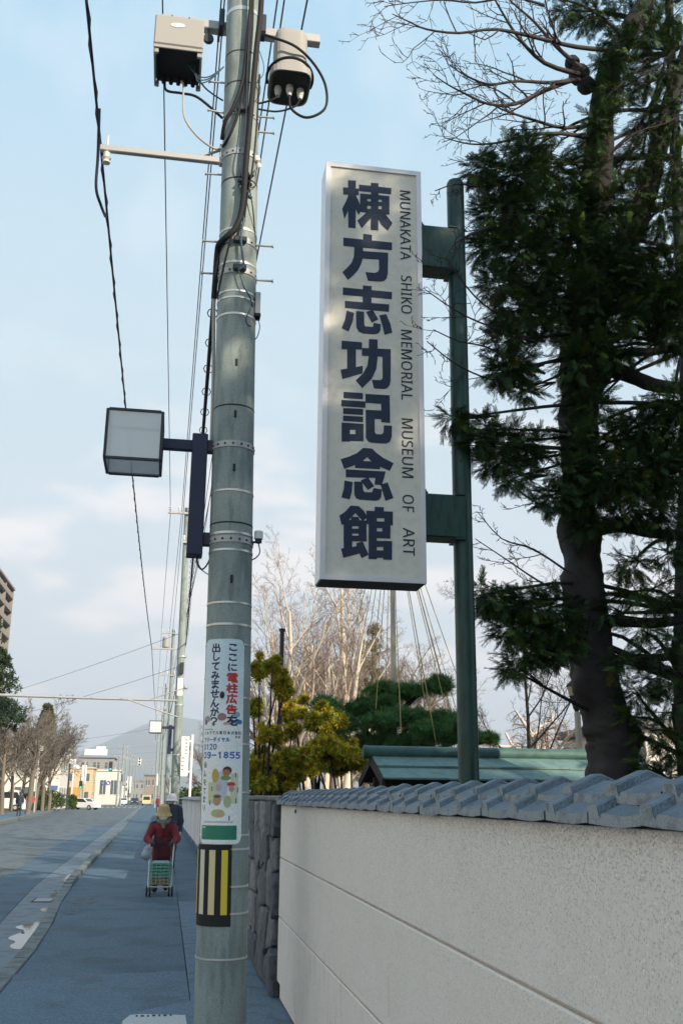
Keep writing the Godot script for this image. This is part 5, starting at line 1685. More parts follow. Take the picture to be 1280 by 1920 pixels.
func garden() -> void:
	var tuft := tuft_mesh(7, 16, 0.1, 75.0)
	var needles := tuft_mesh(8, 26, 0.028, 62.0)
	# golden shrubs just beyond the stone wall
	var sh := [
		["tall golden yellow shrub with bare grey stems beside the foreground pole", Vector3(1.35, 0, -16.2), [[486, 1257, 15, 13], [506, 1255, 11, 12], [527, 1274, 13, 14], [534, 1290, 9, 9], [478, 1322, 12, 11], [520, 1386, 12, 9], [553, 1366, 9, 8], [496, 1378, 12, 9], [524, 1424, 14, 11], [492, 1428, 19, 14], [497, 1460, 28, 20], [480, 1478, 16, 14]]],
		["golden yellow shrub with a broad rounded top in the middle of its row", Vector3(2.2, 0, -16.6), [[556, 1330, 16, 11], [592, 1347, 22, 15], [622, 1352, 24, 15], [606, 1362, 20, 9], [560, 1422, 24, 15], [583, 1436, 18, 14], [545, 1460, 26, 17], [530, 1476, 22, 12]]],
		["low golden yellow shrub spreading towards the green copper roof", Vector3(2.75, 0, -15.6), [[612, 1404, 28, 17], [641, 1420, 32, 17], [664, 1431, 24, 13], [590, 1412, 16, 10]]],
	]
	for i in sh.size():
		rt.seed = 100 + i
		var base: Vector3 = sh[i][1]
		var t := thing("golden_shrub", sh[i][0], "shrub", base, "golden shrubs behind the stone wall")
		var xs := []
		var cs := []
		var b := B.new()
		for q in sh[i][2]:
			var o := sighted(q[0], q[1], -base.z)
			o.z += rt.randf_range(-0.35, 0.35)
			var k := 0.0088
			for sc in 13:
				var wide := 0.45 if sc < 6 else 0.95
				var ro := Vector3(rt.randfn(0, wide) * q[2], rt.randfn(0, wide) * q[3], rt.randfn(0, 0.6) * q[2]) * k
				var rs := rt.randf_range(0.28, 0.6) if sc < 6 else rt.randf_range(0.16, 0.34)
				clump(xs, cs, o + ro, Vector3(q[2] * k, q[3] * k * 0.8, q[2] * k) * rs, int(7 + q[2] * q[3] * (0.2 if sc < 6 else 0.05)), 0.05, 0.12, true, -0.4, tint_gold, 0.9)
				b.tube([o - Vector3(0, q[3] * k * 0.5, 0), o + ro], [0.01, 0.004], 4, false)
			var foot := base + Vector3(rt.randf_range(-0.25, 0.25), 0.0, rt.randf_range(-0.2, 0.2))
			b.tube(smooth_path([foot, foot.lerp(o, 0.45) + Vector3(rt.randf_range(-0.1, 0.1), 0.15, rt.randf_range(-0.1, 0.1)), o], 4), [0.035, 0.034, 0.032, 0.03, 0.026, 0.02, 0.016, 0.012, 0.008], 6)
		part("stems", b, M.bark_dark, t)
		scatter("crown", tuft, M.gold_leaf, xs, cs, t)
	# trained pine under its rope tent
	rt.seed = 210
	var pb := Vector3(4.3, 0, -20.2)
	var pine := thing("trained_pine", "dark green pine with flat trained pads of needles beyond the roof", "tree", pb)
	var xs := []
	var cs := []
	var lb := B.new()
	for q in [[742, 1298, 62, 17, 0.0], [798, 1292, 34, 20, 0.3], [700, 1322, 34, 14, 0.4], [636, 1332, 52, 17, 0.3], [668, 1366, 60, 17, 0.9], [772, 1352, 80, 19, 0.5], [805, 1382, 66, 22, 1.0], [720, 1392, 66, 18, 0.9], [848, 1362, 34, 26, -0.2], [862, 1388, 40, 14, 0.3], [912, 1390, 22, 10, 0.2], [740, 1410, 60, 11, 0.3], [606, 1362, 30, 14, 0.2], [640, 1398, 44, 14, 0.0], [690, 1420, 50, 12, -0.2]]:
		var o := sighted(q[0], q[1], 20.2)
		o.z += q[4]
		var k := 0.0112
		for sc in 6:
			var ro := Vector3(rt.randf_range(-0.75, 0.75) * q[2], rt.randf_range(-0.35, 0.35) * q[3], rt.randf_range(-0.6, 0.6) * q[2]) * k
			clump(xs, cs, o + ro, Vector3(q[2] * 0.46, q[3] * 0.75, q[2] * 0.46) * k, int(10 + q[2] * q[3] * 0.085), 0.1, 0.17, true, -1.0, tint_plain, 0.6)
		var foot := pb + Vector3(0, clampf(o.y - 0.9, 0.8, 3.0), 0)
		lb.tube(smooth_path([foot, foot.lerp(o, 0.5) + Vector3(0, 0.12, rt.randf_range(-0.15, 0.15)), o], 4), [0.07, 0.065, 0.06, 0.055, 0.05, 0.045, 0.04, 0.03, 0.02], 6)
	var tk := B.new()
	tk.tube(smooth_path([pb, pb + Vector3(0.12, 1.2, 0), pb + Vector3(-0.05, 2.4, 0.1), sighted(745, 1300, 20.2)], 5), [0.17, 0.165, 0.16, 0.155, 0.15, 0.145, 0.14, 0.13, 0.12, 0.11, 0.1, 0.09, 0.08, 0.07, 0.06, 0.05], 10)
	part("trunk", tk, M.bark_grey, pine)
	part("limbs", lb, M.bark_dark, pine)
	scatter("crown", needles, M.pine_leaf, xs, cs, pine)
	# the snow tent: a mast and straw ropes to the pads
	plain("mast_wood", 0.5, 0.44, 0.36, 0.8)
	plain("straw_rope", 0.42, 0.33, 0.14, 0.9)
	var mb := sighted(738, 1300, 20.0)
	var mt := sighted(733, 900, 20.0)
	var tent := thing("snow_tent", "pale mast with straw ropes fanned out over the trained pine", "snow tent", Vector3(mb.x, 0, -20.0))
	var ms := B.new()
	ms.tube([Vector3(mb.x, 0, -20.0), mb, mt], [0.07, 0.06, 0.045], 10)
	part("mast", ms, M.mast_wood, tent)
	for q in [[648, 1316, 0.5], [658, 1316, 0.9], [682, 1338, 1.2], [718, 1384, 1.6], [780, 1396, 1.5], [778, 1338, 0.9], [815, 1342, 0.9], [845, 1372, 0.4], [700, 1330, -0.6], [738, 1290, -0.8], [760, 1270, -0.9], [812, 1300, -0.5], [868, 1385, 0.1], [862, 1352, -0.5], [885, 1390, 0.5], [620, 1350, 0.0]]:
		var e := sighted(q[0], q[1], 20.0)
		e.z += q[2]
		var b := B.new()
		var a := mt - Vector3(0, 0.15, 0)
		b.tube([a, a.lerp(e, 0.5) - Vector3(0, 0.03, 0), e], [0.008, 0.008, 0.008], 5)
		part("rope", b, M.straw_rope, tent)
	# birches
	var bl := [[540, 26.0, 6.4, 0.15, -0.05, "birch with two pale stems rising left of the black stove pipe"], [574, 27.5, 5.8, 0.15, 0.04, "crooked pale birch behind the middle golden shrub"], [602, 25.0, 5.4, 0.12, 0.1, "thin pale birch leaning right behind the golden shrubs"], [640, 26.5, 7.4, 0.15, 0.0, "straight pale birch standing directly below the sign's left half"], [634, 24.5, 5.8, 0.12, 0.12, "pale birch leaning right across the straight one below the sign"], [512, 29.0, 6.4, 0.15, 0.03, "tall pale birch nearest the foreground pole"]]
	for i in bl.size():
		var q: Array = bl[i]
		var o := sighted(q[0], 1495, q[1])
		o.y = 0.0
		bare_tree("birch_tree", q[5], o, q[2], q[3], UPRIGHT, M.bark_birch, M.twig_birch, "birches in the garden", Vector3(q[4], 0, 0), 300 + i)
	# mixed bare trees behind them
	var tl := [[500, 38.0, 5.8, "tall bare tree at the back of the garden nearest the pole"], [590, 42.0, 6.3, "bare brown tree at the back behind the crooked birch"], [680, 40.0, 6.6, "bare brown tree at the back behind the snow tent's left ropes"], [765, 46.0, 7.4, "bare tree at the back right of the snow tent's mast"], [840, 42.0, 5.6, "bare tree at the back just left of the green post"], [545, 34.0, 5.0, "low bushy bare tree at the back behind the golden shrubs"], [620, 35.0, 5.2, "low bushy bare tree at the back beside the trained pine"], [425, 66.0, 6.0, "bare tree at the back hidden partly by the foreground pole"], [396, 64.0, 4.0, "slim bare tree just left of the foreground pole"], [655, 33.0, 5.0, "twiggy bare tree at the back between birch and spruce"], [730, 38.0, 5.8, "twiggy bare tree at the back directly behind the mast"], [805, 37.0, 5.2, "twiggy bare tree at the back under the right ropes"], [470, 33.0, 4.6, "twiggy bare tree at the back touching the foreground pole"], [560, 31.0, 5.0, "twiggy bare tree at the back right of the stove pipe"], [600, 38.0, 6.2, "tallest twiggy bare tree at the back under the sign's left corner"], [705, 44.0, 6.6, "pale bare tree at the back under the sign's middle"], [790, 50.0, 7.4, "pale bare tree at the back under the sign's right corner"]]
	for i in tl.size():
		var q: Array = tl[i]
		var o := sighted(q[0], 1495, q[1])
		o.y = 0.0
		bare_tree("bare_tree", q[3], o, q[2], 0.16, SPREADING, M.bark_grey, M.twig_warm, "bare trees at the back of the garden", Vector3(rt.randf_range(-0.08, 0.08), 0, 0), 330 + i)
	var wo := sighted(1035, 1495, 36.0)
	wo.y = 0.0
	bare_tree("weeping_tree", "small bare weeping tree right of the green post beyond the roof", wo, 4.3, 0.24, WEEPING, M.bark_birch, M.twig_birch, "", Vector3.ZERO, 350)
	var dt := sighted(985, 1495, 24.0)
	dt.y = 0.0
	bare_tree("bare_tree", "tall bare tree with fine drooping twigs between the green post and the trunk", dt, 5.6, 0.07, SPREADING, M.bark_dark, M.twig, "bare trees at the back of the garden", Vector3(0.12, 0, 0), 352)
	# loose spruce behind the pine
	rt.seed = 360
	var so := sighted(698, 1495, 30.0)
	so.y = 0.0
	var sp := thing("spruce_tree", "thin brownish spruce standing behind the straw ropes", "tree", so)
	var st := B.new()
	st.tube([so, so + Vector3(0, 3.5, 0), so + Vector3(0, 6.9, 0)], [0.13, 0.08, 0.015], 8)
	var sb := B.new()
	xs = []
	cs = []
	for i in 110:
		var y := rt.randf_range(1.2, 6.8)
		var an := rt.randf() * TAU
		var l := (6.95 - y) * 0.3 * rt.randf_range(0.7, 1.1) + 0.12
		var a := so + Vector3(0, y, 0)
		var e := a + Vector3(cos(an) * l, l * 0.25, sin(an) * l)
		sb.tube([a, e], [0.016, 0.006], 4, false)
		for k in int(4 + l * 10.0):
			var f := a.lerp(e, rt.randf_range(0.3, 1.0))
			clump(xs, cs, f, Vector3.ONE * 0.05, 1, 0.08, 0.15, true, 0.1, tint_plain)
	part("trunk", st, M.bark_grey, sp)
	part("limbs", sb, M.bark_grey, sp)
	scatter("crown", needles, M.spruce_leaf, xs, cs, sp)
	# bushes behind the far wall
	var hb := [[350, 1470, 66.0, 0.9, 0.8, "round green bush behind the far wall under the white sign"], [374, 1474, 60.0, 0.9, 0.8, "round green bush behind the far wall beside the foreground pole"]]
	for i in hb.size():
		var q: Array = hb[i]
		rt.seed = 380 + i
		var c := sighted(q[0], q[1], q[2])
		var o := Vector3(c.x, 0, c.z)
		var t := thing("green_bush", q[5], "bush", o, "bushes behind the far wall")
		xs = []
		cs = []
		clump(xs, cs, o + Vector3(0, 1.35, 0), Vector3(q[3] * 1.2, 0.85, q[4] * 2.0), 700, 0.1, 0.18, true, -0.3, tint_plain)
		var s := B.new()
		s.tube([o, o + Vector3(0, 1.4, 0)], [0.06, 0.03], 6)
		part("stem", s, M.bark_dark, t)
		scatter("crown", tuft, M.hedge_leaf, xs, cs, t)

# garden measurements were taken as bearings from the corner: bearing (hundredths) and height at a depth
func sighted(u: float, v: float, z: float) -> Vector3:
	var d := Basis(Vector3(0.985796, 0.009531, 0.167676), Vector3(-0.055526, 0.960740, 0.271838), Vector3(-0.158502, -0.277287, 0.947623)) * Vector3((u - 640.0) / 1865.0, (960.0 - v) / 1865.0, -1.0)
	return Vector3(0, 1.6, 0) + d * (z / -d.z)

func plant_materials() -> void:
	leaf_mat("gold_leaf", 0.5, 0.42, 0.05, 0.45)
	leaf_mat("pine_leaf", 0.085, 0.19, 0.065, 0.3)
	leaf_mat("spruce_leaf", 0.09, 0.1, 0.04, 0.2)
	leaf_mat("hedge_leaf", 0.06, 0.11, 0.025, 0.25)
	leaf_mat("dark_leaf", 0.028, 0.055, 0.026, 0.2)
	plain("mast_wood", 0.5, 0.44, 0.36, 0.8)

const TWIGGY := {"segs": [6, 5, 5, 4, 3], "wob": [0.05, 0.1, 0.14, 0.18, 0.2], "up": [0.04, 0.05, 0.05, 0.04, 0.02], "tip": [0.4, 0.35, 0.35, 0.45, 0.6], "sides": [12, 8, 5, 4, 3], "kids": [5, 7, 6, 4], "start": [0.3, 0.12, 0.1, 0.15], "ang": [48, 42, 44, 48], "ratio": [0.4, 0.42, 0.42, 0.42], "thin": [0.5, 0.55, 0.55, 0.65], "least": 0.0042}

func cherry_and_cypress() -> void:
	rt.seed = 500
	var base: Vector3 = sighted(1152, 1495, 10.5)
	base.y = 0.0
	var t := thing("cherry_tree", "old dark cherry tree with bare budding branches above the tiled wall", "tree", base)
	var tr := B.new()
	var path := [base - Vector3(0, 0.1, 0), base + Vector3(0.02, 0.8, 0), sighted(1150, 1430, 10.5), sighted(1128, 1330, 10.5), sighted(1102, 1180, 10.5), sighted(1088, 1000, 10.5), sighted(1084, 850, 10.5), sighted(1087, 700, 10.5), sighted(1100, 590, 10.4), sighted(1112, 480, 10.4)]
	var q := smooth_path(path, 5)
	var keys := [0.4, 0.31, 0.265, 0.25, 0.24, 0.2, 0.21, 0.24, 0.25, 0.22]
	var rr := []
	for i in q.size():
		var f := float(i) / (q.size() - 1) * (keys.size() - 1)
		var k := mini(int(f), keys.size() - 2)
		rr.append(lerpf(keys[k], keys[k + 1], f - k) * rt.randf_range(0.95, 1.06))
	var fn := FastNoiseLite.new()
	fn.seed = 3
	fn.frequency = 1.3
	fn.fractal_octaves = 4
	var fine := smooth_path(q, 4)
	var knots := []
	for w in [[1064, 1085, 0.1], [1100, 1290, 0.12], [1052, 985, 0.1], [1122, 700, 0.12], [1180, 1380, 0.1]]:   # swellings of old cuts
		knots.append([sighted(w[0], w[1], 10.4), w[2]])
	var frad := []
	for i in fine.size():
		frad.append(rr[mini(i / 4, rr.size() - 1)])
	var first := tr.v.size()
	tr.tube(fine, frad, 36)
	for i in range(first, tr.v.size()):
		var p := tr.v[i]
		var g := fn.get_noise_3d(p.x * 2.2, p.y * 1.1, p.z * 2.2) * 0.07 + fn.get_noise_3d(p.x * 9.0, p.y * 14.0, p.z * 9.0) * 0.016
		for w in knots:
			g += w[1] * exp(-pow(p.distance_to(w[0]) / 0.17, 2.0))
		tr.v[i] = p + tr.n[i] * g
	tr.n = smooth_normals(tr)
	part("trunk", tr, M.bark_cherry, t)
	var lb := B.new()
	var bs := [lb, B.new(), B.new()]
	# heavy limbs
	var limbs := [
		[[[1112, 490, 10.4], [1112, 380, 10.3], [1122, 290, 10.2], [1128, 200, 10.1], [1150, 110, 10.0], [1195, 30, 9.9], [1240, -60, 9.8], [1290, -200, 9.8]], 0.22, 0.09],
		[[[1118, 560, 10.4], [1165, 470, 10.5], [1205, 380, 10.6], [1235, 270, 10.7], [1265, 160, 10.8], [1310, 30, 10.9]], 0.19, 0.09],
		[[[1125, 690, 10.4], [1170, 700, 10.3], [1225, 722, 10.2], [1290, 728, 10.1]], 0.11, 0.07],
		[[[1100, 1000, 10.4], [1160, 988, 10.2], [1220, 1000, 10.0], [1300, 1004, 9.9]], 0.07, 0.05],
		[[[1110, 1160, 10.4], [1170, 1165, 10.2], [1230, 1168, 10.1], [1300, 1158, 10.0]], 0.07, 0.05],
		[[[1130, 1240, 10.5], [1190, 1235, 10.6], [1250, 1232, 10.7], [1310, 1222, 10.8]], 0.06, 0.04],
	]
	for l in limbs:
		var p := []
		for w in l[0]:
			p.append(sighted(w[0], w[1], w[2]))
		var s := smooth_path(p, 4)
		var r := []
		for i in s.size():
			r.append(lerpf(l[1], l[2], float(i) / (s.size() - 1)) * rt.randf_range(0.95, 1.05))
		var one := B.new()
		one.tube(s, r, 12)
		part("limb", one, M.bark_dark, t)
	for w in [[1085, 140, 0.14], [1072, 118, 0.1], [1098, 160, 0.12]]:
		var bl := B.new()
		bl.ball(sighted(w[0], w[1], 10.1), Vector3.ONE * w[2], 10, 8)
		part("burl", bl, M.bark_dark, t)
	# long bare branches and their twigs
	var rows := [
		[[1150, 95, 10.0], [1080, 88, 9.8], [1010, 72, 9.6], [930, 55, 9.4], [860, 62, 9.2], [800, 55, 9.1], [765, 40, 9.0], [735, 26, 8.9]],
		[[1085, 140, 10.0], [1020, 118, 9.8], [975, 75, 9.7], [945, 30, 9.6], [920, -15, 9.5], [900, -60, 9.4]],
		[[1085, 150, 10.0], [1030, 155, 9.7], [970, 152, 9.5], [915, 158, 9.3], [870, 140, 9.2], [842, 122, 9.1]],
		[[1070, 150, 10.0], [1020, 170, 9.7], [965, 195, 9.5], [915, 195, 9.4], [870, 175, 9.3], [838, 158, 9.2], [812, 140, 9.1]],
		[[1090, 130, 10.0], [1040, 85, 10.0], [1000, 40, 10.0], [960, 5, 10.0], [930, -30, 10.0]],
		[[1130, 230, 10.1], [1060, 240, 9.8], [1000, 225, 9.6], [940, 205, 9.5], [905, 185, 9.4]],
		[[1120, 262, 10.1], [1050, 250, 9.7], [985, 255, 9.5], [930, 268, 9.4], [880, 270, 9.3], [832, 258, 9.2]],
		[[1160, 60, 10.0], [1110, 20, 10.2], [1060, 0, 10.4], [1000, -20, 10.6]],
		[[1020, 10, 9.6], [960, -5, 9.5], [890, 5, 9.4], [830, 0, 9.3], [770, 5, 9.2], [720, 12, 9.1]],
		[[1140, 180, 10.0], [1190, 150, 9.8], [1240, 120, 9.7], [1290, 105, 9.6]],
		[[1130, 300, 10.1], [1190, 250, 9.9], [1250, 230, 9.8], [1300, 200, 9.7]],
		[[1020, 640, 9.8], [960, 625, 9.4], [900, 605, 9.0], [850, 580, 8.8], [800, 545, 8.6]],
		[[1020, 700, 9.8], [960, 675, 9.4], [910, 650, 9.1], [860, 640, 8.8], [812, 618, 8.6]],
		[[1010, 740, 9.8], [950, 720, 9.5], [900, 705, 9.2], [850, 680, 8.9], [800, 640, 8.6]],
		[[1000, 560, 9.8], [950, 590, 9.4], [905, 570, 9.1], [860, 520, 8.9], [835, 480, 8.8]],
		[[930, 420, 9.3], [880, 440, 8.9], [850, 460, 8.8], [828, 492, 8.7]],
		[[960, 340, 9.6], [900, 350, 9.2], [855, 345, 9.0], [815, 358, 8.9]],
		[[1060, 960, 10.3], [1000, 940, 10.1], [950, 900, 10.0], [915, 860, 9.9]],
		[[1070, 1120, 10.3], [1010, 1090, 10.3], [950, 1050, 10.3], [890, 1010, 10.3]],
		[[1075, 1080, 10.3], [1000, 1030, 10.5], [940, 1010, 10.6], [895, 960, 10.7]],
		[[1140, 1180, 10.4], [1200, 1120, 10.2], [1250, 1090, 10.1], [1300, 1070, 10.0]],
	]
	for i in rows.size():
		var p := []
		for w in rows[i]:
			p.append(sighted(w[0], w[1], w[2]))
		var s := smooth_path(p, 3)
		var ln := 0.0
		var dirs := []
		for k in s.size():
			if k > 0:
				ln += s[k].distance_to(s[k - 1])
			dirs.append((s[mini(k + 1, s.size() - 1)] - s[maxi(k - 1, 0)]).normalized())
		var r := []
		var r0 := 0.036 if i < 8 else 0.018
		for k in s.size():
			r.append(lerpf(r0, 0.005, pow(float(k) / (s.size() - 1), 0.7)))
		bs[1].tube(s, r, 6)
		var P := TWIGGY.duplicate()
		P.kids = [0, 11 if i < 11 else 6, 5, 2]
		sprout(bs, s, r, dirs, ln * 0.75, 1, P)
	# buds at random along the twigs
	part("branches", bs[1], M.twig, t)
	part("crown", bs[2], M.twig, t)
	# the cypress whose foliage wraps round the cherry
	rt.seed = 520
	leaf_mat("cypress_leaf", 0.042, 0.084, 0.03, 0.55)
	var cb: Vector3 = sighted(1300, 1495, 11.4)
	cb.y = 0.0
	var c := thing("cypress_tree", "dark green cypress with drooping sprays growing around the cherry trunk", "tree", cb)
	var ct := B.new()
	var cp := smooth_path([cb - Vector3(0, 0.1, 0), cb + Vector3(0.0, 3.0, 0), sighted(1290, 760, 11.4), sighted(1270, 380, 11.2), sighted(1255, 60, 11.0), sighted(1250, -150, 10.9)], 4)
	var cr := []
	for i in cp.size():
		cr.append(lerpf(0.16, 0.04, float(i) / (cp.size() - 1)))
	ct.tube(cp, cr, 12)
	part("trunk", ct, M.bark_dark, c)
	var xs := []
	var cs := []
	var br := B.new()
	var lumps := [
		[958, 330, 72, 58, 9.4], [895, 315, 30, 28, 9.2], [935, 400, 58, 50, 9.4], [1000, 400, 60, 60, 9.7], [1035, 320, 45, 50, 9.9], [985, 285, 40, 34, 9.6],
		[915, 465, 36, 34, 9.3], [970, 480, 60, 52, 9.5], [935, 535, 40, 34, 9.3], [1010, 520, 60, 50, 9.7], [1045, 450, 60, 70, 10.0],
		[955, 585, 42, 36, 9.4], [945, 640, 30, 40, 9.4], [960, 690, 42, 36, 9.4], [935, 700, 26, 24, 9.3], [1000, 600, 34, 40, 9.7], [1030, 570, 44, 50, 9.8],
		[985, 730, 30, 20, 9.5], [850, 785, 24, 14, 9.0], [905, 805, 36, 22, 9.2], [950, 830, 50, 32, 9.4], [990, 840, 36, 32, 9.5], [935, 870, 40, 24, 9.3], [965, 895, 34, 18, 9.4], [890, 830, 24, 16, 9.1],
		[1055, 890, 36, 34, 9.8], [1030, 930, 34, 24, 9.7], [1075, 930, 44, 36, 9.9], [1110, 900, 50, 40, 9.8], [1150, 900, 55, 50, 9.8], [1200, 880, 60, 60, 9.9], [1250, 870, 55, 70, 9.9],
		[1130, 520, 60, 70, 9.9], [1170, 480, 50, 60, 9.9], [1200, 560, 70, 60, 10.0], [1250, 520, 55, 70, 10.0], [1150, 600, 50, 36, 9.9], [1260, 620, 45, 50, 10.0], [1240, 580, 60, 50, 10.2],
		[1120, 660, 40, 40, 9.9], [1165, 660, 36, 30, 10.1], [1260, 760, 44, 50, 9.9], [1195, 800, 60, 40, 10.0], [1240, 820, 60, 50, 10.0], [1160, 820, 40, 30, 10.0],
		[1170, 960, 60, 34, 9.9], [1235, 960, 60, 44, 9.9], [1100, 980, 34, 26, 10.0],
		[1120, 400, 44, 50, 10.0], [1180, 380, 40, 44, 10.4], [1240, 400, 44, 50, 10.3], [1265, 320, 36, 50, 10.3], [1200, 300, 36, 40, 10.5], [1160, 320, 30, 40, 10.4], [1215, 220, 40, 40, 10.5], [1265, 220, 36, 50, 10.4], [1180, 140, 40, 40, 10.5], [1240, 120, 40, 50, 10.4], [1110, 25, 40, 32, 10.2], [1170, 40, 44, 34, 10.4], [1250, 30, 50, 50, 10.4], [1060, 20, 20, 18, 10.1],
		[1075, 380, 36, 40, 10.0], [1080, 620, 40, 50, 10.0], [1090, 740, 36, 40, 10.1],
		[1030, 1140, 46, 34, 9.9], [985, 1130, 44, 36, 9.8], [935, 1130, 42, 36, 9.7], [905, 1115, 22, 26, 9.6], [960, 1180, 46, 30, 9.8], [1010, 1190, 46, 30, 9.9], [985, 1230, 40, 22, 9.8], [1035, 1225, 40, 26, 9.9], [960, 1255, 24, 14, 9.7], [1060, 1180, 36, 40, 10.0],
		[1180, 1060, 44, 34, 10.1], [1250, 1040, 44, 34, 10.1], [1180, 1110, 34, 24, 10.0], [1240, 1120, 44, 30, 10.1], [1200, 1180, 34, 24, 10.0], [1260, 1200, 40, 26, 10.0], [1160, 1240, 30, 20, 10.0], [1230, 1270, 44, 34, 10.2], [1190, 1300, 34, 30, 10.2], [1260, 1320, 34, 30, 10.1], [1220, 1370, 34, 24, 10.1], [1265, 1400, 30, 36, 10.0], [1215, 1435, 24, 18, 10.0], [1240, 1455, 30, 18, 10.0], [1180, 1345, 24, 20, 10.2], [1145, 1150, 30, 30, 10.2],
		[1100, 330, 30, 36, 9.9], [1085, 470, 44, 46, 9.8], [1095, 560, 46, 46, 9.8], [1070, 680, 30, 40, 9.9], [1110, 760, 30, 34, 9.9], [1075, 820, 34, 34, 9.9], [1100, 850, 30, 24, 9.9],
		[1120, 240, 26, 36, 9.8], [1150, 170, 30, 36, 9.7], [1165, 90, 34, 30, 9.6], [1205, 60, 34, 40, 9.6], [1135, 120, 20, 20, 9.7],
	]
	for l in lumps:
		var o := sighted(l[0], l[1], l[4])
		var dist := o.distance_to(Vector3(0, 1.6, 0))
		var k := dist / 1980.0
		var n := int((28 + l[2] * l[3] * 0.086) * (0.62 if l[1] > 1010 and l[0] > 1130 else 1.0) * (0.8 if l[0] > 1130 and l[1] < 460 else 1.0))
		var rz: float = (l[2] + l[3]) * 0.5 * k * 1.3
		clump(xs, cs, o, Vector3(l[2] * k, l[3] * k, rz) * 0.88, n, 0.11, 0.24, false, 0.3, tint_green, 0.55)
		# the bough that carries it
		var yy := clampf(o.y - 0.5, 0.6, 11.0)
		var fr: Vector3 = cp[clampi(int(yy / 12.5 * cp.size()), 0, cp.size() - 1)]
		fr.y = clampf(fr.y, 0.5, 12.0)
		br.tube(smooth_path([fr, fr.lerp(o, 0.5) + Vector3(rt.randf_range(-0.1, 0.1), rt.randf_range(0.0, 0.25), rt.randf_range(-0.1, 0.1)), o], 3), [0.035, 0.032, 0.028, 0.024, 0.02, 0.014, 0.008], 5, false)
		for j in 5:
			var e := o + Vector3(rt.randfn(0, 0.5), rt.randfn(0, 0.5), rt.randfn(0, 0.5)) * Vector3(l[2] * k, l[3] * k, rz)
			br.tube([o.lerp(fr, 0.15), e], [0.01, 0.004], 4, false)
	part("boughs", br, M.bark_dark, c)
	scatter("crown", spray_mesh(3), M.cypress_leaf, xs, cs, c)

func shade_trees() -> void:
	# evergreens of the same garden behind the corner: their shade lies over the pavement and the sign
	leaf_mat("evergreen_leaf", 0.03, 0.055, 0.022, 0.25)
	var leaf := spray_mesh(9)
	var list := [
		[Vector3(6.2, 0, 2.6), 11.6, 2.3, "tall dense evergreen in the garden behind the viewer nearest the wall"],
		[Vector3(10.2, 0, 2.0), 16.0, 2.6, "tallest dense evergreen in the garden behind the viewer"],
		[Vector3(14.6, 0, 3.5), 16.5, 2.4, "dense evergreen in the garden behind the viewer farthest from the wall"],
		[Vector3(8.2, 0, 6.0), 13.0, 2.4, "dense evergreen standing behind the two nearest the viewer"],
		[Vector3(10.3, 0, -11.2), 11.5, 2.2, "dense evergreen in the garden to the right of the cypress"],
	]
	for i in list.size():
		rt.seed = 600 + i
		var o: Vector3 = list[i][0]
		var h: float = list[i][1]
		var w: float = list[i][2]
		var t := thing("evergreen_tree", list[i][3], "tree", o, "evergreens shading the corner")
		var s := B.new()
		s.tube([o, o + Vector3(0, h * 0.5, 0), o + Vector3(0, h * 0.96, 0)], [0.26, 0.16, 0.03], 10)
		part("trunk", s, M.bark_dark, t)
		var xs := []
		var cs := []
		var y := 1.6
		while y < h:
			var f := (y - 1.6) / (h - 1.6)
			var r := w * sqrt(maxf(0.03, 1.0 - pow(f, 2.4))) * (0.7 + 0.3 * smoothstep(0.0, 0.2, f))
			var n := int(30.0 + r * r * 24.0)
			clump(xs, cs, o + Vector3(rt.randf_range(-0.2, 0.2), y, rt.randf_range(-0.2, 0.2)), Vector3(r, 0.55, r), n, 0.6, 1.0, false, 0.3, tint_green, 0.5)
			y += 0.55
		scatter("crown", leaf, M.evergreen_leaf, xs, cs, t)

func smooth_normals(b: B) -> PackedVector3Array:
	var n := PackedVector3Array()
	n.resize(b.v.size())
	for k in range(0, b.ix.size(), 3):
		var g := (b.v[b.ix[k + 2]] - b.v[b.ix[k]]).cross(b.v[b.ix[k + 1]] - b.v[b.ix[k]])
		for j in 3:
			n[b.ix[k + j]] += g
	for i in n.size():
		n[i] = n[i].normalized() if n[i].length() > 1e-12 else b.n[i]
	return n

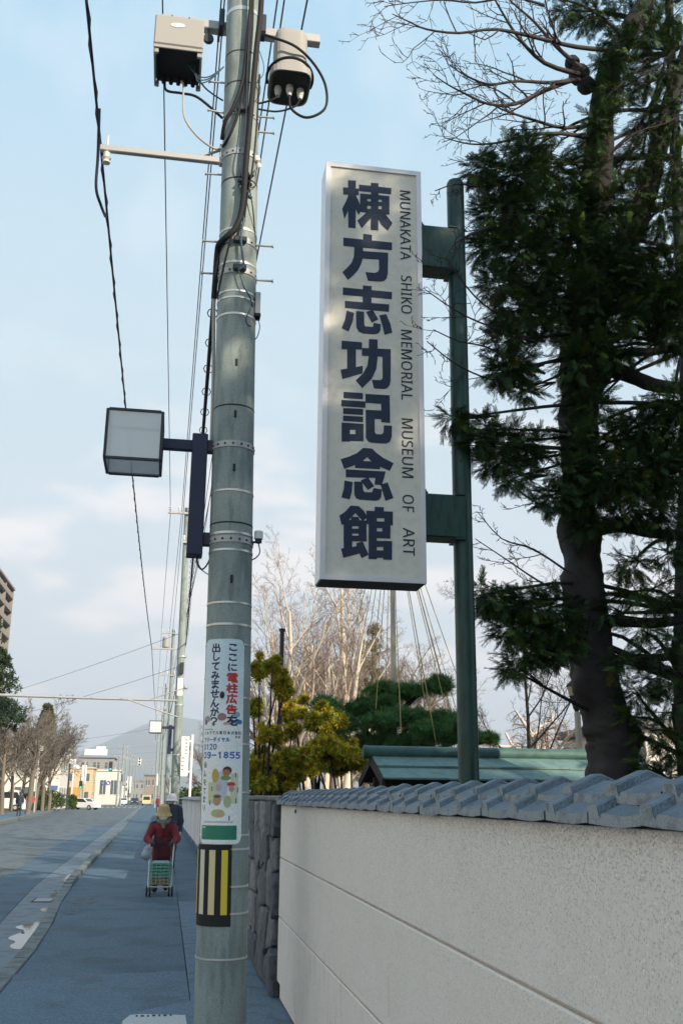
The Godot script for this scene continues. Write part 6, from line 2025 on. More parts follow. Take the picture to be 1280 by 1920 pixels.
func gate_roof() -> void:
	var t := thing("gate_roof", "low green copper roof with round ridge behind the wall and post", "roof", Vector3(4.4, 0, -13.8))
	var x0 := 2.8
	var x1 := 6.3
	var rd := B.new()
	rd.tube([Vector3(2.68, 2.235, -14.0), Vector3(2.7, 2.235, -14.0), Vector3(2.74, 2.235, -14.0), Vector3(6.35, 2.235, -14.0)], [0.075, 0.098, 0.088, 0.088], 20)
	part("ridge", rd, M.copper_dark, t)
	var dk := B.new()
	for s in [1.0, -1.0]:
		dk.quad(Vector3(x0 + 0.03, 2.15, -14.0), Vector3(x1, 2.15, -14.0), Vector3(x1, 1.835, -14.0 + s * 0.8), Vector3(x0 + 0.03, 1.835, -14.0 + s * 0.8))
	part("decking", dk, M.dark_timber, t)
	# two courses of copper sheets with slanting seams on each slope
	for s in [1.0, -1.0]:
		for c in [[2.178, 0.06, 2.045, 0.42], [2.028, 0.38, 1.875, 0.82]]:
			var x := x0
			var n := 0
			while x < x1 - 0.05:
				var w := 0.37
				var xe := minf(x + w, x1)
				var sl: float = 0.14 if n > 0 else 0.0
				var b := B.new()
				var lift := rng.randf_range(0.0, 0.004)
				var a := Vector3(x, c[0] + lift, -14.0 + s * c[1])
				var d := Vector3(xe - 0.006, c[0] + lift, -14.0 + s * c[1])
				var e := Vector3(minf(xe + 0.14, x1) - 0.006, c[2] + lift, -14.0 + s * c[3])
				var f := Vector3(x + sl, c[2] + lift, -14.0 + s * c[3])
				b.quad(a, d, e, f)
				b.quad(f, e, e - Vector3(0, 0.022, 0), f - Vector3(0, 0.022, 0))
				b.quad(a, f, f - Vector3(0, 0.02, 0), a - Vector3(0, 0.02, 0))
				part("roof_sheet", b, M.copper_green, t)
				x += w
				n += 1
	var ba := B.new()
	for s in [1.0, -1.0]:
		ba.bar(Vector3(x0 - 0.01, 2.12, -14.0), Vector3(x0 - 0.01, 1.81, -14.0 + s * 0.84), 0.03, 0.11)
	part("bargeboard", ba, M.dark_timber, t)
	for x in [2.95, 4.6, 6.15]:
		for z in [-13.65, -14.35]:
			var p := B.new()
			p.box(Vector3(x, 0.95, z), Vector3(0.11, 1.9, 0.11), 0.006)
			part("post", p, M.dark_timber, t)
	var bm := B.new()
	bm.box(Vector3(4.55, 1.8, -13.66), Vector3(3.4, 0.1, 0.07), 0.004)
	part("beam", bm, M.dark_timber, t)
	for k in 9:
		var p := B.new()
		p.box(Vector3(3.05 + 0.385 * k, 0.9, -14.0), Vector3(0.37, 1.72, 0.04), 0.003)
		part("board", p, M.dark_timber, t)

# a pole farther down the street: base x, depth, height, lean, radius
func distant_pole(x: float, z: float, h: float, top_x: float, r: float, label: String, arms: Array, group := "poles along the street") -> Node3D:
	var t := thing("utility_pole", label, "utility pole", Vector3(x, 0, -z), group)
	var s := B.new()
	s.tube([Vector3(x, -0.05, -z), Vector3((x + top_x) * 0.5, h * 0.5, -z), Vector3(top_x, h, -z)], [r, r * 0.85, r * 0.65], 16)
	part("shaft", s, M.concrete, t)
	for a in arms:     # [y, x from, x to]
		var b := B.new()
		b.box(Vector3((a[1] + a[2]) * 0.5, a[0], -z + r), Vector3(absf(a[2] - a[1]), 0.075, 0.075), 0.005)
		var ar := part("crossarm", b, M.galvanised, t)
		for k in 3:
			var i := B.new()
			i.lathe([Vector2(0.0, 0.24), Vector2(0.03, 0.22), Vector2(0.05, 0.16), Vector2(0.025, 0.13), Vector2(0.05, 0.09), Vector2(0.02, 0.03), Vector2(0.02, 0.0)], 8, Vector3(lerpf(a[1] + 0.06, a[2] - 0.06, k / 2.0), a[0] + 0.03, -z + r))
			part("insulator", i, M.porcelain, ar)
	return t

func far_poles() -> void:
	var t := distant_pole(0.34, 36.0, 11.95, 0.225, 0.165, "second concrete utility pole down the pavement with plates and lamp", [[11.7, -0.47, 0.32], [10.6, 0.1, 0.9]])
	var ta := B.new()
	ta.box(Vector3(-0.27, 6.69, -36.0), Vector3(1.02, 0.06, 0.06), 0.004)
	part("telephone_arm", ta, M.galvanised, t)
	var pl := B.new()
	pl.box(Vector3(0.3, 5.35, -35.86), Vector3(0.2, 0.62, 0.012), 0.004)
	part("name_plate", pl, M.white_paint, t)
	for k in 3:
		var b := B.new()
		b.tube([Vector3(0.31, 3.0 + k * 1.7, -36.0), Vector3(0.31, 3.05 + k * 1.7, -36.0)], [0.165, 0.165], 16, false)
		part("strap", b, M.steel_strap, t)
	var tb := B.new()
	tb.box(Vector3(0.33, 6.0, -35.8), Vector3(0.12, 0.4, 0.1), 0.01)
	part("terminal_box", tb, M.dark_paint, t)
	street_lamp(Vector3(-0.07, -0.33, -28.45), false)
	# long tubular arm reaching out over the road with two stays
	var oa := thing("road_gantry", "long thin grey tubular gantry reaching across the road from the second pole", "gantry", Vector3(0.3, 4.88, -36.0))
	var b := B.new()
	b.tube([Vector3(0.25, 4.87, -35.9), Vector3(-1.5, 4.87, -35.9), Vector3(-4.0, 4.89, -35.9), Vector3(-7.4, 4.93, -35.9)], [0.035, 0.04, 0.045, 0.06], 10)
	part("tube", b, M.galvanised, oa)
	b = B.new()
	b.rod(Vector3(-1.48, 4.87, -35.88), Vector3(0.27, 4.3, -35.85), 0.025)
	part("lower_stay", b, M.galvanised, oa)
	b = B.new()
	b.rod(Vector3(-0.7, 4.89, -35.88), Vector3(0.5, 5.33, -35.85), 0.022)
	b.ball(Vector3(0.5, 5.33, -35.85), Vector3.ONE * 0.07, 10, 8)
	part("upper_stay", b, M.galvanised, oa)
	b = B.new()
	b.tube([Vector3(-7.4, 5.05, -35.9), Vector3(-9.2, 5.0, -35.9), Vector3(-9.2, -0.05, -35.9)], [0.07, 0.08, 0.1], 12)
	part("end_post", b, M.galvanised, oa)
	t = distant_pole(0.1, 66.0, 12.2, -0.06, 0.16, "third concrete utility pole down the pavement with a transformer", [[11.94, -0.87, 0.13], [9.2, -0.8, 0.2]])
	b = B.new()
	b.lathe([Vector2(0, -0.42), Vector2(0.22, -0.42), Vector2(0.24, -0.36), Vector2(0.24, 0.2), Vector2(0.2, 0.28), Vector2(0, 0.28)], 16, Vector3(-0.5, 11.4, -65.8))
	part("transformer", b, M.cream_case, t)
	distant_pole(-0.35, 97.0, 12.0, -0.5, 0.16, "fourth concrete utility pole down the pavement", [[11.6, -1.2, 0.3], [9.6, -1.1, 0.1]])
	distant_pole(-0.8, 130.0, 12.0, -0.9, 0.16, "fifth concrete utility pole down the pavement", [[11.6, -1.7, -0.1]])
	distant_pole(-1.6, 168.0, 12.0, -1.7, 0.17, "sixth concrete utility pole at the junction on the right", [[11.6, -2.5, -0.8], [10.2, -2.4, -1.0]])
	t = distant_pole(2.55, 58.0, 11.4, 2.5, 0.15, "utility pole behind the far wall with a grey transformer near its top", [[11.1, 1.9, 3.1], [8.1, 1.8, 2.9]])
	b = B.new()
	b.lathe([Vector2(0, -0.3), Vector2(0.24, -0.3), Vector2(0.25, 0.25), Vector2(0, 0.3)], 14, Vector3(2.25, 10.5, -57.7))
	part("transformer", b, M.galvanised, t)
	# the crowd of poles around and beyond the junction on the left
	var far := [[226, 205.0, 11.5], [233, 235.0, 12.5], [240, 262.0, 12.0], [246, 300.0, 13.0], [219, 190.0, 9.0], [252, 340.0, 13.0], [268, 400.0, 14.0], [283, 330.0, 11.0], [290, 260.0, 10.0]]
	var nm := ["thin far pole left of the row beyond the junction", "second thin far pole beyond the junction from the left", "third thin far pole beyond the junction from the left", "fourth thin far pole beyond the junction from the left", "short far pole beside the pale building at the junction", "fifth thin far pole beyond the junction from the left", "tallest thin pole at the street's far end", "thin far pole on the right of the street's far end", "thin far pole on the right just past the junction"]
	for i in far.size():
		var q: Array = far[i]
		var o := sighted(q[0], 1500, q[1])
		distant_pole(o.x, q[1], q[2], o.x, 0.19, nm[i], [[q[2] - 0.4, o.x - 0.9, o.x + 0.9], [q[2] - 1.5, o.x - 0.8, o.x + 0.8], [q[2] - 2.6, o.x - 0.6, o.x + 0.7]], "far poles beyond the junction")

func sag_wire(called: String, pts: Array, r: float, m: Material, label: String, sag: float, group: String) -> void:
	var b := B.new()
	var p := []
	var rr := []
	for i in pts.size() - 1:
		for k in 14:
			var t := k / 14.0
			p.append(pts[i].lerp(pts[i + 1], t) - Vector3(0, sag * 4.0 * t * (1.0 - t), 0))
			rr.append(r)
	p.append(pts[-1])
	rr.append(r)
	b.tube(p, rr, 6)
	single(called, b, m, label, "wire", group)

func back_to(a: Vector3, b: Vector3, z: float) -> Vector3:
	return a + (a - b) * ((z - a.z) / (a.z - b.z))

func wires() -> void:
	var g := "overhead wires along the street"
	# twisted telephone cable on the long arm
	var a := Vector3(-0.85, 6.93, -7.5)
	var e: Vector3 = Vector3(-0.762, 6.684, -36)
	sag_wire("telephone_cable", [Vector3(-0.75, 7.2, 24.0), a, e, Vector3(-0.85, 6.6, -66), Vector3(-1.2, 6.6, -97)], 0.012, M.wire, "dark twisted telephone cable hung from the tip of the long arm", 0.22, g)
	var b := B.new()
	var p := []
	for k in 240:
		var t := k / 239.0
		var q: Vector3 = (Vector3(-0.75, 7.2, 24.0).lerp(a, t * 2.0) - Vector3(0, 0.22 * 4.0 * (t * 2.0) * (1.0 - t * 2.0), 0)) if t < 0.5 else (a.lerp(e, t * 2.0 - 1.0) - Vector3(0, 0.22 * 4.0 * (t * 2.0 - 1.0) * (2.0 - t * 2.0), 0))
		p.append(q + Vector3(cos(k * 2.1), sin(k * 2.1), 0) * 0.016)
	var rr := []
	rr.resize(p.size())
	rr.fill(0.0065)
	b.tube(p, rr, 5)
	single("lashing_wire", b, M.wire, "thin wire wound round the twisted telephone cable on the long arm", "wire", g)
	cable("telephone_cable", [a + Vector3(0.0, 0.12, 0.3), a + Vector3(-0.01, -0.12, 0.02), a + Vector3(-0.015, -0.36, -0.1), a + Vector3(0.02, -0.43, -0.25), a + Vector3(0.03, -0.32, -0.6)], 0.014, M.wire, "short slack loop of telephone cable at the long arm's tip", "wire")
	# high voltage wires
	var hv := [
		[Vector3(-0.631, 11.9, -11.205), Vector3(-0.39, 11.722, -36), Vector3(-0.844, 12.026, -66), "left high voltage wire running to the second pole's top arm"],
		[Vector3(0.147, 11.9, -11.065), Vector3(0.017, 11.787, -36), Vector3(-0.327, 12.045, -66), "high voltage wire just left of the foreground pole"],
		[Vector3(0.828, 11.2, -10.188), Vector3(0.75, 10.8, -36), Vector3(0.2, 10.6, -66), "high voltage wire just right of the foreground pole's top"],
		[Vector3(0.894, 11, -9.961), Vector3(0.85, 10.6, -36), Vector3(0.25, 10.5, -66), "second high voltage wire right of the foreground pole's top"],
		[Vector3(1.071, 10.2, -9.068), Vector3(0.5, 8.6, -36), Vector3(0.1, 8.6, -66), "lower wire crossing in front of the rounded transformer"],
		[Vector3(0.153, 9.9, -8.91), Vector3(0.02, 9.6, -36), Vector3(-0.2, 9.6, -66), "thin wire hugging the foreground pole's left edge"],
	]
	for q in hv:
		sag_wire("overhead_wire", [back_to(q[0], q[1], 26.0), q[1], q[2], Vector3(q[2].x - 0.4, q[2].y, -97), Vector3(q[2].x - 0.9, q[2].y, -130)], 0.0085 if q[3].begins_with("thin") else 0.0105, M.wire, q[3], 0.0 if true else 0.1, g)
	# messenger cable with its rings, from the bend of the riser to the second pole
	var s0: Vector3 = Vector3(0.168, 5.606, -7.55)
	var s1: Vector3 = Vector3(0.425, 6.905, -35.8)
	sag_wire("messenger_cable", [s0, s1, Vector3(0.0, 6.8, -66), Vector3(-0.5, 6.8, -97)], 0.02, M.black_cable, "thick black messenger cable from the foreground pole towards the second pole", 0.08, g)
	b = B.new()
	for k in 40:
		var t := k / 40.0 * 0.9 + 0.01
		var c := s0.lerp(s1, t) - Vector3(0, 0.08 * 4.0 * t * (1.0 - t) + 0.03, 0)
		var ring := []
		for j in 9:
			var an := TAU * j / 8.0
			ring.append(c + Vector3(cos(an) * 0.045, sin(an) * 0.045 + 0.02, 0.0))
		b.tube(ring, [0.005, 0.005, 0.005, 0.005, 0.005, 0.005, 0.005, 0.005, 0.005], 4, false)
	var rings := single("cable_rings", b, M.black_cable, "row of small wire rings along the black messenger cable", "rings", g)
	rings.set_meta("kind", "stuff")
	# wires crossing the road
	for q in [[Vector3(0.3, 7.3, -36), Vector3(-16, 5.2, -60), "upper thin wire crossing the road towards the bare trees"], [Vector3(0.3, 6.1, -36), Vector3(-16, 4.4, -62), "lower thin wire crossing the road towards the bare trees"], [Vector3(0.0, 6.0, -66), Vector3(-22, 7.2, -130), "thin wire crossing the road far beyond the second pole"], [Vector3(-1.6, 9.6, -168), Vector3(-30, 8.6, -175), "upper wire across the junction"], [Vector3(-1.6, 8.6, -168), Vector3(-30, 7.8, -175), "lower wire across the junction"]]:
		sag_wire("crossing_wire", [q[0], q[1]], 0.007, M.wire, q[2], 0.3, "wires crossing the road")

# ---------- across the road ----------
func block(called: String, b: B, m: Material, parent: Node3D) -> MeshInstance3D:
	return part(called, b, m, parent)

func car(at: Vector3, yaw: float, paint: Material, label: String, kind := 0, group := "cars on the street") -> Node3D:
	var t := Node3D.new()
	t.name = numbered(["white_van", "parked_car", "small_truck"][kind] if kind != 1 else "car")
	add_child(t)
	tag(t, label, ["van", "car", "truck"][kind], group)
	var L := 4.3
	var body: PackedVector2Array
	var glass: PackedVector2Array
	var w := 1.66
	if kind == 0:
		body = PackedVector2Array([Vector2(-2.2, 0.3), Vector2(2.2, 0.3), Vector2(2.25, 0.95), Vector2(2.0, 1.12), Vector2(1.5, 1.92), Vector2(1.3, 1.98), Vector2(-2.1, 2.0), Vector2(-2.25, 1.8), Vector2(-2.28, 0.5)])
		glass = PackedVector2Array([Vector2(-2.0, 1.2), Vector2(1.85, 1.2), Vector2(1.42, 1.78), Vector2(-2.0, 1.8)])
	elif kind == 1:
		body = PackedVector2Array([Vector2(-2.1, 0.28), Vector2(2.1, 0.28), Vector2(2.15, 0.62), Vector2(2.0, 0.82), Vector2(1.1, 0.95), Vector2(0.45, 1.42), Vector2(-0.9, 1.46), Vector2(-1.65, 1.05), Vector2(-2.1, 0.95), Vector2(-2.15, 0.5)])
		glass = PackedVector2Array([Vector2(-1.45, 0.96), Vector2(0.98, 0.94), Vector2(0.4, 1.36), Vector2(-0.85, 1.39)])
	else:
		body = PackedVector2Array([Vector2(-2.2, 0.4), Vector2(2.2, 0.4), Vector2(2.2, 1.0), Vector2(1.95, 1.85), Vector2(0.9, 1.9), Vector2(0.85, 1.0), Vector2(0.7, 2.1), Vector2(-2.2, 2.1)])
		glass = PackedVector2Array([Vector2(1.05, 1.1), Vector2(2.1, 1.1), Vector2(1.9, 1.7), Vector2(1.05, 1.72)])
	var b := B.new()
	var bs := Basis(Vector3.RIGHT, Vector3.UP, Vector3.BACK)
	b.prism(body, -w * 0.5, w * 0.5, Vector3.ZERO, bs)
	var shell := MeshInstance3D.new()
	shell.name = "body"
	shell.mesh = b.mesh()
	shell.material_override = paint
	t.add_child(shell)
	var add := func(called: String, bb: B, m: Material, par: Node3D) -> Node3D:
		var o := MeshInstance3D.new()
		o.name = called
		o.mesh = bb.mesh()
		o.material_override = m
		par.add_child(o, true)
		return o
	for s in [-1.0, 1.0]:
		var g := B.new()
		g.prism(glass, s * (w * 0.5 + 0.004), s * (w * 0.5 - 0.02), Vector3.ZERO, bs)
		add.call("side_window", g, M.car_glass, t)
	# windscreen and rear window on the sloping ends
	for e in [[body[3], body[4]] if kind == 0 else ([body[4], body[5]] if kind == 1 else [body[2], body[3]]), [body[7], body[6]] if kind == 1 else [body[-2], body[-3]]]:
		var a: Vector2 = e[0].lerp(e[1], 0.12)
		var c: Vector2 = e[0].lerp(e[1], 0.9)
		var nn := Vector2(e[1].y - e[0].y, e[0].x - e[1].x).normalized()
		if nn.x * (1.0 if e[0].x > 0 else -1.0) < 0:
			nn = -nn
		a += nn * 0.006
		c += nn * 0.006
		var g := B.new()
		g.quad(Vector3(a.x, a.y, -w * 0.42), Vector3(a.x, a.y, w * 0.42), Vector3(c.x, c.y, w * 0.38), Vector3(c.x, c.y, -w * 0.38))
		add.call("windscreen", g, M.car_glass, t)
	for x in [-1.35, 1.35]:
		for s in [-1.0, 1.0]:
			var g := B.new()
			g.lathe([Vector2(0.0, 0.1), Vector2(0.26, 0.1), Vector2(0.31, 0.07), Vector2(0.31, -0.07), Vector2(0.26, -0.1), Vector2(0.0, -0.1)], 18, Vector3(x, 0.31, s * (w * 0.5 - 0.06)), Basis(Vector3.RIGHT, Vector3(0, 0, 1), Vector3.DOWN))
			var wh = add.call("wheel", g, M.rubber, t)
			g = B.new()
			g.lathe([Vector2(0.0, 0.1), Vector2(0.17, 0.1), Vector2(0.18, 0.0)], 14, Vector3(x, 0.31, s * (w * 0.5 - 0.055) + (0.0 if s > 0 else 0.0)), Basis(Vector3.RIGHT, Vector3(0, 0, s), Vector3(0, -s, 0)))
			add.call("rim", g, M.galvanised, wh)
	for s in [-1.0, 1.0]:
		var g := B.new()
		g.box(Vector3(2.14 if kind != 2 else 2.2, 0.66, s * w * 0.36), Vector3(0.08, 0.14, 0.3), 0.02)
		add.call("headlight", g, M.porcelain, t)
		g = B.new()
		g.box(Vector3(-2.16, 0.78, s * w * 0.4), Vector3(0.08, 0.22, 0.16), 0.02)
		add.call("tail_light", g, M.tail_red, t)
	t.position = at
	t.rotation.y = yaw
	return t

func house(called: String, label: String, o: Vector3, sx: float, h: float, sz: float, wall: Material, roof: Material, floors: int, wins: int, group := "buildings along the far side") -> Node3D:
	# o: front corner nearest the road on the right; extends to -x and -z
	var t := thing(called, label, "building", o, group)
	var b := B.new()
	b.box(o + Vector3(-sx * 0.5, h * 0.5, -sz * 0.5), Vector3(sx, h, sz), 0.03)
	part("wall", b, wall, t)
	b = B.new()
	b.box(o + Vector3(-sx * 0.5, h + 0.15, -sz * 0.5), Vector3(sx + 0.5, 0.3, sz + 0.5), 0.04)
	part("roof", b, roof, t)
	for f in floors:
		var y := (f + 0.52) * h / floors
		for side in 2:
			var n := wins if side == 0 else maxi(2, int(wins * sz / sx))
			for k in n:
				var u := (k + 0.5) / n
				var ww := (sx if side == 0 else sz) / n * 0.55
				var hh := h / floors * 0.42
				var c := o + (Vector3(-sx * u, y, 0.0) if side == 0 else Vector3(0.0, y, -sz * u))
				var w := B.new()
				w.box(c, Vector3(ww, hh, 0.12) if side == 0 else Vector3(0.12, hh, ww), 0.0)
				var wi := part("window", w, M.far_glass, t)
				w = B.new()
				if side == 0:
					w.box(c + Vector3(0, 0, 0.04), Vector3(0.07, hh + 0.1, 0.1), 0.0)
					w.box(c + Vector3(0, -hh * 0.5 - 0.05, 0.06), Vector3(ww + 0.2, 0.08, 0.16), 0.0)
				else:
					w.box(c + Vector3(0.04, 0, 0), Vector3(0.1, hh + 0.1, 0.07), 0.0)
					w.box(c + Vector3(0.06, -hh * 0.5 - 0.05, 0), Vector3(0.16, 0.08, ww + 0.2), 0.0)
				part("window_frame", w, M.white_paint, wi)
	return t

func left_side() -> void:
	plain("car_glass", 0.02, 0.025, 0.03, 0.08)
	plain("tail_red", 0.35, 0.02, 0.02, 0.3)
	plain("car_white", 0.74, 0.74, 0.75, 0.3)
	plain("car_dark", 0.03, 0.035, 0.045, 0.3)
	plain("car_cream", 0.6, 0.52, 0.28, 0.35)
	plain("car_blue", 0.1, 0.22, 0.42, 0.35)
	plain("far_glass", 0.1, 0.12, 0.14, 0.2)
	plain("render_white", 0.66, 0.64, 0.6, 0.85)
	plain("render_brown", 0.27, 0.235, 0.215, 0.85)
	plain("render_orange", 0.55, 0.43, 0.27, 0.85)
	plain("render_grey", 0.28, 0.28, 0.28, 0.85)
	plain("roof_grey", 0.16, 0.16, 0.17, 0.8)
	plain("sign_orange", 0.5, 0.28, 0.08, 0.7)
	plain("sign_red", 0.42, 0.07, 0.04, 0.7)
	plain("sign_blue", 0.05, 0.16, 0.5, 0.6)
	# apartment block
	var ao := Vector3(-35.4, 0, -205.0)
	var t := thing("apartment_block", "tall brown apartment block with stacked balconies at the left edge", "building", ao)
	var b := B.new()
	b.box(ao + Vector3(-7.0, 22.0, -10.0), Vector3(12.0, 44.0, 20.0), 0.1)
	part("wall", b, M.render_brown, t)
	for f in 15:
		var y := 2.6 + f * 2.9
		b = B.new()
		b.box(ao + Vector3(-0.1, y + 0.5, -10.0), Vector3(0.16, 1.1, 20.4), 0.02)
		var bal := part("balcony", b, M.render_brown, t)
		b = B.new()
		b.box(ao + Vector3(-0.55, y - 0.04, -10.0), Vector3(1.0, 0.16, 20.4), 0.02)
		part("slab", b, M.render_grey, bal)
		for k in 5:
			b = B.new()
			b.box(ao + Vector3(-0.96, y + 1.45, -2.2 - 4.0 * k), Vector3(0.1, 2.6, 3.6), 0.0)
			part("window", b, M.car_glass, bal)
		for k in 3:
			b = B.new()
			b.box(ao + Vector3(-0.5, y + 1.45, -0.15 - 10.0 * k), Vector3(0.9, 2.75, 0.16), 0.0)
			part("partition", b, M.render_brown, bal)
	b = B.new()
	b.box(ao + Vector3(-6.5, 45.4, -10.0), Vector3(13.4, 0.5, 21.0), 0.05)
	part("roof", b, M.render_brown, t)
	# pale office behind the trees
	var oo := sighted(110, 1495, 128.0)
	oo.y = 0.0
	house("office_building", "white two storey office behind the bare trees", oo, 26.0, 7.2, 12.0, M.render_white, M.render_white, 2, 9)
	var hb := sighted(172, 1495, 205.0)
	hb.y = 0.0
	t = house("corner_shop", "orange and cream corner shop left of the junction", hb, 9.0, 6.8, 8.0, M.render_orange, M.render_orange, 2, 3)
	b = B.new()
	b.box(hb + Vector3(-3.2, 2.3, 0.4), Vector3(3.4, 2.0, 0.2), 0.02)
	part("sign_board", b, M.sign_orange, t)
	b = B.new()
	b.box(hb + Vector3(-6.9, 2.6, 0.4), Vector3(2.2, 1.8, 0.2), 0.02)
	part("sign_board", b, M.sign_orange, t)
	var hw := sighted(222, 1495, 222.0)
	hw.y = 0.0
	t = house("white_shop", "white shop with tall blank front at the junction", hw, 6.6, 6.8, 14.0, M.render_white, M.render_white, 1, 3)
	for k in 2:
		b = B.new()
		var c := hw + Vector3(-2.2 - k * 1.1, 4.4, 0.12)
		var ring := []
		for j in 13:
			ring.append(c + Vector3(cos(TAU * j / 12.0) * 0.36, sin(TAU * j / 12.0) * 0.36, 0))
		var rr := []
		rr.resize(13)
		rr.fill(0.08)
		b.tube(ring, rr, 5, false)
		part("sign_ring", b, M.sign_blue, t)
	var hg := sighted(210, 1495, 245.0)
	hg.y = 0.0
	t = house("grey_hall", "grey roofed hall with a white rooftop sign behind the shops", hg, 8.0, 10.2, 10.0, M.render_grey, M.roof_grey, 3, 3)
	b = B.new()
	b.box(hg + Vector3(-4.4, 11.6, -1.0), Vector3(5.2, 1.4, 0.3), 0.03)
	part("rooftop_sign", b, M.white_paint, t)
	b = B.new()
	b.box(hg + Vector3(-3.3, 12.6, -1.0), Vector3(2.2, 0.7, 0.3), 0.03)
	part("rooftop_sign", b, M.white_paint, t)
	# bare street trees
	var tl := [[-8, 96.0, 10.8, "leftmost bare street tree cut off by the picture edge"], [22, 104.0, 10.2, "bare street tree behind the standing person"], [54, 90.0, 11.0, "bare street tree with the thickest brown trunk"], [66, 106.0, 10.4, "bare street tree just right of the thickest trunk"], [81, 108.0, 10.8, "bare street tree with three pale stems"], [93, 112.0, 10.6, "bare street tree spreading farthest right by the hedge"], [6, 88.0, 10.0, "bare street tree between the picture edge and the standing person"], [38, 116.0, 11.0, "bare street tree farthest back behind the standing person"]]
	for i in tl.size():
		var q: Array = tl[i]
		var o := sighted(q[0], 1500, q[1])
		o.y = 0.15
		bare_tree("street_tree", q[3], o, q[2] * 0.51, 0.26 if i == 2 else 0.2, STREET, M.bark_grey, M.twig_pale, "bare street trees", Vector3(rt.randf_range(-0.06, 0.06), 0, 0), 700 + i)
	# conifers at the left edge
	for q in [[-50, 84.0, 15.6, 3.0, "tall drooping conifer at the left edge", 0], [75, 118.0, 11.6, 1.3, "rusty green conifer top showing above the bare street trees", 1]]:
		rt.seed = 720 + q[5]
		var o := sighted(q[0], 1500, q[1])
		o.y = 0.15
		var c := thing("conifer_tree", q[4], "tree", o, "conifers across the road")
		var s := B.new()
		s.tube([o, o + Vector3(0, q[2] * 0.5, 0), o + Vector3(0, q[2], 0)], [0.24, 0.15, 0.02], 8)
		var xs := []
		var cs := []
		for k in 150:
			var y: float = lerpf(7.6 if q[5] == 0 else 9.0, q[2] - 0.2, rt.randf())
			var an := rt.randf() * TAU
			var l: float = q[3] * minf(1.0, (1.0 - y / q[2]) * 2.4) + 0.25
			var a := o + Vector3(0, y, 0)
			var e := a + Vector3(cos(an) * l, -0.28 * l, sin(an) * l)
			s.tube([a, e], [0.04, 0.012], 4, false)
			for j in int(4 + l * 5.0):
				var f := a.lerp(e, rt.randf_range(0.2, 1.05))
				clump(xs, cs, f, Vector3(0.16, 0.08, 0.16), 1, 0.22, 0.46, true, 0.5, tint_plain)
		part("trunk", s, M.bark_dark, c)
		scatter("crown", needle_tuft(), M.dark_leaf if q[5] == 0 else M.spruce_leaf, xs, cs, c)
	# hedge and a round bush on the lawn
	for q in [[84, 1491, 116.0, 2.6, 1.0, 1.3, "clipped green hedge behind the street trees"], [136, 1492, 122.0, 0.55, 0.8, 0.6, "small round green bush by the white car"]]:
		rt.seed = 740 + int(q[0])
		var o := sighted(q[0], q[1], q[2])
		o.y = 0.15
		var c := thing("hedge_bush", q[6], "bush", o, "bushes across the road")
		var xs := []
		var cs := []
		clump(xs, cs, o + Vector3(0, q[4], 0), Vector3(q[3], q[4], q[5]), 900 if q[3] > 1 else 300, 0.16, 0.3, true, -0.3, tint_plain)
		var s := B.new()
		s.tube([o, o + Vector3(0, q[4], 0)], [0.06, 0.03], 6)
		part("stem", s, M.bark_dark, c)
		scatter("crown", needle_tuft(), M.hedge_leaf, xs, cs, c)
	# vehicles
	var vp := sighted(6, 1500, 107.0)
	car(Vector3(vp.x, 0.18, -107.0), 0.0, M.car_white, "white van parked on the left behind the standing person", 0)
	var cp := sighted(158, 1500, 140.0)
	car(Vector3(cp.x, -0.05, -140.0), -0.5, M.car_white, "white car parked by the round bush", 1)
	# lamps and signs on the far pavement
	for q in [[125, 1512, 118.0, 5.0, "dark_paint", "dark lamp pole on the far pavement"], [133, 1506, 124.0, 4.6, "white_paint", "white lamp pole on the far pavement beside the dark one"]]:
		var o := sighted(q[0], q[1], q[2])
		o.y = 0.14
		var c := thing("lamp_pole", q[5], "lamp pole", o, "lamp poles on the far pavement")
		var s := B.new()
		s.rod(o, o + Vector3(0, q[3], 0), 0.09, 10)
		part("pole", s, M[q[4]], c)
		s = B.new()
		s.box(o + Vector3(0.3, q[3] + 0.2, 0), Vector3(0.7, 0.5, 0.5), 0.03)
		part("lamp_box", s, M.white_paint, c)
	var bo := sighted(75, 1403, 100.0)
	var bx := thing("lamp_pole", "white lamp box on a thin pole among the bare street trees", "lamp pole", Vector3(bo.x, 0.14, bo.z), "lamp poles on the far pavement")
	b = B.new()
	b.rod(Vector3(bo.x, 0.14, bo.z), bo, 0.07, 8)
	part("pole", b, M.galvanised, bx)
	b = B.new()
	b.box(bo, Vector3(0.62, 0.44, 0.4), 0.02)
	part("lamp_box", b, M.white_paint, bx)
	var ro := sighted(58, 1499, 92.0)
	var rs := thing("round_sign", "dull red round sign beside the thick tree trunk", "sign", Vector3(ro.x, 0.14, ro.z))
	b = B.new()
	b.lathe([Vector2(0, 0.02), Vector2(0.4, 0.02), Vector2(0.4, -0.02), Vector2(0, -0.02)], 20, ro, Basis(Vector3.RIGHT, Vector3(0, 0, 1), Vector3.DOWN))
	part("disc", b, M.sign_red, rs)
	b = B.new()
	b.rod(Vector3(ro.x, 0.12, ro.z - 0.04), ro - Vector3(0, 0, 0.04), 0.035, 8)
	part("post", b, M.galvanised, rs)
	var bo2 := sighted(97, 1477, 126.0)
	var bs2 := thing("blue_sign", "small blue sign board in front of the white office", "sign", Vector3(bo2.x, 0.1, bo2.z))
	b = B.new()
	b.box(bo2, Vector3(0.7, 0.45, 0.06), 0.01)
	part("board", b, M.sign_blue, bs2)
	b = B.new()
	b.rod(Vector3(bo2.x, 0.0, bo2.z - 0.06), bo2 - Vector3(0, 0, 0.06), 0.04, 8)
	part("post", b, M.galvanised, bs2)

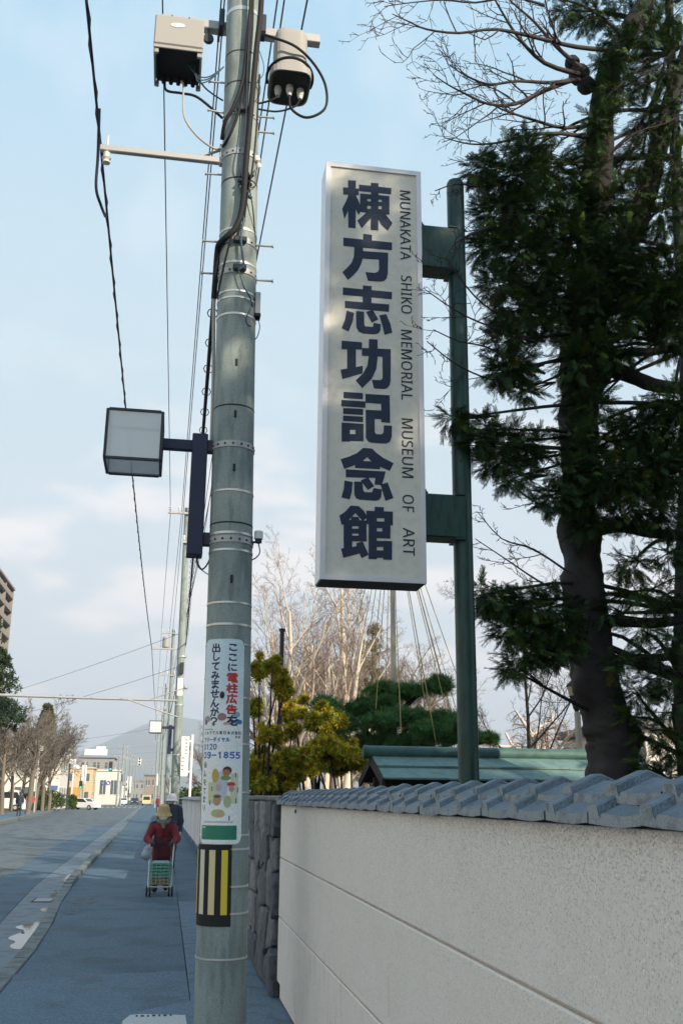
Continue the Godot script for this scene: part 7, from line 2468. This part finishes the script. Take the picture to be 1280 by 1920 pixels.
const STREET := {"segs": [4, 6, 6, 5, 3], "wob": [0.06, 0.12, 0.15, 0.18, 0.2], "up": [0.05, 0.1, 0.1, 0.06, 0.02], "tip": [0.6, 0.35, 0.3, 0.4, 0.6], "sides": [9, 6, 4, 3, 3], "kids": [8, 8, 8, 7], "start": [0.42, 0.2, 0.12, 0.1], "ang": [50, 42, 44, 44], "ratio": [1.15, 0.52, 0.5, 0.5], "thin": [0.5, 0.5, 0.5, 0.75], "least": 0.014}

var _tuft: ArrayMesh
func needle_tuft() -> ArrayMesh:
	if _tuft == null:
		_tuft = tuft_mesh(44, 12, 0.13, 80.0)
	return _tuft

func far_street() -> void:
	# vehicles coming and waiting beyond the junction
	for q in [[232, 228.0, "car_white", 1, "white car waiting beyond the zebra crossing"], [253, 240.0, "car_dark", 1, "dark car beyond the zebra crossing"], [275, 215.0, "car_cream", 2, "cream truck beyond the zebra crossing"], [278, 300.0, "car_blue", 2, "blue truck far down the street"]]:
		var o := sighted(q[0], 1502, q[1])
		car(Vector3(o.x, -0.05, -q[1]), -PI / 2 + 0.02, M[q[2]], q[4], q[3])
	var bk := [[240, 420.0, 9.0, 6.0, "render_white", "pale low building at the far end of the street"], [262, 520.0, 8.0, 9.5, "render_white", "pale taller building at the far end of the street"], [300, 460.0, 12.0, 8.0, "render_grey", "grey building closing the street on the right"], [330, 380.0, 10.0, 7.0, "render_white", "white building on the right far down the street"], [318, 250.0, 6.0, 6.5, "render_brown", "brown house on the right past the junction"]]
	for q in bk:
		var o := sighted(q[0], 1495, q[1])
		o.y = 0.0
		house("far_building", q[5], o, q[2], q[3], 12.0, M[q[4]], M.roof_grey, 2, 4, "buildings at the street's far end")
	# traffic signals
	plain("lens_off", 0.05, 0.03, 0.03, 0.3)
	var gl := plain("lens_green", 0.05, 0.5, 0.4, 0.3)
	gl.emission_enabled = true
	gl.emission = Color(0.1, 0.9, 0.7)
	gl.emission_energy_multiplier = 0.6
	for q in [[208, 1437, 190.0, -1.0, "dark traffic signal with green light over the junction", "dark_paint"], [262, 1428, 200.0, 1.0, "white backed traffic signal hung over the junction", "white_paint"], [152, 1471, 196.0, -1.0, "low pedestrian signal in front of the orange shop", "dark_paint"]]:
		var o := sighted(q[0], q[1], q[2])
		var t := thing("traffic_signal", q[4], "traffic signal", Vector3(o.x, 0, o.z), "signals at the junction")
		var b := B.new()
		b.box(o, Vector3(0.62, 1.75 if q[2] < 195.0 else 1.3, 0.3), 0.04)
		part("housing", b, M[q[5]], t)
		for k in 3:
			b = B.new()
			b.lathe([Vector2(0, 0.04), Vector2(0.17, 0.03), Vector2(0.19, 0.0)], 14, o + Vector3(0, 0.5 - 0.5 * k, 0.15), Basis(Vector3.RIGHT, Vector3(0, 0, 1), Vector3.DOWN))
			part("lens", b, M.lens_green if k == 2 and q[5] == "dark_paint" else M.lens_off, t)
		b = B.new()
		var px0: float = o.x + q[3] * (4.5 if q[1] < 1460 else 0.0)
		b.rod(Vector3(px0, -0.1, o.z - 0.35), Vector3(px0, o.y + 0.9, o.z - 0.35), 0.1, 10)
		b.rod(Vector3(px0, o.y + 0.4, o.z - 0.35), Vector3(o.x, o.y + 0.2, o.z - 0.2), 0.05, 8)
		part("mast", b, M.galvanised, t)
	for q in [[158, 1452, 200.0, 0.9, 3.4, "white upright shop sign at the junction"], [243, 1466, 300.0, 1.2, 3.0, "white upright sign far down the street"], [297, 1462, 240.0, 0.9, 2.6, "white upright sign on the right past the junction"]]:
		var o := sighted(q[0], q[1], q[2])
		var t := thing("upright_sign", q[5], "sign", Vector3(o.x, 0, o.z), "upright signs by the junction")
		var b := B.new()
		b.box(o, Vector3(q[3], q[4], 0.3), 0.04)
		part("board", b, M.white_paint, t)
		b = B.new()
		b.rod(Vector3(o.x, -0.1, o.z - 0.2), o - Vector3(0, 0, 0.2), 0.1, 8)
		part("post", b, M.galvanised, t)

# ---------- people: one skin per figure, from tapered bones joined smoothly and meshed as surface nets ----------
func cap_dist(p: Vector3, a: Vector3, b: Vector3, ra: float, rb: float) -> float:
	var d := b - a
	var k := clampf((p - a).dot(d) / maxf(d.length_squared(), 1e-9), 0.0, 1.0)
	return p.distance_to(a + d * k) - lerpf(ra, rb, k)

func figure(bones: Array, cell: float, blend: float) -> B:
	var lo := Vector3.ONE * 1e9
	var hi := -lo
	for q in bones:
		for e in [0, 1]:
			var r: Vector3 = Vector3.ONE * (q[2 + e] + cell * 2.0)
			lo = lo.min(q[e] - r)
			hi = hi.max(q[e] + r)
	var n := Vector3i(((hi - lo) / cell).ceil()) + Vector3i.ONE
	var f := PackedFloat32Array()
	f.resize(n.x * n.y * n.z)
	f.fill(1.0)
	for q in bones:
		var m := maxf(q[2], q[3]) + blend + cell * 2.0
		var l: Vector3 = ((q[0].min(q[1]) - Vector3.ONE * m - lo) / cell).floor()
		var h: Vector3 = ((q[0].max(q[1]) + Vector3.ONE * m - lo) / cell).ceil()
		for z in range(maxi(0, int(l.z)), mini(n.z, int(h.z) + 1)):
			for y in range(maxi(0, int(l.y)), mini(n.y, int(h.y) + 1)):
				for x in range(maxi(0, int(l.x)), mini(n.x, int(h.x) + 1)):
					var d := cap_dist(lo + Vector3(x, y, z) * cell, q[0], q[1], q[2], q[3])
					var i := (z * n.y + y) * n.x + x
					var o := f[i]
					var k := maxf(blend - absf(d - o), 0.0) / blend
					f[i] = minf(d, o) - k * k * blend * 0.25
	var b := B.new()
	var at := {}
	for z in n.z - 1:
		for y in n.y - 1:
			for x in n.x - 1:
				var s := Vector3.ZERO
				var c := 0
				var inside := 0
				var v := []
				for k in 8:
					var w := f[((z + (k >> 2)) * n.y + y + ((k >> 1) & 1)) * n.x + x + (k & 1)]
					v.append(w)
					inside += 1 if w < 0.0 else 0
				if inside == 0 or inside == 8:
					continue
				for e in [[0, 1], [2, 3], [4, 5], [6, 7], [0, 2], [1, 3], [4, 6], [5, 7], [0, 4], [1, 5], [2, 6], [3, 7]]:
					if (v[e[0]] < 0.0) != (v[e[1]] < 0.0):
						var t: float = v[e[0]] / (v[e[0]] - v[e[1]])
						var p0 := Vector3(e[0] & 1, (e[0] >> 1) & 1, e[0] >> 2)
						var p1 := Vector3(e[1] & 1, (e[1] >> 1) & 1, e[1] >> 2)
						s += p0.lerp(p1, t)
						c += 1
				at[Vector3i(x, y, z)] = b.v.size()
				b.v.append(lo + (Vector3(x, y, z) + s / c) * cell)
				var g := Vector3((v[1] + v[3] + v[5] + v[7]) - (v[0] + v[2] + v[4] + v[6]), (v[2] + v[3] + v[6] + v[7]) - (v[0] + v[1] + v[4] + v[5]), (v[4] + v[5] + v[6] + v[7]) - (v[0] + v[1] + v[2] + v[3]))
				b.n.append(g.normalized())
				b.t.append(Vector2.ZERO)
				b.c.append(Color.WHITE)
	for key in at:
		var x: int = key.x
		var y: int = key.y
		var z: int = key.z
		for ax in 3:
			var u := Vector3i(0, 1, 0) if ax == 0 else (Vector3i(0, 0, 1) if ax == 1 else Vector3i(1, 0, 0))
			var w := Vector3i(0, 0, 1) if ax == 0 else (Vector3i(1, 0, 0) if ax == 1 else Vector3i(0, 1, 0))
			var st := Vector3i(1, 0, 0) if ax == 0 else (Vector3i(0, 1, 0) if ax == 1 else Vector3i(0, 0, 1))
			var q: Vector3i = key + st
			if q.x >= n.x or q.y >= n.y or q.z >= n.z:
				continue
			var f0 := f[(z * n.y + y) * n.x + x]
			var f1 := f[(q.z * n.y + q.y) * n.x + q.x]
			if (f0 < 0.0) == (f1 < 0.0):
				continue
			var k := [key, key - u, key - u - w, key - w]
			if not (at.has(k[1]) and at.has(k[2]) and at.has(k[3])):
				continue
			var id := [at[k[0]], at[k[1]], at[k[2]], at[k[3]]]
			for tr in [[id[0], id[1], id[2]], [id[0], id[2], id[3]]]:
				var gn: Vector3 = (b.v[tr[2]] - b.v[tr[0]]).cross(b.v[tr[1]] - b.v[tr[0]])
				if gn.dot(b.n[tr[0]] + b.n[tr[1]] + b.n[tr[2]]) < 0.0:
					tr = [tr[0], tr[2], tr[1]]
				b.ix.append(tr[0]); b.ix.append(tr[1]); b.ix.append(tr[2])
	return b

func people() -> void:
	plain("skin", 0.5, 0.3, 0.22, 0.6)
	plain("coat_red", 0.2, 0.028, 0.036, 0.85)
	plain("skirt_maroon", 0.085, 0.017, 0.028, 0.9)
	plain("hat_straw", 0.52, 0.37, 0.18, 0.85)
	plain("mask_white", 0.72, 0.7, 0.7, 0.8)
	plain("scarf_grey", 0.2, 0.19, 0.17, 0.9)
	plain("glove", 0.05, 0.04, 0.045, 0.85)
	plain("trousers", 0.03, 0.03, 0.038, 0.9)
	plain("jacket_navy", 0.025, 0.035, 0.06, 0.85)
	plain("cart_frame", 0.6, 0.62, 0.58, 0.4)
	plain("basket_green", 0.16, 0.38, 0.3, 0.6)
	plain("basket_cane", 0.3, 0.22, 0.12, 0.8)
	plain("plastic_grey", 0.3, 0.33, 0.36, 0.35)
	# the woman pushing her shopping walker
	var o := Vector3(-0.01, 0, -18.75)
	var V := func(x: float, y: float, z: float) -> Vector3: return o + Vector3(x, y, z)
	var t := thing("person", "stooping person in dark red coat, straw hat and white mask pushing a walker", "person", o)
	var body := [
		[V.call(-0.09, 0.06, 0.12), V.call(-0.09, 0.05, -0.02), 0.035, 0.045], [V.call(0.1, 0.06, -0.1), V.call(0.1, 0.09, -0.24), 0.035, 0.045],
		[V.call(-0.09, 0.08, -0.02), V.call(-0.09, 0.4, 0.04), 0.045, 0.06], [V.call(-0.09, 0.4, 0.04), V.call(-0.08, 0.74, -0.06), 0.062, 0.085],
		[V.call(0.1, 0.1, -0.24), V.call(0.09, 0.42, -0.06), 0.045, 0.06], [V.call(0.09, 0.42, -0.06), V.call(0.08, 0.74, -0.06), 0.062, 0.085],
		[V.call(0, 0.76, -0.06), V.call(0, 1.1, 0.06), 0.13, 0.14], [V.call(-0.15, 1.13, 0.08), V.call(0.15, 1.13, 0.08), 0.07, 0.07],
		[V.call(0, 1.12, 0.09), V.call(0, 1.24, 0.15), 0.055, 0.05], [V.call(0, 1.27, 0.17), V.call(0, 1.34, 0.165), 0.075, 0.085], [V.call(0, 1.25, 0.22), V.call(0, 1.29, 0.23), 0.04, 0.045],
		[V.call(-0.18, 1.12, 0.08), V.call(-0.235, 0.9, 0.12), 0.05, 0.042], [V.call(-0.235, 0.9, 0.12), V.call(-0.15, 0.81, 0.34), 0.04, 0.03],
		[V.call(0.18, 1.12, 0.08), V.call(0.235, 0.9, 0.12), 0.05, 0.042], [V.call(0.235, 0.9, 0.12), V.call(0.16, 0.81, 0.34), 0.04, 0.03],
	]
	part("body", figure(body, 0.02, 0.04), M.trousers, t)
	var face := [[V.call(0, 1.27, 0.175), V.call(0, 1.35, 0.168), 0.078, 0.088], [V.call(0, 1.245, 0.22), V.call(0, 1.29, 0.235), 0.042, 0.046], [V.call(0, 1.305, 0.262), V.call(0, 1.288, 0.275), 0.012, 0.016]]
	part("head", figure(face, 0.011, 0.025), M.skin, t)
	var coat := [
		[V.call(0, 0.66, -0.05), V.call(0, 0.84, -0.04), 0.175, 0.155], [V.call(0, 0.8, -0.05), V.call(0, 1.1, 0.06), 0.148, 0.15], [V.call(-0.13, 1.11, 0.07), V.call(0.13, 1.11, 0.07), 0.085, 0.085],
		[V.call(-0.17, 1.11, 0.08), V.call(-0.255, 0.9, 0.12), 0.072, 0.064], [V.call(-0.255, 0.9, 0.12), V.call(-0.17, 0.83, 0.29), 0.062, 0.055],
		[V.call(0.17, 1.11, 0.08), V.call(0.255, 0.9, 0.12), 0.072, 0.064], [V.call(0.255, 0.9, 0.12), V.call(0.18, 0.83, 0.29), 0.062, 0.055],
	]
	part("coat", figure(coat, 0.016, 0.03), M.coat_red, t)
	var sm := B.new()
	sm.tube([V.call(0.0, 1.12, 0.225), V.call(0.005, 0.98, 0.185), V.call(0.0, 0.86, 0.145)], [0.007, 0.007, 0.007], 5)
	part("front_seam", sm, M.skirt_maroon, t)
	for k in 3:
		var bn := B.new()
		bn.ball(V.call(0.018, 1.06 - 0.08 * k, 0.212 - 0.028 * k), Vector3.ONE * 0.011, 8, 6)
		part("button", bn, M.glove, t)
	part("apron", figure([[V.call(-0.05, 0.62, 0.1), V.call(-0.05, 0.86, 0.1), 0.1, 0.09], [V.call(0.06, 0.62, 0.1), V.call(0.06, 0.86, 0.1), 0.1, 0.09]], 0.02, 0.04), M.skirt_maroon, t)
	for s in [-1.0, 1.0]:
		# gloved hands closed on the handle: palm, four bent fingers and a thumb
		var h: Vector3 = V.call(s * 0.155, 0.82, 0.35)
		var hb := [[h + Vector3(0, 0.01, -0.06), h + Vector3(0, 0.015, -0.005), 0.034, 0.036]]
		for k in 4:
			var x := -0.03 + 0.02 * k
			hb.append([h + Vector3(x, 0.02, 0.0), h + Vector3(x, 0.018, 0.038 - 0.002 * absf(k - 1.5)), 0.011, 0.01])
			hb.append([h + Vector3(x, 0.018, 0.038), h + Vector3(x, -0.012, 0.044 - 0.002 * absf(k - 1.5)), 0.01, 0.009])
			hb.append([h + Vector3(x, -0.012, 0.044), h + Vector3(x, -0.028, 0.026), 0.009, 0.008])
		hb.append([h + Vector3(-s * 0.03, 0.0, -0.02), h + Vector3(-s * 0.048, -0.012, 0.012), 0.012, 0.011])
		hb.append([h + Vector3(-s * 0.048, -0.012, 0.012), h + Vector3(-s * 0.04, -0.03, 0.03), 0.011, 0.009])
		part("gloved_hand", figure(hb, 0.007, 0.01), M.glove, t)
	var hat := B.new()
	hat.lathe([Vector2(0.0, 0.14), Vector2(0.05, 0.136), Vector2(0.085, 0.115), Vector2(0.1, 0.07), Vector2(0.108, 0.02), Vector2(0.125, -0.015), Vector2(0.15, -0.045), Vector2(0.148, -0.05), Vector2(0.104, 0.0), Vector2(0.0, 0.05)], 28, V.call(0, 1.345, 0.165), Basis.from_euler(Vector3(0.18, 0, 0)))
	part("hat", hat, M.hat_straw, t)
	part("face_mask", figure([[V.call(-0.035, 1.262, 0.245), V.call(0.035, 1.262, 0.245), 0.04, 0.04], [V.call(0, 1.29, 0.262), V.call(0, 1.245, 0.262), 0.03, 0.03]], 0.01, 0.03), M.mask_white, t)
	part("scarf", figure([[V.call(-0.08, 1.2, 0.12), V.call(-0.05, 1.19, 0.22), 0.04, 0.038], [V.call(-0.05, 1.19, 0.22), V.call(0.06, 1.185, 0.22), 0.04, 0.04], [V.call(0.06, 1.19, 0.22), V.call(0.09, 1.2, 0.11), 0.038, 0.04], [V.call(-0.09, 1.22, 0.15), V.call(-0.085, 1.32, 0.16), 0.035, 0.024], [V.call(0.09, 1.22, 0.15), V.call(0.085, 1.32, 0.16), 0.035, 0.024], [V.call(0, 1.18, 0.24), V.call(0.01, 1.1, 0.25), 0.04, 0.03]], 0.014, 0.03), M.scarf_grey, t)
	# the walker in front of her
	var w := thing("shopping_walker", "white framed shopping walker with a green basket and black wheels", "walker", Vector3(o.x, 0, -18.2))
	var Z := -18.2
	for s in [-1.0, 1.0]:
		var f := B.new()
		f.tube(smooth_path([Vector3(o.x + s * 0.2, 0.82, Z - 0.2), Vector3(o.x + s * 0.205, 0.78, Z - 0.19), Vector3(o.x + s * 0.195, 0.5, Z - 0.06), Vector3(o.x + s * 0.19, 0.22, Z + 0.06), Vector3(o.x + s * 0.19, 0.15, Z + 0.1)], 3), [0.014, 0.014, 0.014, 0.014, 0.014, 0.014, 0.014, 0.014, 0.014, 0.014, 0.014, 0.014, 0.014], 8)
		f.rod(Vector3(o.x + s * 0.19, 0.3, Z + 0.03), Vector3(o.x + s * 0.19, 0.13, Z - 0.26), 0.012)
		part("side_rail", f, M.cart_frame, w)
	var hd := B.new()
	hd.tube(smooth_path([Vector3(o.x - 0.2, 0.82, Z - 0.2), Vector3(o.x - 0.12, 0.83, Z - 0.205), Vector3(o.x + 0.12, 0.83, Z - 0.205), Vector3(o.x + 0.2, 0.82, Z - 0.2)], 3), [0.016, 0.016, 0.016, 0.016, 0.016, 0.016, 0.016, 0.016, 0.016, 0.016], 8)
	part("handle", hd, M.rubber, w)
	var cb := B.new()
	cb.rod(Vector3(o.x - 0.19, 0.15, Z + 0.1), Vector3(o.x + 0.19, 0.15, Z + 0.1), 0.013)
	part("front_bar", cb, M.cart_frame, w)
	for k in 4:
		var sx := -1.0 if k % 2 == 0 else 1.0
		var z := Z + 0.11 if k < 2 else Z - 0.27
		for j in 2:
			var wh := B.new()
			var c := Vector3(o.x + sx * (0.185 + 0.028 * (j * 2 - 1)), 0.075, z)
			wh.lathe([Vector2(0.0, 0.012), Vector2(0.05, 0.013), Vector2(0.074, 0.01), Vector2(0.075, 0.0), Vector2(0.074, -0.01), Vector2(0.05, -0.013), Vector2(0.0, -0.012)], 18, c, Basis(Vector3(0, 1, 0), Vector3(1, 0, 0), Vector3(0, 0, -1)))
			var wn := part("wheel", wh, M.rubber, w)
			if j == 0:
				var fk := B.new()
				fk.rod(Vector3(o.x + sx * 0.185, 0.075, z), Vector3(o.x + sx * 0.185, 0.17, z), 0.012)
				part("fork", fk, M.cart_frame, wn)
	var bk := thing("wire_basket", "green slatted basket standing in the walker's frame", "basket", Vector3(o.x, 0.2, Z + 0.02))
	for row in 7:
		var b := B.new()
		var y := 0.21 + row * 0.052
		var hx := 0.15 + row * 0.004
		var hz := 0.1 + row * 0.003
		for s in [-1.0, 1.0]:
			b.box(Vector3(o.x, y, Z + 0.03 + s * hz), Vector3(hx * 2.0, 0.03, 0.012), 0.002)
			b.box(Vector3(o.x + s * hx, y, Z + 0.03), Vector3(0.012, 0.03, hz * 2.0 - 0.014), 0.002)
		part("slat", b, M.basket_green if row > 1 else M.basket_cane, bk)
	for k in 5:
		var b := B.new()
		b.bar(Vector3(o.x - 0.13 + k * 0.065, 0.195, Z + 0.142), Vector3(o.x - 0.14 + k * 0.07, 0.545, Z + 0.162), 0.016, 0.008)
		part("upright", b, M.basket_green, bk)
	var ld := B.new()
	ld.box(Vector3(o.x, 0.52, Z + 0.03), Vector3(0.3, 0.09, 0.2), 0.03)
	part("lining", ld, M.plastic_grey, bk)
	var bt := B.new()
	bt.box(Vector3(o.x, 0.19, Z + 0.03), Vector3(0.3, 0.014, 0.2), 0.0)
	part("base", bt, M.basket_cane, bk)
	var bag := figure([[Vector3(o.x - 0.25, 0.74, Z - 0.12), Vector3(o.x - 0.26, 0.64, Z - 0.1), 0.05, 0.075], [Vector3(o.x - 0.29, 0.66, Z - 0.1), Vector3(o.x - 0.24, 0.62, Z - 0.12), 0.05, 0.06], [Vector3(o.x - 0.23, 0.82, Z - 0.17), Vector3(o.x - 0.25, 0.74, Z - 0.12), 0.01, 0.04]], 0.014, 0.02)
	single("carrier_bag", bag, M.plastic_grey, "crumpled grey carrier bag hanging at the walker's left handle", "bag")
	# second walker close behind her
	var o2 := Vector3(0.16, 0, -25.0)
	standing("person", "person in white hat and dark coat walking behind the red coat", o2, 1.66, 0.0, M.jacket_navy, M.trousers, M.mask_white, true)
	var o3 := sighted(38, 1500, 82.0)
	standing("person", "person in navy jacket and black trousers standing on the far pavement", Vector3(o3.x, 0.14, -82.0), 1.74, PI, M.jacket_navy, M.trousers, M.trousers, false)
	var pb := B.new()
	loft(pb, Vector3(o3.x + 0.34, 0.62, -82.0), [[0.0, 0.13, 0.07, 3.0], [0.35, 0.12, 0.05, 3.0], [0.5, 0.03, 0.02, 2.0]], 16)
	single("carrier_bag", pb, M.mask_white, "white carrier bag in the right hand of the person on the far pavement", "bag")
	var o4 := sighted(297, 1500, 118.0)
	standing("person", "distant person in red top walking on the right pavement", Vector3(o4.x, 0, -118.0), 1.68, 0.0, M.coat_red, M.jacket_navy, M.trousers, false)

func standing(called: String, label: String, o: Vector3, h: float, yaw: float, top: Material, legs: Material, hair: Material, hat: bool) -> void:
	var k := h / 1.7
	var R := Basis(Vector3.UP, yaw)
	var V := func(x: float, y: float, z: float) -> Vector3: return o + R * (Vector3(x, y, z) * k)
	var t := thing(called, label, "person", o)
	var body := []
	for s in [-1.0, 1.0]:
		body.append([V.call(s * 0.1, 0.04, 0.13), V.call(s * 0.1, 0.05, -0.02), 0.035 * k, 0.045 * k])
		body.append([V.call(s * 0.1, 0.06, -0.02), V.call(s * 0.095, 0.45, 0.02), 0.045 * k, 0.06 * k])
		body.append([V.call(s * 0.095, 0.45, 0.02), V.call(s * 0.085, 0.86, 0.0), 0.065 * k, 0.09 * k])
	body.append([V.call(0, 0.9, 0), V.call(0, 1.3, 0.0), 0.13 * k, 0.14 * k])
	body.append([V.call(0, 1.38, 0), V.call(0, 1.5, 0.01), 0.055 * k, 0.052 * k])
	part("body", figure(body, 0.03, 0.04), legs, t)
	var head := [[V.call(0, 1.55, 0.015), V.call(0, 1.62, 0.0), 0.075 * k, 0.088 * k], [V.call(0, 1.52, 0.055), V.call(0, 1.56, 0.065), 0.04 * k, 0.045 * k], [V.call(0, 1.585, 0.09), V.call(0, 1.57, 0.1), 0.012 * k, 0.015 * k]]
	for s in [-1.0, 1.0]:
		head.append([V.call(s * 0.082, 1.59, 0.0), V.call(s * 0.085, 1.56, 0.0), 0.02 * k, 0.014 * k])
	part("head", figure(head, 0.016, 0.025), M.skin, t)
	var coat := [[V.call(0, 0.84, 0), V.call(0, 1.3, 0), 0.165 * k, 0.165 * k], [V.call(-0.15, 1.38, 0), V.call(0.15, 1.38, 0), 0.09 * k, 0.09 * k]]
	for s in [-1.0, 1.0]:
		coat.append([V.call(s * 0.2, 1.36, 0), V.call(s * 0.25, 1.08, -0.02), 0.075 * k, 0.062 * k])
		coat.append([V.call(s * 0.25, 1.08, -0.02), V.call(s * 0.24, 0.84, 0.06), 0.06 * k, 0.045 * k])
	part("jacket", figure(coat, 0.03, 0.05), top, t)
	for s in [-1.0, 1.0]:
		var p = V.call(s * 0.24, 0.79, 0.075)
		var hb := [[p + Vector3(0, 0.04 * k, 0), p, 0.03 * k, 0.034 * k]]
		for j in 4:
			var x := R * Vector3(0, 0, -0.028 + 0.019 * j)
			hb.append([p + x - Vector3(0, 0.01, 0), p + x + Vector3(0, -0.062 + 0.006 * absf(j - 1.5), 0) + R * Vector3(-s * 0.012, 0, 0), 0.0105, 0.009])
		hb.append([p + R * Vector3(0, 0.01, 0.03), p + R * Vector3(-s * 0.01, -0.035, 0.05), 0.012, 0.01])
		part("hand", figure(hb, 0.011, 0.012), M.skin, t)
	if hat:
		var b := B.new()
		b.lathe([Vector2(0.0, 0.13), Vector2(0.06, 0.122), Vector2(0.1, 0.08), Vector2(0.115, 0.0), Vector2(0.15, -0.035), Vector2(0.148, -0.042), Vector2(0.1, 0.0), Vector2(0.0, 0.03)], 24, V.call(0, 1.6, 0.0))
		part("hat", b, hair, t)
	else:
		part("hair", figure([[V.call(0, 1.62, -0.02), V.call(0, 1.65, -0.005), 0.092 * k, 0.088 * k], [V.call(0, 1.56, -0.045), V.call(0, 1.62, -0.03), 0.07 * k, 0.085 * k]], 0.018, 0.03), hair, t)

func small_things() -> void:
	# concrete apron and painted cover at the pole's foot
	var b := B.new()
	b.prism(PackedVector2Array([Vector2(-0.24, 7.0), Vector2(-0.235, 8.2), Vector2(-0.19, 8.47), Vector2(0.01, 8.7), Vector2(0.31, 8.985), Vector2(0.9, 8.9), Vector2(0.9, 7.0)]), 0.004, 0.012, Vector3.ZERO, Basis(Vector3.RIGHT, Vector3(0, 0, -1), Vector3.UP))
	single("concrete_apron", b, M.strip, "pale concrete apron laid round the foot of the foreground pole", "apron")
	var cv := thing("handhole_cover", "worn white painted handhole cover set in the concrete apron", "cover", Vector3(0.0, 0.012, -8.25))
	b = B.new()
	b.prism(PackedVector2Array([Vector2(-0.22, 7.9), Vector2(-0.215, 8.22), Vector2(-0.17, 8.41), Vector2(-0.1, 8.44), Vector2(0.24, 8.36), Vector2(0.25, 7.9)]), 0.012, 0.02, Vector3.ZERO, Basis(Vector3.RIGHT, Vector3(0, 0, -1), Vector3.UP))
	rough_stuff("worn_white", 0.55, 0.56, 0.56, 0.7, [[0.0, 0.25], [0.35, 0.7], [0.5, 1.0], [1.0, 1.15]], 2.2, [], 1.0, 0.3, 91)
	part("plate", b, M.worn_white, cv)
	for k in 7:
		b = B.new()
		b.box(Vector3(-0.12 + k * 0.042, 0.0215, -8.365 + 0.004 * (k % 3)), Vector3(0.014 + 0.01 * (k % 2), 0.003, 0.05), 0.0)
		part("raised_mark", b, M.dark_timber, cv)
	# white car park sign beyond the far wall
	var t := thing("parking_sign", "white upright sign with black vertical writing on a white post", "sign", Vector3(1.3, 0, -56.0))
	b = B.new()
	b.box(Vector3(0.872, 3.744, -56), Vector3(0.5, 2.1, 0.1), 0.006)
	var bd := part("board", b, M.white_paint, t)
	var ct: Vector3 = Vector3(0.872, 3.744, -56)
	for k in 9:
		for j in 3:
			b = B.new()
			b.box(ct + Vector3(0.1 + 0.03 * (j - 1) if k < 5 else -0.05 + 0.036 * (j - 1), 0.87 - 0.18 * k if k < 5 else 0.11 - 0.2 * (k - 4), 0.053), Vector3(0.022 if j != 1 else 0.1, 0.1 if j != 1 else 0.022, 0.006), 0.0)
			part("writing", b, M.roof_grey if k < 5 else M.black, bd)
	b = B.new()
	b.box(Vector3(1.26, 3.134, -56) * Vector3(1, 0, 1) + Vector3(0.03, 2.45, 0), Vector3(0.12, 4.9, 0.12), 0.005)
	part("post", b, M.white_paint, t)
	for y in [ct.y + 0.8, ct.y - 0.8]:
		b = B.new()
		b.box(Vector3(ct.x + 0.33, y, -56.0), Vector3(0.2, 0.1, 0.08), 0.004)
		part("bracket", b, M.white_paint, t)
	# old garden lamp
	var lo: Vector3 = Vector3(7.108, 3.547, -17)
	t = thing("garden_lamp", "old garden lamp with amber shade on a pale post right of the roof", "garden lamp", Vector3(lo.x, 0, -17.0))
	plain("lamp_amber", 0.42, 0.33, 0.2, 0.5)
	b = B.new()
	b.tube([Vector3(lo.x + 0.02, 0, -17), Vector3(lo.x + 0.01, lo.y - 0.42, -17)], [0.07, 0.055], 12)
	part("post", b, M.mast_wood, t)
	b = B.new()
	b.lathe([Vector2(0.03, -0.42), Vector2(0.06, -0.36), Vector2(0.11, -0.16), Vector2(0.12, -0.14)], 12, lo)
	part("holder", b, M.dark_timber, t)
	b = B.new()
	b.lathe([Vector2(0.115, -0.14), Vector2(0.15, 0.02), Vector2(0.0, 0.03)], 12, lo)
	part("shade", b, M.lamp_amber, t)
	b = B.new()
	b.lathe([Vector2(0.165, 0.02), Vector2(0.16, 0.05), Vector2(0.09, 0.12), Vector2(0.0, 0.16)], 12, lo)
	part("cap", b, M.dark_timber, t)
	# black stove pipe standing among the shrubs
	var po: Vector3 = Vector3(1.938, 3.7, -18)
	var pt: Vector3 = Vector3(1.936, 4.532, -18)
	t = thing("stove_pipe", "thin black pipe with a cap standing among the golden shrubs", "pipe", Vector3(po.x, 0, -18.0))
	b = B.new()
	b.rod(Vector3(po.x, 0, -18.0), pt, 0.04, 12)
	part("pipe", b, M.dark_paint, t)
	b = B.new()
	b.rod(pt, pt + Vector3(0, 0.05, 0), 0.06, 12)
	part("cap", b, M.dark_paint, t)
	# white house at the back right
	var ho: Vector3 = sighted(1330, 1495, 31.0)
	ho.y = 0.0
	house("white_house", "white house at the back of the garden behind the cypress", ho, 2.1, 3.9, 7.0, M.render_white, M.roof_grey, 1, 2, "")
	# unseen row of pale buildings, added so sun on their fronts lights the plaster wall
	var row := [[16.0, 12.0, 12.4, "cream"], [3.0, 11.0, 13.2, "white"], [-9.5, 13.0, 12.0, "pale"], [-24.0, 12.0, 12.8, "ivory"]]
	for q in row:
		house("added_street_building", "%s four storey building added unseen across the road to bounce sun" % q[3], Vector3(-12.6, 0.1, q[0]), 9.0, q[2], q[1], M.white_paint, M.roof_grey, 4, 3, "added unseen buildings across the road")
